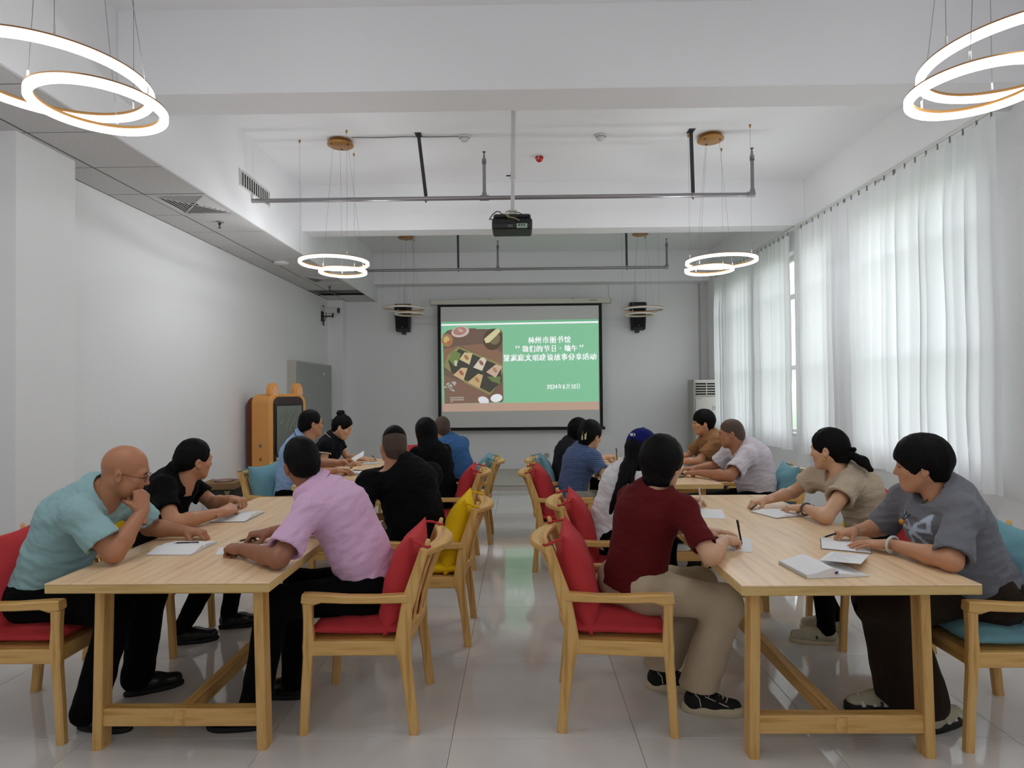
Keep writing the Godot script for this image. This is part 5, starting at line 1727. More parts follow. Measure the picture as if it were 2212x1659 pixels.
# hair is meshed in the head's frame. Styles differ in length and in what they leave free.
func hair_piece(style: String) -> Dictionary:
	var key := "hair_" + style
	if M.has(key):
		return M[key]
	var F: Field
	var noise := FastNoiseLite.new()
	noise.seed = 12
	noise.frequency = 1.0
	var top := Vector3(0, 0.034, -0.014)
	var R := Vector3(0.075, 0.092, 0.096)
	match style:
		"stubble", "crop", "crop_high":
			F = Field.new(Vector3(-0.11, -0.10, -0.14), Vector3(0.11, 0.16, 0.11), 0.0050)
			var t := 0.0035 if style == "stubble" else 0.007
			F.ball(top, R + Vector3(t, t + (0.004 if style != "stubble" else 0.0), t), 0.0)
			F.cone(Vector3(0, -0.01, -0.055), Vector3(0, -0.055, -0.055), 0.062 + t, 0.052 + t, 0.02)
			# forehead and face stay free; the sides end above the ears
			F.ball(Vector3(0, -0.055, 0.105), Vector3(0.085, 0.128 if style != "crop_high" else 0.142, 0.078), 0.008, Basis.IDENTITY, true)
			for s in [-1.0, 1.0]:
				F.ball(Vector3(s * 0.090, -0.045, 0.012), Vector3(0.045, 0.058, 0.040), 0.006, Basis.IDENTITY, true)
			F.trim(Vector3(0, -0.046, -0.05), Vector3(0, -1, 0.30).normalized())
		"fade":
			# only the longer top; the clipped sides are the stubble piece
			F = Field.new(Vector3(-0.11, 0.0, -0.14), Vector3(0.11, 0.17, 0.12), 0.0050)
			F.ball(top + Vector3(0, 0.006, 0.002), R + Vector3(0.004, 0.013, 0.006), 0.0)
			F.ball(Vector3(0, -0.040, 0.118), Vector3(0.10, 0.128, 0.075), 0.008, Basis.IDENTITY, true)
			F.trim(Vector3(0, 0.062, 0), Vector3(0, -1, -0.42).normalized())
		"bun":
			F = Field.new(Vector3(-0.11, -0.10, -0.18), Vector3(0.11, 0.20, 0.11), 0.0050)
			F.ball(top, R + Vector3(0.008, 0.012, 0.010), 0.0)
			F.cone(Vector3(0, -0.01, -0.05), Vector3(0, -0.05, -0.05), 0.066, 0.050, 0.02)
			F.ball(Vector3(0, -0.055, 0.110), Vector3(0.080, 0.128, 0.078), 0.008, Basis.IDENTITY, true)
			for s in [-1.0, 1.0]:
				F.ball(Vector3(s * 0.092, -0.040, 0.010), Vector3(0.040, 0.048, 0.034), 0.006, Basis.IDENTITY, true)
			F.trim(Vector3(0, -0.065, -0.05), Vector3(0, -1, 0.2).normalized())
			F.ball(Vector3(0.0, 0.128, -0.078), Vector3(0.040, 0.034, 0.036), 0.012)
			F.ball(Vector3(0.012, 0.150, -0.060), Vector3(0.022, 0.020, 0.024), 0.010)
			F.cone(Vector3(0, 0.125, -0.045), Vector3(0.004, 0.148, -0.020), 0.010, 0.004, 0.008)
		"tail":
			F = Field.new(Vector3(-0.12, -0.16, -0.26), Vector3(0.12, 0.16, 0.11), 0.0052)
			F.ball(top, R + Vector3(0.011, 0.014, 0.012), 0.0)
			F.cone(Vector3(0, -0.01, -0.055), Vector3(0, -0.045, -0.065), 0.070, 0.055, 0.02)
			F.ball(Vector3(0, -0.052, 0.112), Vector3(0.080, 0.125, 0.076), 0.008, Basis.IDENTITY, true)
			for s in [-1.0, 1.0]:
				F.ball(Vector3(s * 0.098, -0.048, 0.016), Vector3(0.040, 0.050, 0.040), 0.006, Basis.IDENTITY, true)
			F.trim(Vector3(0, -0.075, -0.06), Vector3(0, -1, 0.1).normalized())
			F.ball(Vector3(0, -0.030, -0.118), Vector3(0.022, 0.024, 0.022), 0.014)
			F.cone(Vector3(0, -0.034, -0.130), Vector3(0.004, -0.070, -0.185), 0.022, 0.030, 0.012)
			F.cone(Vector3(0.004, -0.070, -0.185), Vector3(0.010, -0.120, -0.225), 0.030, 0.012, 0.012)
			F.cone(Vector3(-0.006, -0.075, -0.185), Vector3(-0.018, -0.130, -0.205), 0.022, 0.006, 0.010)
			F.cone(Vector3(0.006, -0.075, -0.190), Vector3(0.030, -0.115, -0.235), 0.020, 0.005, 0.010)
			F.ball(Vector3(0.0, 0.000, -0.140), Vector3(0.014, 0.014, 0.016), 0.006)
		"bowl", "short":
			F = Field.new(Vector3(-0.13, -0.10, -0.15), Vector3(0.13, 0.17, 0.14), 0.0052)
			var t := 0.022 if style == "bowl" else 0.016
			F.ball(top + Vector3(0, 0.006, 0.0), R + Vector3(t, t, t), 0.0)
			F.cone(Vector3(0, 0.02, -0.05), Vector3(0, -0.035, -0.052), 0.074, 0.056, 0.02)
			# fringe over the brow, ears free
			F.ball(Vector3(0, -0.080, 0.110), Vector3(0.098, 0.116, 0.104), 0.006, Basis.IDENTITY, true)
			for s in [-1.0, 1.0]:
				F.ball(Vector3(s * 0.106, -0.055, 0.002), Vector3(0.052, 0.060, 0.040), 0.006, Basis.IDENTITY, true)
			F.trim(Vector3(0, -0.066, -0.05), Vector3(0, -1, 0.0).normalized())
		"bob":
			F = Field.new(Vector3(-0.14, -0.15, -0.15), Vector3(0.14, 0.17, 0.13), 0.0056)
			F.ball(top + Vector3(0, 0.006, -0.004), R + Vector3(0.022, 0.020, 0.020), 0.0)
			F.cone(Vector3(0, 0.02, -0.035), Vector3(0, -0.068, -0.040), 0.092, 0.068, 0.03, Vector3.BACK, 1.12)
			F.ball(Vector3(0, -0.070, 0.112), Vector3(0.076, 0.118, 0.098), 0.008, Basis.IDENTITY, true)
			F.trim(Vector3(0, -0.105, -0.05), Vector3(0, -1, 0.15).normalized())
		"clip_bob":
			F = Field.new(Vector3(-0.13, -0.13, -0.16), Vector3(0.13, 0.17, 0.12), 0.0056)
			F.ball(top + Vector3(0, 0.004, -0.002), R + Vector3(0.014, 0.016, 0.014), 0.0)
			F.cone(Vector3(0, 0.0, -0.060), Vector3(0, -0.060, -0.070), 0.072, 0.052, 0.03)
			F.ball(Vector3(0, -0.060, 0.112), Vector3(0.080, 0.124, 0.080), 0.008, Basis.IDENTITY, true)
			for s in [-1.0, 1.0]:
				F.ball(Vector3(s * 0.100, -0.050, 0.020), Vector3(0.040, 0.052, 0.044), 0.006, Basis.IDENTITY, true)
			F.trim(Vector3(0, -0.095, -0.06), Vector3(0, -1, 0.1).normalized())
		"long":
			F = Field.new(Vector3(-0.15, -0.36, -0.18), Vector3(0.15, 0.17, 0.12), 0.0066)
			F.ball(top + Vector3(0, 0.006, -0.004), R + Vector3(0.016, 0.016, 0.016), 0.0)
			F.cone(Vector3(0, 0.01, -0.040), Vector3(0, -0.14, -0.062), 0.098, 0.090, 0.03, Vector3.BACK, 1.35)
			F.cone(Vector3(0, -0.12, -0.070), Vector3(0, -0.31, -0.110), 0.088, 0.070, 0.03, Vector3.BACK, 2.0)
			F.ball(Vector3(0, -0.080, 0.115), Vector3(0.066, 0.130, 0.100), 0.008, Basis.IDENTITY, true)
		"under_cap":
			F = Field.new(Vector3(-0.13, -0.16, -0.17), Vector3(0.13, 0.10, 0.10), 0.0056)
			F.ball(top, R + Vector3(0.010, 0.004, 0.012), 0.0)
			F.cone(Vector3(0, 0.0, -0.050), Vector3(0, -0.10, -0.075), 0.080, 0.058, 0.03)
			F.ball(Vector3(0, -0.070, 0.110), Vector3(0.078, 0.130, 0.090), 0.008, Basis.IDENTITY, true)
			F.trim(Vector3(0, -0.14, -0.06), Vector3(0, -1, 0.2).normalized())
	if style not in ["stubble", "fade"]:
		F.ruffle(noise, 0.0035, Vector3(34, 9, 34))
	M[key] = F.net()
	return M[key]

# hand frame: origin at the wrist, x to the fingers, y out of the back of the hand, z away from the thumb (a right hand, palm down)
func hand_piece(pose: String, mirrored: bool) -> Dictionary:
	var key := "hand_%s_%s" % [pose, mirrored]
	if M.has(key):
		return M[key]
	var s := -1.0 if mirrored else 1.0
	# curl of each finger at its three joints (degrees), index to little; then the thumb: sideways, down, bend
	var P := {
		"flat": [[[6, 10, 8], [8, 12, 8], [8, 12, 8], [8, 12, 8]], [40, 12, 12]],
		"rest": [[[22, 30, 18], [26, 34, 20], [30, 36, 20], [32, 34, 20]], [34, 26, 20]],
		"point": [[[12, 16, 8], [34, 52, 26], [48, 66, 34], [52, 62, 30]], [30, 34, 24]],
		"pen": [[[48, 44, 22], [56, 58, 28], [66, 72, 36], [68, 70, 36]], [22, 52, 22]],
		"fist": [[[66, 84, 46], [70, 88, 48], [72, 88, 48], [70, 84, 46]], [22, 50, 46]],
		"curl": [[[40, 58, 30], [46, 62, 32], [50, 64, 32], [50, 60, 30]], [30, 36, 28]],
	}[pose] as Array
	var F := Field.new(Vector3(-0.05, -0.125, -0.075), Vector3(0.20, 0.035, 0.075), 0.0031)
	# wrist and palm
	F.cone(Vector3(-0.045, 0, 0), Vector3(0.012, 0, 0), 0.0265, 0.0255, 0.0, Vector3.UP, 1.35)
	var root := [Vector3(0.088, 0.001, -0.030), Vector3(0.093, 0.003, -0.010), Vector3(0.088, 0.001, 0.010), Vector3(0.078, -0.003, 0.028)]
	for k in 4:
		var a := Vector3(0.010, 0, (root[k].z) * 0.55)
		F.cone(Vector3(a.x, a.y, a.z * s), Vector3(root[k].x, root[k].y, root[k].z * s), 0.0155, 0.0118, 0.014)
	F.ball(Vector3(0.030, -0.010, -0.024 * s), Vector3(0.030, 0.013, 0.015), 0.012)
	F.ball(Vector3(0.034, -0.009, 0.022 * s), Vector3(0.034, 0.012, 0.013), 0.012)
	var lens := [[0.040, 0.025, 0.020], [0.044, 0.028, 0.022], [0.041, 0.026, 0.021], [0.032, 0.020, 0.018]]
	var rad := [0.0088, 0.0090, 0.0085, 0.0075]
	for k in 4:
		var p: Vector3 = root[k]
		var ang := 0.0
		var yaw: float = [-0.10, -0.02, 0.05, 0.13][k] * (0.4 if pose in ["fist", "pen", "curl"] else 1.0)
		var r: float = rad[k]
		for j in 3:
			ang += deg_to_rad(P[0][k][j])
			var dir := Vector3(cos(ang) * cos(yaw), -sin(ang), cos(ang) * sin(yaw))
			var q: Vector3 = p + dir * lens[k][j]
			F.cone(Vector3(p.x, p.y, p.z * s), Vector3(q.x, q.y, q.z * s), r, r * 0.92, 0.0045 if j == 0 else 0.002)
			p = q
			r *= 0.92
	# thumb leaves the side of the palm near its base
	var tp := Vector3(0.026, -0.008, -0.030)
	var sw := deg_to_rad(P[1][0])
	var dn := deg_to_rad(P[1][1])
	var tl := [0.040, 0.031, 0.025]
	var tr := [0.0125, 0.0105, 0.0095]
	for j in 3:
		var dir := Vector3(cos(sw) * cos(dn), -sin(dn), -sin(sw) * cos(dn))
		var q: Vector3 = tp + dir * tl[j]
		F.cone(Vector3(tp.x, tp.y, tp.z * s), Vector3(q.x, q.y, q.z * s), tr[j], tr[j] * 0.9, 0.008 if j == 0 else 0.003)
		tp = q
		sw -= deg_to_rad(P[1][2]) * 0.9
		dn += deg_to_rad(P[1][2]) * 0.25
	var d := F.net()
	var t := PackedColorArray()
	t.resize(d.v.size())
	for k in d.v.size():
		t[k] = Color.WHITE
	d.t = t
	M[key] = d
	return d

# -------------------------------------------------------------------- people
func lin(c: Color) -> Color:
	return c.srgb_to_linear()

func face_basis(face: Vector3, up: Vector3) -> Basis:
	var z := face.normalized()
	var x := up.cross(z).normalized()
	return Basis(x, z.cross(x), z)

# collar of a polo shirt or shirt: a band round the neck folded over, open in front; frame x = person's left, y = along the neck, z = front
func collar_mesh(r: float, leaf: float, points: float) -> ArrayMesh:
	var st := st_new()
	st.set_smooth_group(0)
	var seg := 40
	var rows := 6
	var P := func(i: int, j: int) -> Vector3:
		var a := lerpf(-2.86, 2.86, float(i) / seg)
		var front := smoothstep(1.5, 2.86, absf(a))
		var dir := Vector3(sin(a), 0, -cos(a))
		var u := float(j) / rows
		var hgt := 0.0
		var rad := r
		var low := lerpf(-leaf * 0.35, -leaf * 0.35 - points, front)
		if u < 0.34:
			hgt = lerpf(-0.012, 0.026 * (1.0 - front * 0.7), u / 0.34)
			rad = r
		else:
			var w := (u - 0.34) / 0.66
			hgt = lerpf(0.030 * (1.0 - front * 0.7), low, w)
			rad = r + 0.006 + 0.030 * w * (1.0 - 0.3 * front)
		return Vector3(dir.x * rad * 1.06, hgt, dir.z * rad * 1.04)
	for i in seg:
		for j in rows:
			quad(st, P.call(i, j), P.call(i + 1, j), P.call(i + 1, j + 1), P.call(i, j + 1), Vector3(P.call(i, j).x, 0.01, P.call(i, j).z))
	return done(st)

# the loose lower edge of that collar
func collar_edge(r: float, leaf: float, points: float) -> PackedVector3Array:
	var path := PackedVector3Array()
	for i in 41:
		var a := lerpf(-2.86, 2.86, i / 40.0)
		var front := smoothstep(1.5, 2.86, absf(a))
		var rad := r + 0.006 + 0.030 * (1.0 - 0.3 * front)
		path.append(Vector3(sin(a) * rad * 1.06, lerpf(-leaf * 0.35, -leaf * 0.35 - points, front), -cos(a) * rad * 1.04))
	return path

func ring_band(at: Vector3, axis: Vector3, r: float, thick: float, m: Material, parent: Node, called: String):
	var side := axis.cross(Vector3.UP if absf(axis.y) < 0.9 else Vector3.RIGHT).normalized()
	var up := side.cross(axis).normalized()
	var path := PackedVector3Array()
	for k in 21:
		var a := TAU * k / 20
		path.append(at + (side * cos(a) + up * sin(a)) * r)
	part(called, tube_mesh(path, thick, 8), m, parent)

var cloth_noise: FastNoiseLite

func person(s: Dictionary) -> Node3D:
	if cloth_noise == null:
		cloth_noise = FastNoiseLite.new()
		cloth_noise.seed = 21
		cloth_noise.frequency = 1.0
		cloth_noise.fractal_octaves = 2
		cloth_noise.noise_type = FastNoiseLite.TYPE_SIMPLEX_SMOOTH
	var pel: Vector3 = s.pel
	var base := Vector3(pel.x, 0, pel.z)
	var t := thing("person", s.label, "person", base, 0.0, "people seated at the tables")
	var N: Vector3 = s.neck - base
	var H: Vector3 = s.head - base
	var P: Vector3 = pel - base
	var fwd: Vector3 = (s.fwd as Vector3).normalized()
	var left := Vector3.UP.cross(fwd).normalized()
	var u := (N - P).normalized()
	var f := (fwd - u * fwd.dot(u)).normalized()
	var female: bool = s.get("female", false)
	var sw: float = s.get("sw", 0.155 if female else 0.180)
	var fat: float = s.get("fat", 1.0)
	var cell: float = s.get("cell", 0.0085)
	var skin_c := lin(s.skin)
	var hb := face_basis(s.face, s.get("up", Vector3.UP))
	var arms := []
	for side in [["L", 1.0], ["R", -1.0]]:
		var a: Array = s["arm" + side[0]]
		var sh: Vector3
		if a[0] == null:
			sh = N - u * 0.070 + left * side[1] * sw + f * 0.01
		else:
			sh = (a[0] as Vector3) - base
		arms.append({"s": side[1], "sh": sh, "el": (a[1] as Vector3) - base, "wr": (a[2] as Vector3) - base, "pose": a[3], "dir": a[4], "up": a[5] if a.size() > 5 else Vector3.UP})
	# ---- skin: one continuous body; head and hands are finer grids added to the same mesh
	var lo := N.min(P)
	var hi := N.max(P)
	for a in arms:
		for q in [a.sh, a.el, a.wr]:
			lo = lo.min(q)
			hi = hi.max(q)
	var F := Field.new(lo - Vector3.ONE * 0.10, hi + Vector3.ONE * 0.10, cell)
	var ar := (0.040 if female else 0.045) * lerpf(1.0, fat, 0.6)
	var nr := 0.047 if female else 0.055
	if s.kind == "full":
		nr = 0.061
	F.cone(P + u * 0.05, N - u * 0.12, 0.09, 0.095, 0.0, f, 1.3)
	F.cone(N - u * 0.10, N, 0.085, nr + 0.004, 0.05)
	var skull := H + hb * Vector3(0, -0.09, -0.035)
	F.cone(N - u * 0.02, skull, nr + 0.003, nr, 0.03)
	for a in arms:
		F.cone(N - u * 0.07, a.sh, 0.055, ar + 0.006, 0.05)
		F.cone(a.sh, a.el, ar + 0.006, ar - 0.005, 0.03)
		var mid: Vector3 = a.el.lerp(a.wr, 0.32)
		F.cone(a.el, mid, ar - 0.006, ar - 0.004, 0.025)
		F.cone(mid, a.wr, ar - 0.004, 0.0245 if female else 0.0275, 0.02)
	var B := Body.new()
	B.add(F.net(), skin_c)
	var hs: float = s.get("head_size", 1.0)
	var hxf := Transform3D(hb.scaled(Vector3.ONE * hs), H)
	var head: Dictionary = head_piece(s.kind)
	B.add(head, skin_c, hxf)
	for a in arms:
		var dir: Vector3 = (a.dir as Vector3).normalized()
		var up: Vector3 = a.up
		up = (up - dir * up.dot(dir)).normalized()
		var hsz := 0.93 if female else 1.03
		var zz := dir.cross(up)
		B.add(hand_piece(a.pose, a.s > 0.0), skin_c * (s.get("hand_tint", Color.WHITE) as Color), Transform3D(Basis(dir, up, zz).scaled_local(Vector3.ONE * hsz), a.wr))
	part("body", B.mesh(), M.skin, t)
	# ---- shirt
	lo = N.min(P) - Vector3.ONE * 0.24
	hi = N.max(P) + Vector3.ONE * 0.24
	for a in arms:
		lo = lo.min(a.sh.lerp(a.el, 0.75) - Vector3.ONE * 0.09)
		hi = hi.max(a.sh.lerp(a.el, 0.75) + Vector3.ONE * 0.09)
	hi.y = minf(hi.y, N.y + 0.12)
	var G := Field.new(lo, hi, cell)
	var cw := (0.140 if female else 0.158) * lerpf(1.0, fat, 0.8)
	var ww := (0.128 if female else 0.150) * fat
	var hw := (0.158 if female else 0.160) * fat
	var bend: float = s.get("hunch", 0.02)
	var deep: float = s.get("deep", 1.22)
	var p1 := P.lerp(N, 0.36) - f * bend * 0.6
	var p2 := P.lerp(N, 0.70) - f * bend
	var p3 := P.lerp(N, 0.88) - f * bend * 0.4
	G.cone(P - u * 0.02, p1, hw, ww, 0.0, f, deep)
	G.cone(p1, p2, ww, cw, 0.05, f, deep)
	G.cone(p2, p3, cw, 0.118, 0.05, f, deep)
	G.cone(p3, N - u * 0.02, 0.112, 0.066, 0.05, f, 1.2)
	# the front of the chest below the throat
	G.ball(N + f * 0.035 - u * 0.085, Vector3(0.088, 0.088, 0.088), 0.05)
	var belly: float = s.get("belly", 0.0)
	if belly > 0.0:
		G.ball(p1 + f * 0.06 - u * 0.02, Vector3.ONE * (0.10 + belly), 0.06)
	if female:
		for sd in [-1.0, 1.0]:
			G.ball(p2 + f * 0.075 + left * sd * 0.066 - u * 0.02, Vector3.ONE * 0.056, 0.05)
	var sl: float = s.get("sleeve", 0.62)
	var loose: float = s.get("loose", 0.018)
	for a in arms:
		var e: Vector3 = a.sh.lerp(a.el, sl)
		var d: Vector3 = (e - a.sh).normalized()
		G.cone(N - u * 0.065, a.sh, 0.060, ar + 0.020, 0.05)
		G.cone(p2, a.sh, 0.085, ar + 0.022, 0.05, f, 1.15)
		G.cone(a.sh, e, ar + 0.015, ar + loose + 0.003, 0.03, Vector3.ZERO, 1.0, true)
	if s.get("ruffle", 0.006) > 0.0:
		G.ruffle(cloth_noise, s.get("ruffle", 0.006), Vector3(9, 24, 9), Basis(left, u, f))
		G.ruffle(cloth_noise, s.get("ruffle", 0.006) * 0.9, Vector3(5, 10, 5), Basis(left, (u + f * 0.7).normalized(), (f - u * 0.7).normalized()))
	for a in arms:
		var e: Vector3 = a.sh.lerp(a.el, sl)
		var d: Vector3 = (e - a.sh).normalized()
		var len: float = a.sh.distance_to(e)
		var r_end := ar + loose + 0.003
		var r_in := lerpf(ar + 0.015, r_end, 1.0 - 0.03 / len)
		G.less(e - d * 0.03, e + d * 0.03, maxf(r_in - 0.022, ar - 0.002), maxf(r_end - 0.008, ar + 0.002))
	# neckline
	var nd := (skull - N).normalized()
	var ncen := N + f * 0.012
	G.less(ncen + nd * 0.010, ncen + nd * 0.16, nr + 0.008 + s.get("neckline", 0.0), nr + 0.03)
	if s.get("vneck", 0.0) > 0.0:
		var vn: float = s.vneck
		G.less(N + f * 0.07, N + f * 0.105 - u * vn, 0.034, 0.008)
	G.trim(P - u * s.get("hem", 0.035), -u)
	var gn := G.net()
	var SB := Body.new()
	if s.has("print"):
		var tints := PackedColorArray()
		tints.resize(gn.v.size())
		var ink: Callable = s.print
		for k in gn.v.size():
			var q: Vector3 = gn.v[k]
			tints[k] = ink.call((q - p2).dot(left), (q - p2).dot(u), (gn.n[k] as Vector3).dot(f))
		gn.t = tints
	SB.add(gn, Color.WHITE)
	part("shirt", SB.mesh(s.has("print")), s.shirt, t)
	if s.has("cuff_band"):
		for a in arms:
			var e: Vector3 = a.sh.lerp(a.el, sl)
			ring_band(e - (e - a.sh).normalized() * 0.004, (e - a.sh).normalized(), ar + loose - 0.001, 0.0065, s.cuff_band, t, "cuff_band")
	if s.has("collar"):
		var c: Dictionary = s.collar
		var cy := (nd * 0.6 + u * 0.4).normalized()
		var cx := cy.cross(f).normalized()
		var cm := part("collar", collar_mesh(nr + 0.017, c.get("leaf", 0.045), c.get("points", 0.03)), c.m, t)
		cm.transform = Transform3D(Basis(cx, cy, cx.cross(cy)), N + nd * 0.030 + f * 0.006)
		if c.has("edge"):
			part("collar_piping", tube_mesh(collar_edge(nr + 0.017, c.get("leaf", 0.045), c.get("points", 0.03)), 0.0030, 6), c.edge, cm)
	# ---- legs
	var L: Array = s.get("legs", [])
	var legs := []
	for k in 2:
		var sd := 1.0 if k == 0 else -1.0
		var hip := P + left * sd * 0.085 + Vector3(0, -0.015, 0)
		var kn := P + fwd * 0.43 + left * sd * 0.12
		kn.y = 0.515
		var an := kn + fwd * 0.02
		an.y = 0.085
		if L.size() > k * 2 + 1:
			kn = (L[k * 2] as Vector3) - base
			an = (L[k * 2 + 1] as Vector3) - base
		legs.append([hip, kn, an])
	lo = P - Vector3.ONE * 0.18
	hi = P + Vector3.ONE * 0.18
	for g in legs:
		for q in g:
			lo = lo.min(q - Vector3.ONE * 0.13)
			hi = hi.max(q + Vector3.ONE * 0.13)
	lo.y = maxf(lo.y, 0.012)
	var T := Field.new(lo, hi, s.get("leg_cell", 0.019))
	var tr: float = s.get("thigh", 0.082 if not female else 0.078)
	var cr: float = s.get("calf", 0.056)
	var cuff: float = s.get("cuff", 0.050)
	T.cone(P - left * 0.05, P + left * 0.05, 0.122 * fat, 0.122 * fat, 0.0, f, 1.1)
	if s.get("skirt", false):
		var kc: Vector3 = (legs[0][1] + legs[1][1]) * 0.5
		var ac: Vector3 = (legs[0][2] + legs[1][2]) * 0.5
		T.cone(P, kc, 0.145, 0.150, 0.05, Vector3.UP, 1.7)
		T.cone(kc + Vector3(0, -0.01, 0), ac + Vector3(0, 0.03, 0), 0.150, 0.175, 0.06, fwd, 1.35)
		T.ruffle(cloth_noise, 0.012, Vector3(11, 3, 11))
		T.trim(Vector3(0, 0.075, 0), Vector3.DOWN)
	else:
		for g in legs:
			T.cone(g[0], g[1], tr * 1.08, tr * 0.82, 0.05)
			T.cone(g[1], g[2], maxf(tr * 0.80, cr), cuff, 0.03)
		T.ruffle(cloth_noise, 0.006, Vector3(8, 8, 8))
		T.trim(Vector3(0, s.get("cuff_y", 0.045), 0), Vector3.DOWN)
	part("trousers" if not s.get("skirt", false) else "skirt", net_mesh(T.net()), s.trousers, t)
	for k in 2:
		var an: Vector3 = legs[k][2]
		var fd: Vector3 = (s.get("feet", [fwd, fwd])[k] as Vector3)
		fd.y = 0
		fd = fd.normalized()
		shoe(t, Vector3(an.x, 0.0, an.z), fd, s.get("shoes", "black"))
	# ---- hair
	for hname in s.get("hair", []):
		var hm: Material = s.get("hair_" + hname, M.hair)
		var hp := part("hair", net_mesh(hair_piece(hname)), hm, t)
		hp.transform = hxf
	return t

# shoe frame: x to the toe, under the ankle at x = 0.06
func shoe(parent: Node3D, at: Vector3, dir: Vector3, kind: String):
	if not M.has("shoe_upper"):
		var F := Field.new(Vector3(-0.02, 0.0, -0.07), Vector3(0.29, 0.14, 0.07), 0.006)
		F.cone(Vector3(0.040, 0.050, 0), Vector3(0.13, 0.050, 0), 0.040, 0.039, 0.0)
		F.cone(Vector3(0.13, 0.046, 0), Vector3(0.222, 0.038, 0), 0.040, 0.034, 0.03, Vector3.UP, 1.1)
		F.cone(Vector3(0.050, 0.06, 0), Vector3(0.055, 0.098, 0), 0.042, 0.041, 0.02)
		F.trim(Vector3(0, 0.018, 0), Vector3.DOWN)
		F.trim(Vector3(0.05, 0.100, 0), Vector3(-0.25, 1, 0).normalized())
		M.shoe_upper = net_mesh(F.net())
		for kk in [["shoe_sole", 0.024, 0.0], ["shoe_sole_thick", 0.040, 0.006]]:
			var st := st_new()
			var rings := []
			for y in [[0.0, -0.003], [0.006, 0.002], [kk[1] - 0.004, 0.002], [kk[1], -0.004]]:
				var ring := PackedVector3Array()
				for i in 32:
					var a := TAU * i / 32
					var x := cos(a)
					var w := 0.040 + 0.007 * smoothstep(-0.3, 0.6, x) - 0.004 * (1.0 - absf(x))
					ring.append(Vector3(0.129 + x * (0.132 + y[1] + kk[2]), y[0], sin(a) * (w + y[1] + kk[2])))
				rings.append(ring)
			skin(st, rings, true, true, 0)
			M[kk[0]] = done(st)
		M.shoe_black = mat(Color(0.03, 0.03, 0.032), 0.35)
		M.sole_dark = mat(Color(0.05, 0.05, 0.05), 0.7)
		M.canvas_black = mat(Color(0.045, 0.045, 0.05), 0.85)
		M.sole_cream = mat(Color(0.80, 0.75, 0.63), 0.7)
		M.lace = mat(Color(0.84, 0.80, 0.70), 0.8)
		M.shoe_pale = mat(Color(0.74, 0.72, 0.62), 0.8)
	var upper: Material = {"black": M.shoe_black, "sneaker": M.canvas_black, "pale": M.shoe_pale, "sandal": M.shoe_pale}[kind]
	var sole: Material = {"black": M.sole_dark, "sneaker": M.sole_cream, "pale": M.sole_cream, "sandal": M.sole_dark}[kind]
	var z := dir.cross(Vector3.UP)
	var xf := Transform3D(Basis(dir, Vector3.UP, z), at - dir * 0.055)
	var o := part("shoe", M.shoe_upper, upper, parent)
	o.transform = xf
	part("sole", M["shoe_sole_thick" if kind in ["sneaker", "sandal"] else "shoe_sole"], sole, o)
	if kind == "sneaker":
		for k in 5:
			var x := 0.105 + k * 0.019
			var y := 0.094 - k * 0.0045
			part("lace", tube_mesh(PackedVector3Array([Vector3(x, y - 0.013, -0.027), Vector3(x + 0.006, y, -0.010), Vector3(x + 0.012, y, 0.010), Vector3(x, y - 0.013, 0.027)]), 0.0026, 5), M.lace, o)
		for sd in [-1.0, 1.0]:
			part("piping", tube_mesh(PackedVector3Array([Vector3(0.09, 0.088, sd * 0.034), Vector3(0.13, 0.074, sd * 0.037), Vector3(0.175, 0.056, sd * 0.037), Vector3(0.205, 0.044, sd * 0.030)]), 0.0024, 5), M.lace, o)
			part("piping", tube_mesh(PackedVector3Array([Vector3(0.045, 0.10, sd * 0.040), Vector3(0.065, 0.078, sd * 0.043), Vector3(0.07, 0.045, sd * 0.044)]), 0.0024, 5), M.lace, o)
		part("toe_cap", lathe_mesh([[0.0, 0.0], [0.036, 0.002], [0.034, 0.020], [0.022, 0.032], [0.0, 0.036]], 18), M.sole_cream, o, Vector3(0.222, 0.024, 0))
	if kind == "sandal":
		for k in 3:
			part("strap", tube_mesh(PackedVector3Array([Vector3(0.10 + k * 0.05, 0.035, -0.046), Vector3(0.10 + k * 0.05, 0.088 - k * 0.010, 0.0), Vector3(0.10 + k * 0.05, 0.035, 0.046)]), 0.010, 6), M.white_plastic, o)

func spectacles(t: Node3D, head: Vector3, face: Vector3, up := Vector3.UP, rim := Color(0.08, 0.07, 0.07)):
	var m := mat(rim, 0.3, 0.4)
	var st := st_new()
	for s in [-1.0, 1.0]:
		var path := PackedVector3Array()
		for k in 17:
			var a := TAU * k / 16
			path.append(Vector3(s * 0.033 + cos(a) * 0.024, 0.0 + sin(a) * 0.017, 0.098 - 0.004 * absf(cos(a))))
		tube(st, path, 0.0011, 5)
		tube(st, PackedVector3Array([Vector3(s * 0.057, 0.006, 0.094), Vector3(s * 0.076, 0.008, 0.075), Vector3(s * 0.083, 0.008, 0.0), Vector3(s * 0.083, -0.002, -0.022)]), 0.0015, 5)
	tube(st, PackedVector3Array([Vector3(-0.009, 0.004, 0.098), Vector3(0, 0.007, 0.102), Vector3(0.009, 0.004, 0.098)]), 0.0011, 5)
	var g := part("glasses", done(st), m, t)
	g.transform = Transform3D(face_basis(face, up), head - t.position)

func V(x: float, y: float, z: float) -> Vector3:
	return Vector3(x, y, z)

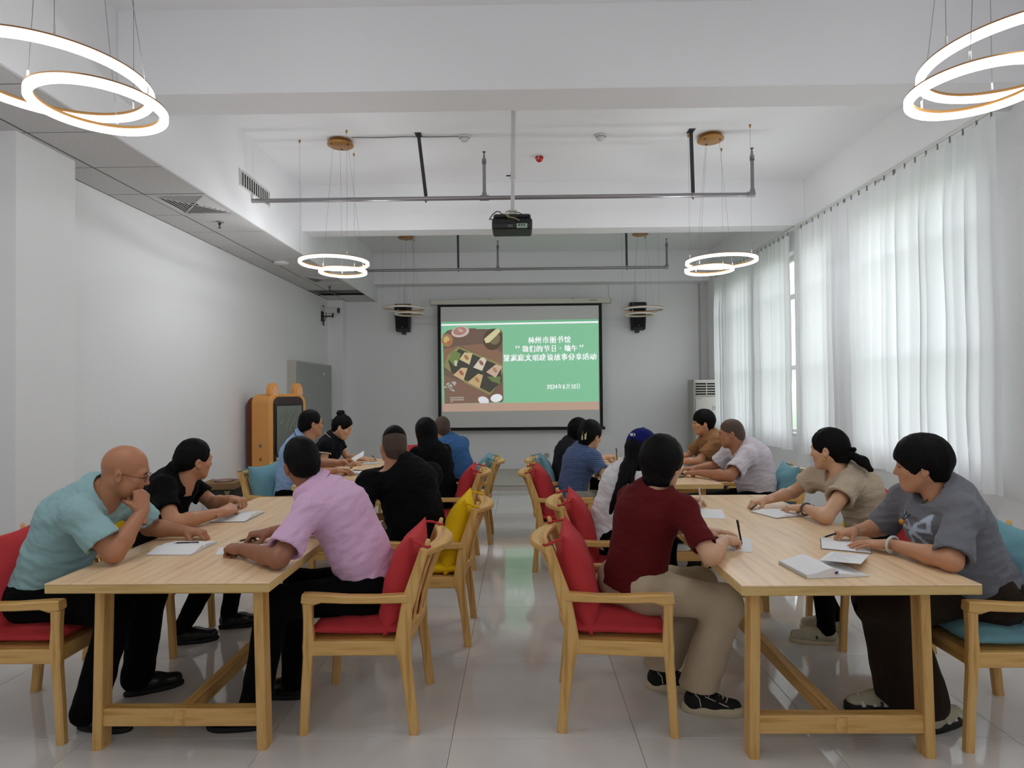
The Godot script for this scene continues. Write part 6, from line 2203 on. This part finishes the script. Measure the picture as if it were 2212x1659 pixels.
func build_people():
	M.skin = mat(Color.WHITE, 0.48, 0.0, 0.45)
	M.skin.vertex_color_use_as_albedo = true
	M.hair = mat(Color(0.055, 0.050, 0.050), 0.62, 0.0, 0.22)
	M.hair.normal_enabled = true
	M.hair.normal_texture = noise_tex(0.06, [], 128, 15, 3, true, 6.0)
	M.hair.normal_scale = 0.3
	M.hair.uv1_triplanar = true
	M.hair.uv1_scale = Vector3(26, 3, 26)
	M.stubble = mat(Color(0.27, 0.20, 0.155), 0.75)
	M.stubble_dark = mat(Color(0.10, 0.075, 0.062), 0.75)
	M.grey_stubble = mat(Color(0.33, 0.25, 0.21), 0.7)
	M.black_cloth = cloth(Color(0.028, 0.028, 0.032), 0.9, 0.15)
	M.trouser_black = cloth(Color(0.022, 0.022, 0.024), 0.9, 0.1)
	var tan_skin := Color(0.69, 0.475, 0.35)
	var mid_skin := Color(0.74, 0.53, 0.40)
	var pale_skin := Color(0.82, 0.635, 0.51)
	var dark_skin := Color(0.60, 0.40, 0.295)
	var teal := cloth(Color(0.58, 0.715, 0.725), 0.85)
	var pink := cloth(Color(0.86, 0.705, 0.83), 0.85)
	var sky := cloth(Color(0.60, 0.715, 0.875), 0.85)
	var navy := cloth(Color(0.045, 0.05, 0.085), 0.85)
	var cream := cloth(Color(0.86, 0.82, 0.70), 0.85)
	var t: Node3D
	# 1 - bald man, chin on his fist
	t = person({"label": "bald man in a pale teal shirt resting his mouth on his fist", "kind": "full", "pel": V(-2.25, 0.575, -2.84), "neck": V(-1.985, 1.045, -2.84), "head": V(-1.862, 1.135, -2.84), "face": V(0.90, -0.30, -0.36), "up": V(0.25, 1, 0.0), "fwd": V(1, 0, 0), "skin": tan_skin, "fat": 1.04, "hunch": 0.045,
		"armR": [V(-1.955, 0.975, -2.66), V(-1.795, 0.802, -2.655), V(-1.762, 0.955, -2.80), "fist", V(-0.16, 0.93, -0.28), V(0.90, 0.1, 0.35)],
		"armL": [V(-1.96, 0.965, -3.02), V(-1.92, 0.815, -3.12), V(-1.73, 0.792, -3.12), "curl", V(1, -0.05, 0.1)],
		"shirt": teal, "sleeve": 0.72, "loose": 0.030, "ruffle": 0.0065, "collar": {"m": teal, "points": 0.045, "leaf": 0.05}, "trousers": M.trouser_black, "leg_cell": 0.015, "calf": 0.07, "cuff": 0.075, "cuff_y": 0.03,
		"legs": [V(-1.83, 0.52, -2.98), V(-1.93, 0.085, -3.03), V(-1.84, 0.52, -2.74), V(-1.95, 0.085, -2.72)], "feet": [V(0.8, 0, -0.5), V(1, 0, 0.1)]})
	spectacles(t, V(-1.862, 1.135, -2.84), V(0.90, -0.30, -0.36), V(0.25, 1, 0.0), Color(0.20, 0.15, 0.12))
	# 2 - black polo, hands clasped
	t = person({"label": "man in a black polo shirt with clasped hands, looking towards the screen", "kind": "man", "pel": V(-2.21, 0.575, -3.67), "neck": V(-2.075, 1.015, -3.67), "head": V(-1.985, 1.100, -3.67), "face": V(0.60, -0.04, -0.80), "up": V(0.12, 1, 0.05), "fwd": V(0.95, 0, -0.3), "skin": mid_skin, "hunch": 0.04,
		"armR": [V(-2.07, 0.955, -3.48), V(-1.905, 0.795, -3.30), V(-1.752, 0.808, -3.535), "curl", V(0.35, 0.14, -0.92), V(0.3, 0.8, 0.3)],
		"armL": [null, V(-1.97, 0.80, -3.87), V(-1.800, 0.845, -3.76), "fist", V(0.85, 0.0, 0.35), V(0.1, 1, 0.1)],
		"shirt": M.black_cloth, "sleeve": 0.66, "vneck": 0.02, "collar": {"m": M.black_cloth}, "trousers": M.trouser_black, "hair": ["crop_high"],
		"legs": [V(-1.79, 0.52, -3.85), V(-1.88, 0.085, -3.88), V(-1.80, 0.52, -3.60), V(-2.05, 0.085, -3.64)]})
	# 3 - pink polo, seen from behind
	t = person({"label": "man in a pink polo shirt leaning on the table, seen from behind", "kind": "man", "pel": V(-0.70, 0.575, -2.92), "neck": V(-1.000, 1.050, -2.915), "head": V(-1.055, 1.160, -2.93), "face": V(-0.52, -0.10, -0.85), "up": V(-0.20, 1, 0.05), "fwd": V(-0.96, 0, -0.22), "skin": dark_skin, "fat": 1.02, "hunch": 0.05, "hem": 0.05,
		"armL": [V(-0.955, 0.975, -2.735), V(-1.025, 0.802, -2.56), V(-1.262, 0.795, -2.745), "fist", V(-0.86, -0.02, -0.48)],
		"armR": [null, V(-1.07, 0.805, -3.17), V(-1.262, 0.800, -3.062), "pen", V(-0.96, -0.05, 0.20)],
		"shirt": pink, "sleeve": 0.82, "loose": 0.030, "ruffle": 0.0065, "collar": {"m": pink, "leaf": 0.05}, "trousers": M.trouser_black, "leg_cell": 0.015, "thigh": 0.092, "calf": 0.07, "cuff": 0.066, "hair": ["crop"],
		"legs": [V(-1.14, 0.535, -2.79), V(-1.205, 0.085, -2.72), V(-1.12, 0.535, -3.05), V(-1.12, 0.085, -2.99)], "feet": [V(-1, 0, 0.05), V(-1, 0, -0.1)]})
	# 4 - broad black T-shirt, back to us
	t = person({"label": "broad man in a black T-shirt with clipped hair, back turned", "kind": "full", "pel": V(-0.64, 0.585, -3.83), "neck": V(-0.785, 1.055, -3.85), "head": V(-0.802, 1.150, -3.87), "face": V(-0.28, -0.02, -0.96), "fwd": V(-0.72, 0, -0.69), "skin": tan_skin, "fat": 1.22, "sw": 0.215, "hunch": 0.05, "hem": 0.07,
		"armL": [V(-0.925, 0.945, -3.72), V(-0.965, 0.810, -3.60), V(-1.13, 0.800, -3.80), "rest", V(-0.8, 0, -0.6)],
		"armR": [V(-0.590, 0.955, -4.00), V(-0.66, 0.79, -4.18), V(-0.93, 0.80, -4.19), "rest", V(-1, 0, 0.1)],
		"shirt": cloth(Color(0.032, 0.032, 0.045), 0.9, 0.2), "sleeve": 0.80, "loose": 0.03, "trousers": M.trouser_black, "hair": ["stubble", "fade"], "hair_stubble": M.stubble})
	# 5 - light blue polo with glasses
	t = person({"label": "man in a light blue polo shirt and glasses holding a sheet of paper", "kind": "man", "pel": V(-2.10, 0.585, -5.47), "neck": V(-1.975, 1.105, -5.47), "head": V(-1.890, 1.222, -5.48), "face": V(0.77, 0.06, -0.63), "fwd": V(0.95, 0, -0.25), "skin": mid_skin, "cell": 0.0105,
		"armR": [null, V(-1.90, 0.805, -5.27), V(-1.655, 0.800, -5.47), "rest", V(1, -0.05, -0.12)],
		"armL": [null, V(-1.88, 0.83, -5.70), V(-1.630, 0.865, -5.52), "curl", V(1, 0.12, 0.05), V(0, 0.6, -0.6)],
		"shirt": sky, "collar": {"m": sky, "edge": navy}, "trousers": M.trouser_black, "leg_cell": 0.024, "hair": ["crop_high"]})
	spectacles(t, V(-1.890, 1.222, -5.48), V(0.77, 0.06, -0.63))
	# 6 - navy polo, hair in a bun
	t = person({"label": "woman in a navy polo shirt with her hair in a bun, reading", "kind": "woman", "female": true, "pel": V(-2.12, 0.585, -6.36), "neck": V(-1.965, 1.035, -6.36), "head": V(-1.868, 1.140, -6.36), "face": V(0.92, -0.38, -0.08), "up": V(0.3, 1, 0), "fwd": V(1, 0, 0.08), "skin": pale_skin, "cell": 0.0105,
		"armR": [null, V(-2.00, 0.795, -6.15), V(-1.765, 0.792, -6.19), "rest", V(1, 0, -0.1)],
		"armL": [null, V(-1.87, 0.80, -6.56), V(-1.650, 0.795, -6.47), "pen", V(1, -0.02, 0.05)],
		"shirt": navy, "sleeve": 0.50, "vneck": 0.03, "collar": {"m": navy, "points": 0.04, "edge": cream}, "cuff_band": cream, "trousers": M.trouser_black, "leg_cell": 0.024, "hair": ["bun"]})
	# 7 - long dark hair, black top
	t = person({"label": "woman in black with long straight hair, seen from behind", "kind": "woman", "female": true, "pel": V(-0.67, 0.585, -5.35), "neck": V(-0.800, 1.030, -5.36), "head": V(-0.838, 1.135, -5.37), "face": V(-0.55, -0.08, -0.83), "fwd": V(-0.80, 0, -0.60), "skin": pale_skin, "cell": 0.0105, "sw": 0.165,
		"armL": [null, V(-0.93, 0.80, -5.17), V(-1.10, 0.80, -5.36), "rest", V(-0.8, 0, -0.6)],
		"armR": [null, V(-0.66, 0.77, -5.62), V(-0.93, 0.80, -5.70), "rest", V(-1, 0, -0.1)],
		"shirt": M.black_cloth, "sleeve": 0.85, "hem": 0.09, "trousers": M.trouser_black, "leg_cell": 0.024, "hair": ["long"]})
	# 8 - blue T-shirt
	t = person({"label": "man in a blue T-shirt with clipped hair, facing the screen", "kind": "man", "pel": V(-0.575, 0.585, -6.19), "neck": V(-0.745, 1.030, -6.20), "head": V(-0.797, 1.128, -6.22), "face": V(-0.40, 0.0, -0.91), "fwd": V(-0.72, 0, -0.69), "skin": mid_skin, "cell": 0.0105,
		"armL": [null, V(-0.88, 0.80, -6.05), V(-1.07, 0.80, -6.22), "rest", V(-0.9, 0, -0.4)],
		"armR": [null, V(-0.66, 0.80, -6.50), V(-0.95, 0.80, -6.56), "rest", V(-1, 0, 0)],
		"shirt": cloth(Color(0.235, 0.385, 0.57), 0.85), "trousers": M.trouser_black, "leg_cell": 0.024, "hair": ["stubble"], "hair_stubble": M.stubble})
	# 9 - dark red T-shirt, writing
	t = person({"label": "woman in a dark red T-shirt and cream trousers, writing", "kind": "woman", "female": true, "pel": V(0.540, 0.580, -2.91), "neck": V(0.655, 1.030, -2.91), "head": V(0.688, 1.140, -2.92), "face": V(0.70, -0.22, -0.68), "fwd": V(0.80, 0, -0.60), "skin": pale_skin, "fat": 1.08, "sw": 0.165, "hunch": 0.03, "hem": 0.03,
		"armR": [V(0.740, 0.955, -2.765), V(0.805, 0.795, -2.575), V(0.945, 0.805, -2.815), "pen", V(0.84, -0.12, -0.54), V(-0.15, 0.95, 0.25)],
		"armL": [V(0.560, 0.955, -3.035), V(0.740, 0.805, -3.17), V(0.918, 0.795, -3.045), "flat", V(0.98, -0.06, -0.15)],
		"shirt": cloth(Color(0.355, 0.085, 0.095), 0.9), "sleeve": 0.80, "loose": 0.012, "ruffle": 0.004, "neckline": 0.006, "trousers": cloth(Color(0.74, 0.67, 0.57), 0.9), "leg_cell": 0.0125, "thigh": 0.094, "calf": 0.085, "cuff": 0.088, "cuff_y": 0.115, "hair": ["bob"],
		"legs": [V(0.900, 0.525, -3.06), V(0.690, 0.085, -3.070), V(0.935, 0.520, -2.80), V(0.815, 0.085, -2.850)], "feet": [V(1, 0, 0.10), V(1, 0, 0.18)], "shoes": "sneaker"})
	# 10 - white T-shirt, blue cap
	t = person({"label": "woman in a white T-shirt and blue cap with long dark hair", "kind": "woman", "female": true, "pel": V(0.530, 0.580, -3.85), "neck": V(0.745, 1.020, -3.84), "head": V(0.778, 1.115, -3.85), "face": V(0.70, -0.20, -0.68), "fwd": V(0.85, 0, -0.52), "skin": pale_skin, "sw": 0.165, "hunch": 0.05, "hem": 0.06,
		"armR": [null, V(0.865, 0.795, -3.55), V(1.020, 0.802, -3.735), "pen", V(0.93, -0.12, -0.30), V(-0.1, 0.95, 0.2)],
		"armL": [null, V(0.865, 0.80, -4.06), V(1.060, 0.795, -3.94), "rest", V(1, 0, 0.05)],
		"shirt": cloth(Color(0.86, 0.86, 0.87), 0.9), "sleeve": 0.75, "loose": 0.03, "ruffle": 0.0075, "trousers": M.trouser_black, "hair": ["under_cap"]})
	cap_and_tresses(t, V(0.778, 1.115, -3.85), V(0.70, -0.20, -0.68))
	# 11 - beige top, ponytail
	t = person({"label": "woman in a beige top with a low ponytail and gold earring", "kind": "woman", "female": true, "pel": V(2.125, 0.580, -3.70), "neck": V(1.955, 1.000, -3.70), "head": V(1.884, 1.128, -3.71), "face": V(-0.70, -0.08, -0.72), "fwd": V(-0.97, 0, -0.2), "skin": pale_skin, "fat": 1.06, "hunch": 0.05,
		"armL": [V(1.895, 0.930, -3.52), V(1.680, 0.795, -3.350), V(1.668, 0.805, -3.575), "point", V(-0.66, -0.10, -0.72)],
		"armR": [V(1.870, 0.935, -3.87), V(1.785, 0.825, -3.98), V(1.545, 0.800, -3.84), "curl", V(-0.98, -0.1, 0.12)],
		"shirt": cloth(Color(0.75, 0.685, 0.595), 0.9), "sleeve": 0.42, "loose": 0.034, "neckline": 0.014, "vneck": 0.03, "trousers": M.trouser_black, "leg_cell": 0.016, "hair": ["tail"],
		"legs": [V(1.745, 0.52, -3.55), V(1.80, 0.085, -3.60), V(1.745, 0.52, -3.83), V(1.955, 0.085, -3.80)], "shoes": "pale"})
	earring(t, V(1.884, 1.128, -3.71), V(-0.70, -0.08, -0.72), 1.0)
	ring_band(V(1.668, 0.800, -3.55) - t.position, V(-0.1, 0.05, -1), 0.034, 0.006, mat(Color(0.34, 0.33, 0.33), 0.6), t, "bracelet")
	# 12 - grey T-shirt with a bow print
	var grey_shirt := cloth(Color(1, 1, 1), 0.9)
	grey_shirt.vertex_color_use_as_albedo = true
	t = person({"label": "woman in a grey T-shirt with a pale bow print and long brown skirt", "kind": "woman", "female": true, "pel": V(2.075, 0.580, -2.77), "neck": V(1.925, 1.060, -2.77), "head": V(1.822, 1.145, -2.77), "face": V(-0.85, -0.06, -0.48), "up": V(-0.08, 1, 0), "fwd": V(-1, 0, 0.0), "skin": Color(0.76, 0.55, 0.42), "fat": 1.20, "sw": 0.175, "hunch": -0.035, "hem": 0.02, "print": bow_ink,
		"armL": [V(1.880, 0.965, -2.595), V(1.745, 0.798, -2.478), V(1.675, 0.795, -2.765), "flat", V(-0.86, -0.07, -0.50)],
		"armR": [V(1.860, 0.965, -2.945), V(1.805, 0.805, -3.055), V(1.640, 0.800, -2.995), "pen", V(-0.98, -0.08, 0.12)],
		"deep": 1.0, "belly": 0.03, "shirt": grey_shirt, "sleeve": 0.92, "loose": 0.026, "ruffle": 0.0065, "neckline": 0.004, "trousers": cloth(Color(0.175, 0.135, 0.105), 0.9), "skirt": true, "leg_cell": 0.014, "hair": ["bowl"],
		"legs": [V(1.690, 0.50, -2.74), V(1.80, 0.085, -2.69), V(1.690, 0.50, -2.86), V(1.72, 0.085, -2.86)], "feet": [V(0.6, 0, -0.3), V(-1, 0, 0)], "shoes": "sandal"})
	bow_print(t)
	ring_band(V(1.672, 0.797, -2.742) - t.position, V(-0.3, 0.05, -1), 0.036, 0.0065, mat(Color(0.78, 0.80, 0.76), 0.15), t, "bangle")
	ring_band(V(1.652, 0.801, -2.999) - t.position, V(-1, 0, 0.1), 0.031, 0.002, mat(Color(0.8, 0.8, 0.78), 0.2, 0.8), t, "bracelet")
	# 13 - striped T-shirt, hair clip
	var striped := cloth(Color.WHITE, 0.9)
	striped.albedo_texture = stripes()
	striped.uv1_scale = Vector3(4.0, 4.0, 4.0)
	striped.normal_enabled = false
	t = person({"label": "woman in a striped blue T-shirt with a pale hair clip", "kind": "woman", "female": true, "pel": V(0.440, 0.580, -5.27), "neck": V(0.562, 1.005, -5.27), "head": V(0.622, 1.110, -5.28), "face": V(0.74, -0.16, -0.65), "up": V(0.15, 1, 0), "fwd": V(0.88, 0, -0.45), "skin": pale_skin, "cell": 0.0105, "fat": 1.05, "hem": 0.05,
		"armR": [null, V(0.720, 0.785, -5.02), V(0.895, 0.795, -5.20), "rest", V(1, 0, -0.2)],
		"armL": [null, V(0.730, 0.80, -5.55), V(0.930, 0.795, -5.46), "rest", V(1, 0, 0)],
		"shirt": striped, "sleeve": 0.72, "trousers": cloth(Color(0.62, 0.60, 0.56), 0.9), "leg_cell": 0.022, "hair": ["clip_bob"]})
	hair_clip(t, V(0.622, 1.110, -5.28), V(0.74, -0.16, -0.65), V(0.15, 1, 0))
	# 14 - charcoal top
	t = person({"label": "woman in a charcoal top writing with her pen raised, beside the striped shirt", "kind": "woman", "female": true, "pel": V(0.425, 0.580, -6.19), "neck": V(0.535, 0.985, -6.19), "head": V(0.604, 1.080, -6.20), "face": V(0.80, -0.35, -0.50), "up": V(0.3, 1, 0), "fwd": V(0.9, 0, -0.4), "skin": pale_skin, "cell": 0.0105, "hem": 0.06,
		"armR": [null, V(0.690, 0.795, -5.95), V(0.86, 0.845, -6.02), "pen", V(0.85, 0.10, -0.35)],
		"armL": [null, V(0.690, 0.80, -6.46), V(0.90, 0.795, -6.38), "rest", V(1, 0, 0)],
		"shirt": cloth(Color(0.135, 0.13, 0.14), 0.9), "trousers": M.trouser_black, "leg_cell": 0.024, "hair": ["bob"]})
	# 15 - white T-shirt, cropped grey hair
	t = person({"label": "heavy man in a white T-shirt with cropped grey hair, facing the aisle", "kind": "full", "pel": V(2.065, 0.585, -5.27), "neck": V(1.935, 1.020, -5.27), "head": V(1.833, 1.118, -5.27), "face": V(-0.94, -0.10, -0.33), "up": V(-0.1, 1, 0), "fwd": V(-1, 0, 0), "skin": tan_skin, "cell": 0.0105, "fat": 1.14, "belly": 0.03, "hunch": 0.05,
		"armL": [V(1.905, 0.945, -5.085), V(1.705, 0.798, -4.935), V(1.530, 0.795, -5.185), "rest", V(-0.85, -0.05, -0.52)],
		"armR": [V(1.895, 0.945, -5.455), V(1.785, 0.805, -5.53), V(1.570, 0.795, -5.465), "rest", V(-0.97, 0, 0.18)],
		"shirt": cloth(Color(0.82, 0.79, 0.82), 0.9), "sleeve": 0.80, "loose": 0.03, "ruffle": 0.0065, "vneck": 0.03, "trousers": M.trouser_black, "leg_cell": 0.022, "hair": ["stubble"], "hair_stubble": M.grey_stubble})
	# 16 - tan T-shirt
	t = person({"label": "woman in a tan T-shirt with short black hair, beside the air conditioner", "kind": "woman", "female": true, "pel": V(2.005, 0.590, -6.12), "neck": V(1.925, 1.060, -6.12), "head": V(1.853, 1.165, -6.12), "face": V(-0.98, -0.02, -0.12), "fwd": V(-1, 0, 0.05), "skin": Color(0.78, 0.56, 0.42), "cell": 0.0105,
		"armL": [null, V(1.745, 0.805, -5.93), V(1.525, 0.795, -6.02), "rest", V(-1, 0, -0.05)],
		"armR": [null, V(1.750, 0.805, -6.36), V(1.530, 0.795, -6.26), "rest", V(-1, 0, 0.1)],
		"shirt": cloth(Color(0.56, 0.40, 0.265), 0.9), "sleeve": 0.72, "loose": 0.025, "vneck": 0.03, "trousers": cloth(Color(0.34, 0.40, 0.46), 0.9), "leg_cell": 0.022, "hair": ["short"]})

func stripes() -> ImageTexture:
	var im := Image.create(8, 128, false, Image.FORMAT_RGB8)
	im.fill(Color(0.23, 0.32, 0.48))
	for k in 16:
		im.fill_rect(Rect2i(0, k * 8, 8, 3), Color(0.42, 0.47, 0.58))
	return ImageTexture.create_from_image(im)

func cap_and_tresses(t: Node3D, head: Vector3, face: Vector3):
	var hxf := Transform3D(face_basis(face, Vector3.UP), head - t.position)
	var blue := cloth(Color(0.075, 0.095, 0.36), 0.85)
	var F := Field.new(Vector3(-0.12, 0.0, -0.14), Vector3(0.12, 0.18, 0.13), 0.006)
	F.ball(Vector3(0, 0.040, -0.012), Vector3(0.094, 0.108, 0.112), 0.0)
	F.trim(Vector3(0, 0.030, 0), Vector3(0, -1, 0.06).normalized())
	# the opening above the strap at the back
	F.ball(Vector3(0, 0.028, -0.135), Vector3(0.046, 0.034, 0.05), 0.004, Basis.IDENTITY, true)
	var c := part("cap", net_mesh(F.net()), blue, t)
	c.transform = hxf
	var st := st_new()
	st.set_smooth_group(0)
	var P := func(i: int, j: int, e: float) -> Vector3:
		var a := lerpf(-1.15, 1.15, i / 16.0)
		var r := lerpf(0.0, 0.072, j / 5.0) * cos(a * 0.85)
		return Vector3(sin(a) * 0.092, 0.040 - 0.012 * (1.0 - cos(a)) * 2.0 - r * 0.12 + e, cos(a) * 0.100 + r)
	for i in 16:
		for j in 5:
			quad(st, P.call(i, j, 0.002), P.call(i + 1, j, 0.002), P.call(i + 1, j + 1, 0.002), P.call(i, j + 1, 0.002), Vector3.UP)
			quad(st, P.call(i, j, -0.002), P.call(i + 1, j, -0.002), P.call(i + 1, j + 1, -0.002), P.call(i, j + 1, -0.002), Vector3.DOWN)
	part("brim", done(st), blue, c)
	part("button", lathe_mesh([[0.0, 0.0], [0.009, 0.0], [0.007, 0.006], [0.0, 0.007]], 12), blue, c, Vector3(0, 0.146, -0.012))
	part("logo_patch", box_between(Vector3(-0.016, 0.079, -0.1235), Vector3(0.018, 0.097, -0.112), 0.003), mat(Color(0.86, 0.87, 0.88), 0.7), c)
	part("logo_stripe", box_between(Vector3(-0.014, 0.081, -0.1245), Vector3(-0.006, 0.095, -0.1230), 0.0005), mat(Color(0.12, 0.16, 0.45), 0.7), c)
	part("strap", tube_mesh(PackedVector3Array([Vector3(-0.055, 0.030, -0.100), Vector3(-0.03, 0.024, -0.116), Vector3(0.0, 0.022, -0.122), Vector3(0.03, 0.024, -0.116), Vector3(0.055, 0.030, -0.100)]), 0.008, 6), blue, c)
	# long tresses falling over her back and shoulder (world points)
	var o := t.position
	for q in [[[V(0.70, 1.075, -3.79), V(0.655, 1.02, -3.72), V(0.625, 0.955, -3.68), V(0.590, 0.885, -3.66), V(0.560, 0.81, -3.66), V(0.545, 0.755, -3.67)], [0.042, 0.044, 0.034, 0.026, 0.020, 0.008]],
			[[V(0.715, 1.05, -3.77), V(0.680, 0.985, -3.70), V(0.672, 0.90, -3.665), V(0.668, 0.83, -3.655), V(0.672, 0.775, -3.655)], [0.034, 0.024, 0.016, 0.013, 0.008]],
			[[V(0.715, 1.06, -3.83), V(0.640, 0.99, -3.78), V(0.605, 0.92, -3.74), V(0.580, 0.86, -3.72)], [0.050, 0.040, 0.026, 0.008]],
			[[V(0.745, 1.06, -3.79), V(0.755, 0.98, -3.70), V(0.775, 0.93, -3.66)], [0.036, 0.022, 0.006]]]:
		var curve := Curve3D.new()
		for p in q[0]:
			curve.add_point(p - o)
		var path := PackedVector3Array()
		var rads := []
		for k in 19:
			var x: float = float(k) / 18 * (q[0].size() - 1)
			var i0 := mini(int(x), q[0].size() - 2)
			var fr: float = x - i0
			var pa: Vector3 = q[0][maxi(i0 - 1, 0)]
			var pb: Vector3 = q[0][i0]
			var pc: Vector3 = q[0][i0 + 1]
			var pd: Vector3 = q[0][mini(i0 + 2, q[0].size() - 1)]
			path.append(pb.cubic_interpolate(pc, pa, pd, fr) - o)
			rads.append(lerpf(q[1][i0], q[1][i0 + 1], fr) * (1.0 + 0.06 * sin(k * 2.3)))
		part("tress", tube_mesh(path, rads, 12), M.hair, t)

func earring(t: Node3D, head: Vector3, face: Vector3, s: float):
	var xf := Transform3D(face_basis(face, Vector3.UP), head - t.position)
	var st := st_new()
	lathe(st, [[0.0, 0.008], [0.006, 0.006], [0.009, 0.0], [0.006, -0.007], [0.0, -0.009]], 10)
	var m := part("earring", done(st), mat(Color(0.85, 0.66, 0.30), 0.25, 0.8), t)
	m.position = xf * Vector3(s * 0.088, -0.052, 0.0)
	part("earring", tube_mesh(PackedVector3Array([xf * Vector3(s * 0.086, -0.034, -0.003), xf * Vector3(s * 0.088, -0.047, 0.0)]), 0.0012, 5), mat(Color(0.85, 0.66, 0.30), 0.25, 0.8), t)

func hair_clip(t: Node3D, head: Vector3, face: Vector3, up: Vector3):
	var xf := Transform3D(face_basis(face, up), head - t.position)
	var m := mat(Color(0.86, 0.82, 0.66), 0.3)
	var c := part("hair_clip", bar_mesh(PackedVector3Array([Vector3(-0.010, 0.030, -0.118), Vector3(-0.018, 0.0, -0.126), Vector3(-0.022, -0.045, -0.124)]), 0.006, 0.004, Vector3.RIGHT, 0.001), m, t)
	c.transform = xf
	part("clip_arm", bar_mesh(PackedVector3Array([Vector3(-0.040, 0.034, -0.110), Vector3(-0.046, 0.0, -0.118), Vector3(-0.050, -0.036, -0.116)]), 0.008, 0.004, Vector3.RIGHT, 0.001), m, c)
	part("clip_spring", tube_mesh(PackedVector3Array([Vector3(-0.012, 0.004, -0.125), Vector3(-0.048, 0.006, -0.118)]), 0.005, 6), m, c)

# the pale bow printed on the grey T-shirt: x to her left, y up the chest
func bow_ink(x: float, y: float, facing: float) -> Color:
	var grey := lin(Color(0.435, 0.44, 0.47))
	var pale := lin(Color(0.70, 0.75, 0.82))
	if facing < 0.15:
		return grey
	x -= 0.015
	y -= 0.005
	var ax := absf(x)
	var lobe := ax < 0.085 and ax > 0.006 and absf(y - 0.012 - ax * 0.25) < 0.010 + ax * 0.36
	var hollow := ax > 0.030 and ax < 0.070 and absf(y - 0.012 - ax * 0.25) < 0.004 + ax * 0.14
	var tail := y < 0.0 and y > -0.085 and absf(ax - 0.008 - (-y) * 0.55) < 0.013
	var knot := ax < 0.014 and absf(y) < 0.016
	return pale if (lobe and not hollow) or tail or knot else grey

# the corded pendant that hangs over the bow
func bow_print(t: Node3D):
	var o := t.position
	var cord := mat(Color(0.05, 0.04, 0.04), 0.6)
	var tip := V(1.742, 0.892, -2.785)
	for z in [-2.715, -2.835]:
		part("necklace_cord", tube_mesh(PackedVector3Array([V(1.905, 1.068, z) - o, V(1.858, 1.030, lerpf(z, -2.775, 0.12)) - o, V(1.800, 0.975, lerpf(z, -2.782, 0.45)) - o, tip - o]), 0.0022, 6), cord, t)
	part("pendant", lathe_mesh([[0.0, 0.012], [0.010, 0.009], [0.014, 0.0], [0.010, -0.010], [0.0, -0.013]], 12), mat(Color(0.78, 0.52, 0.18), 0.3, 0.3), t, tip - o)
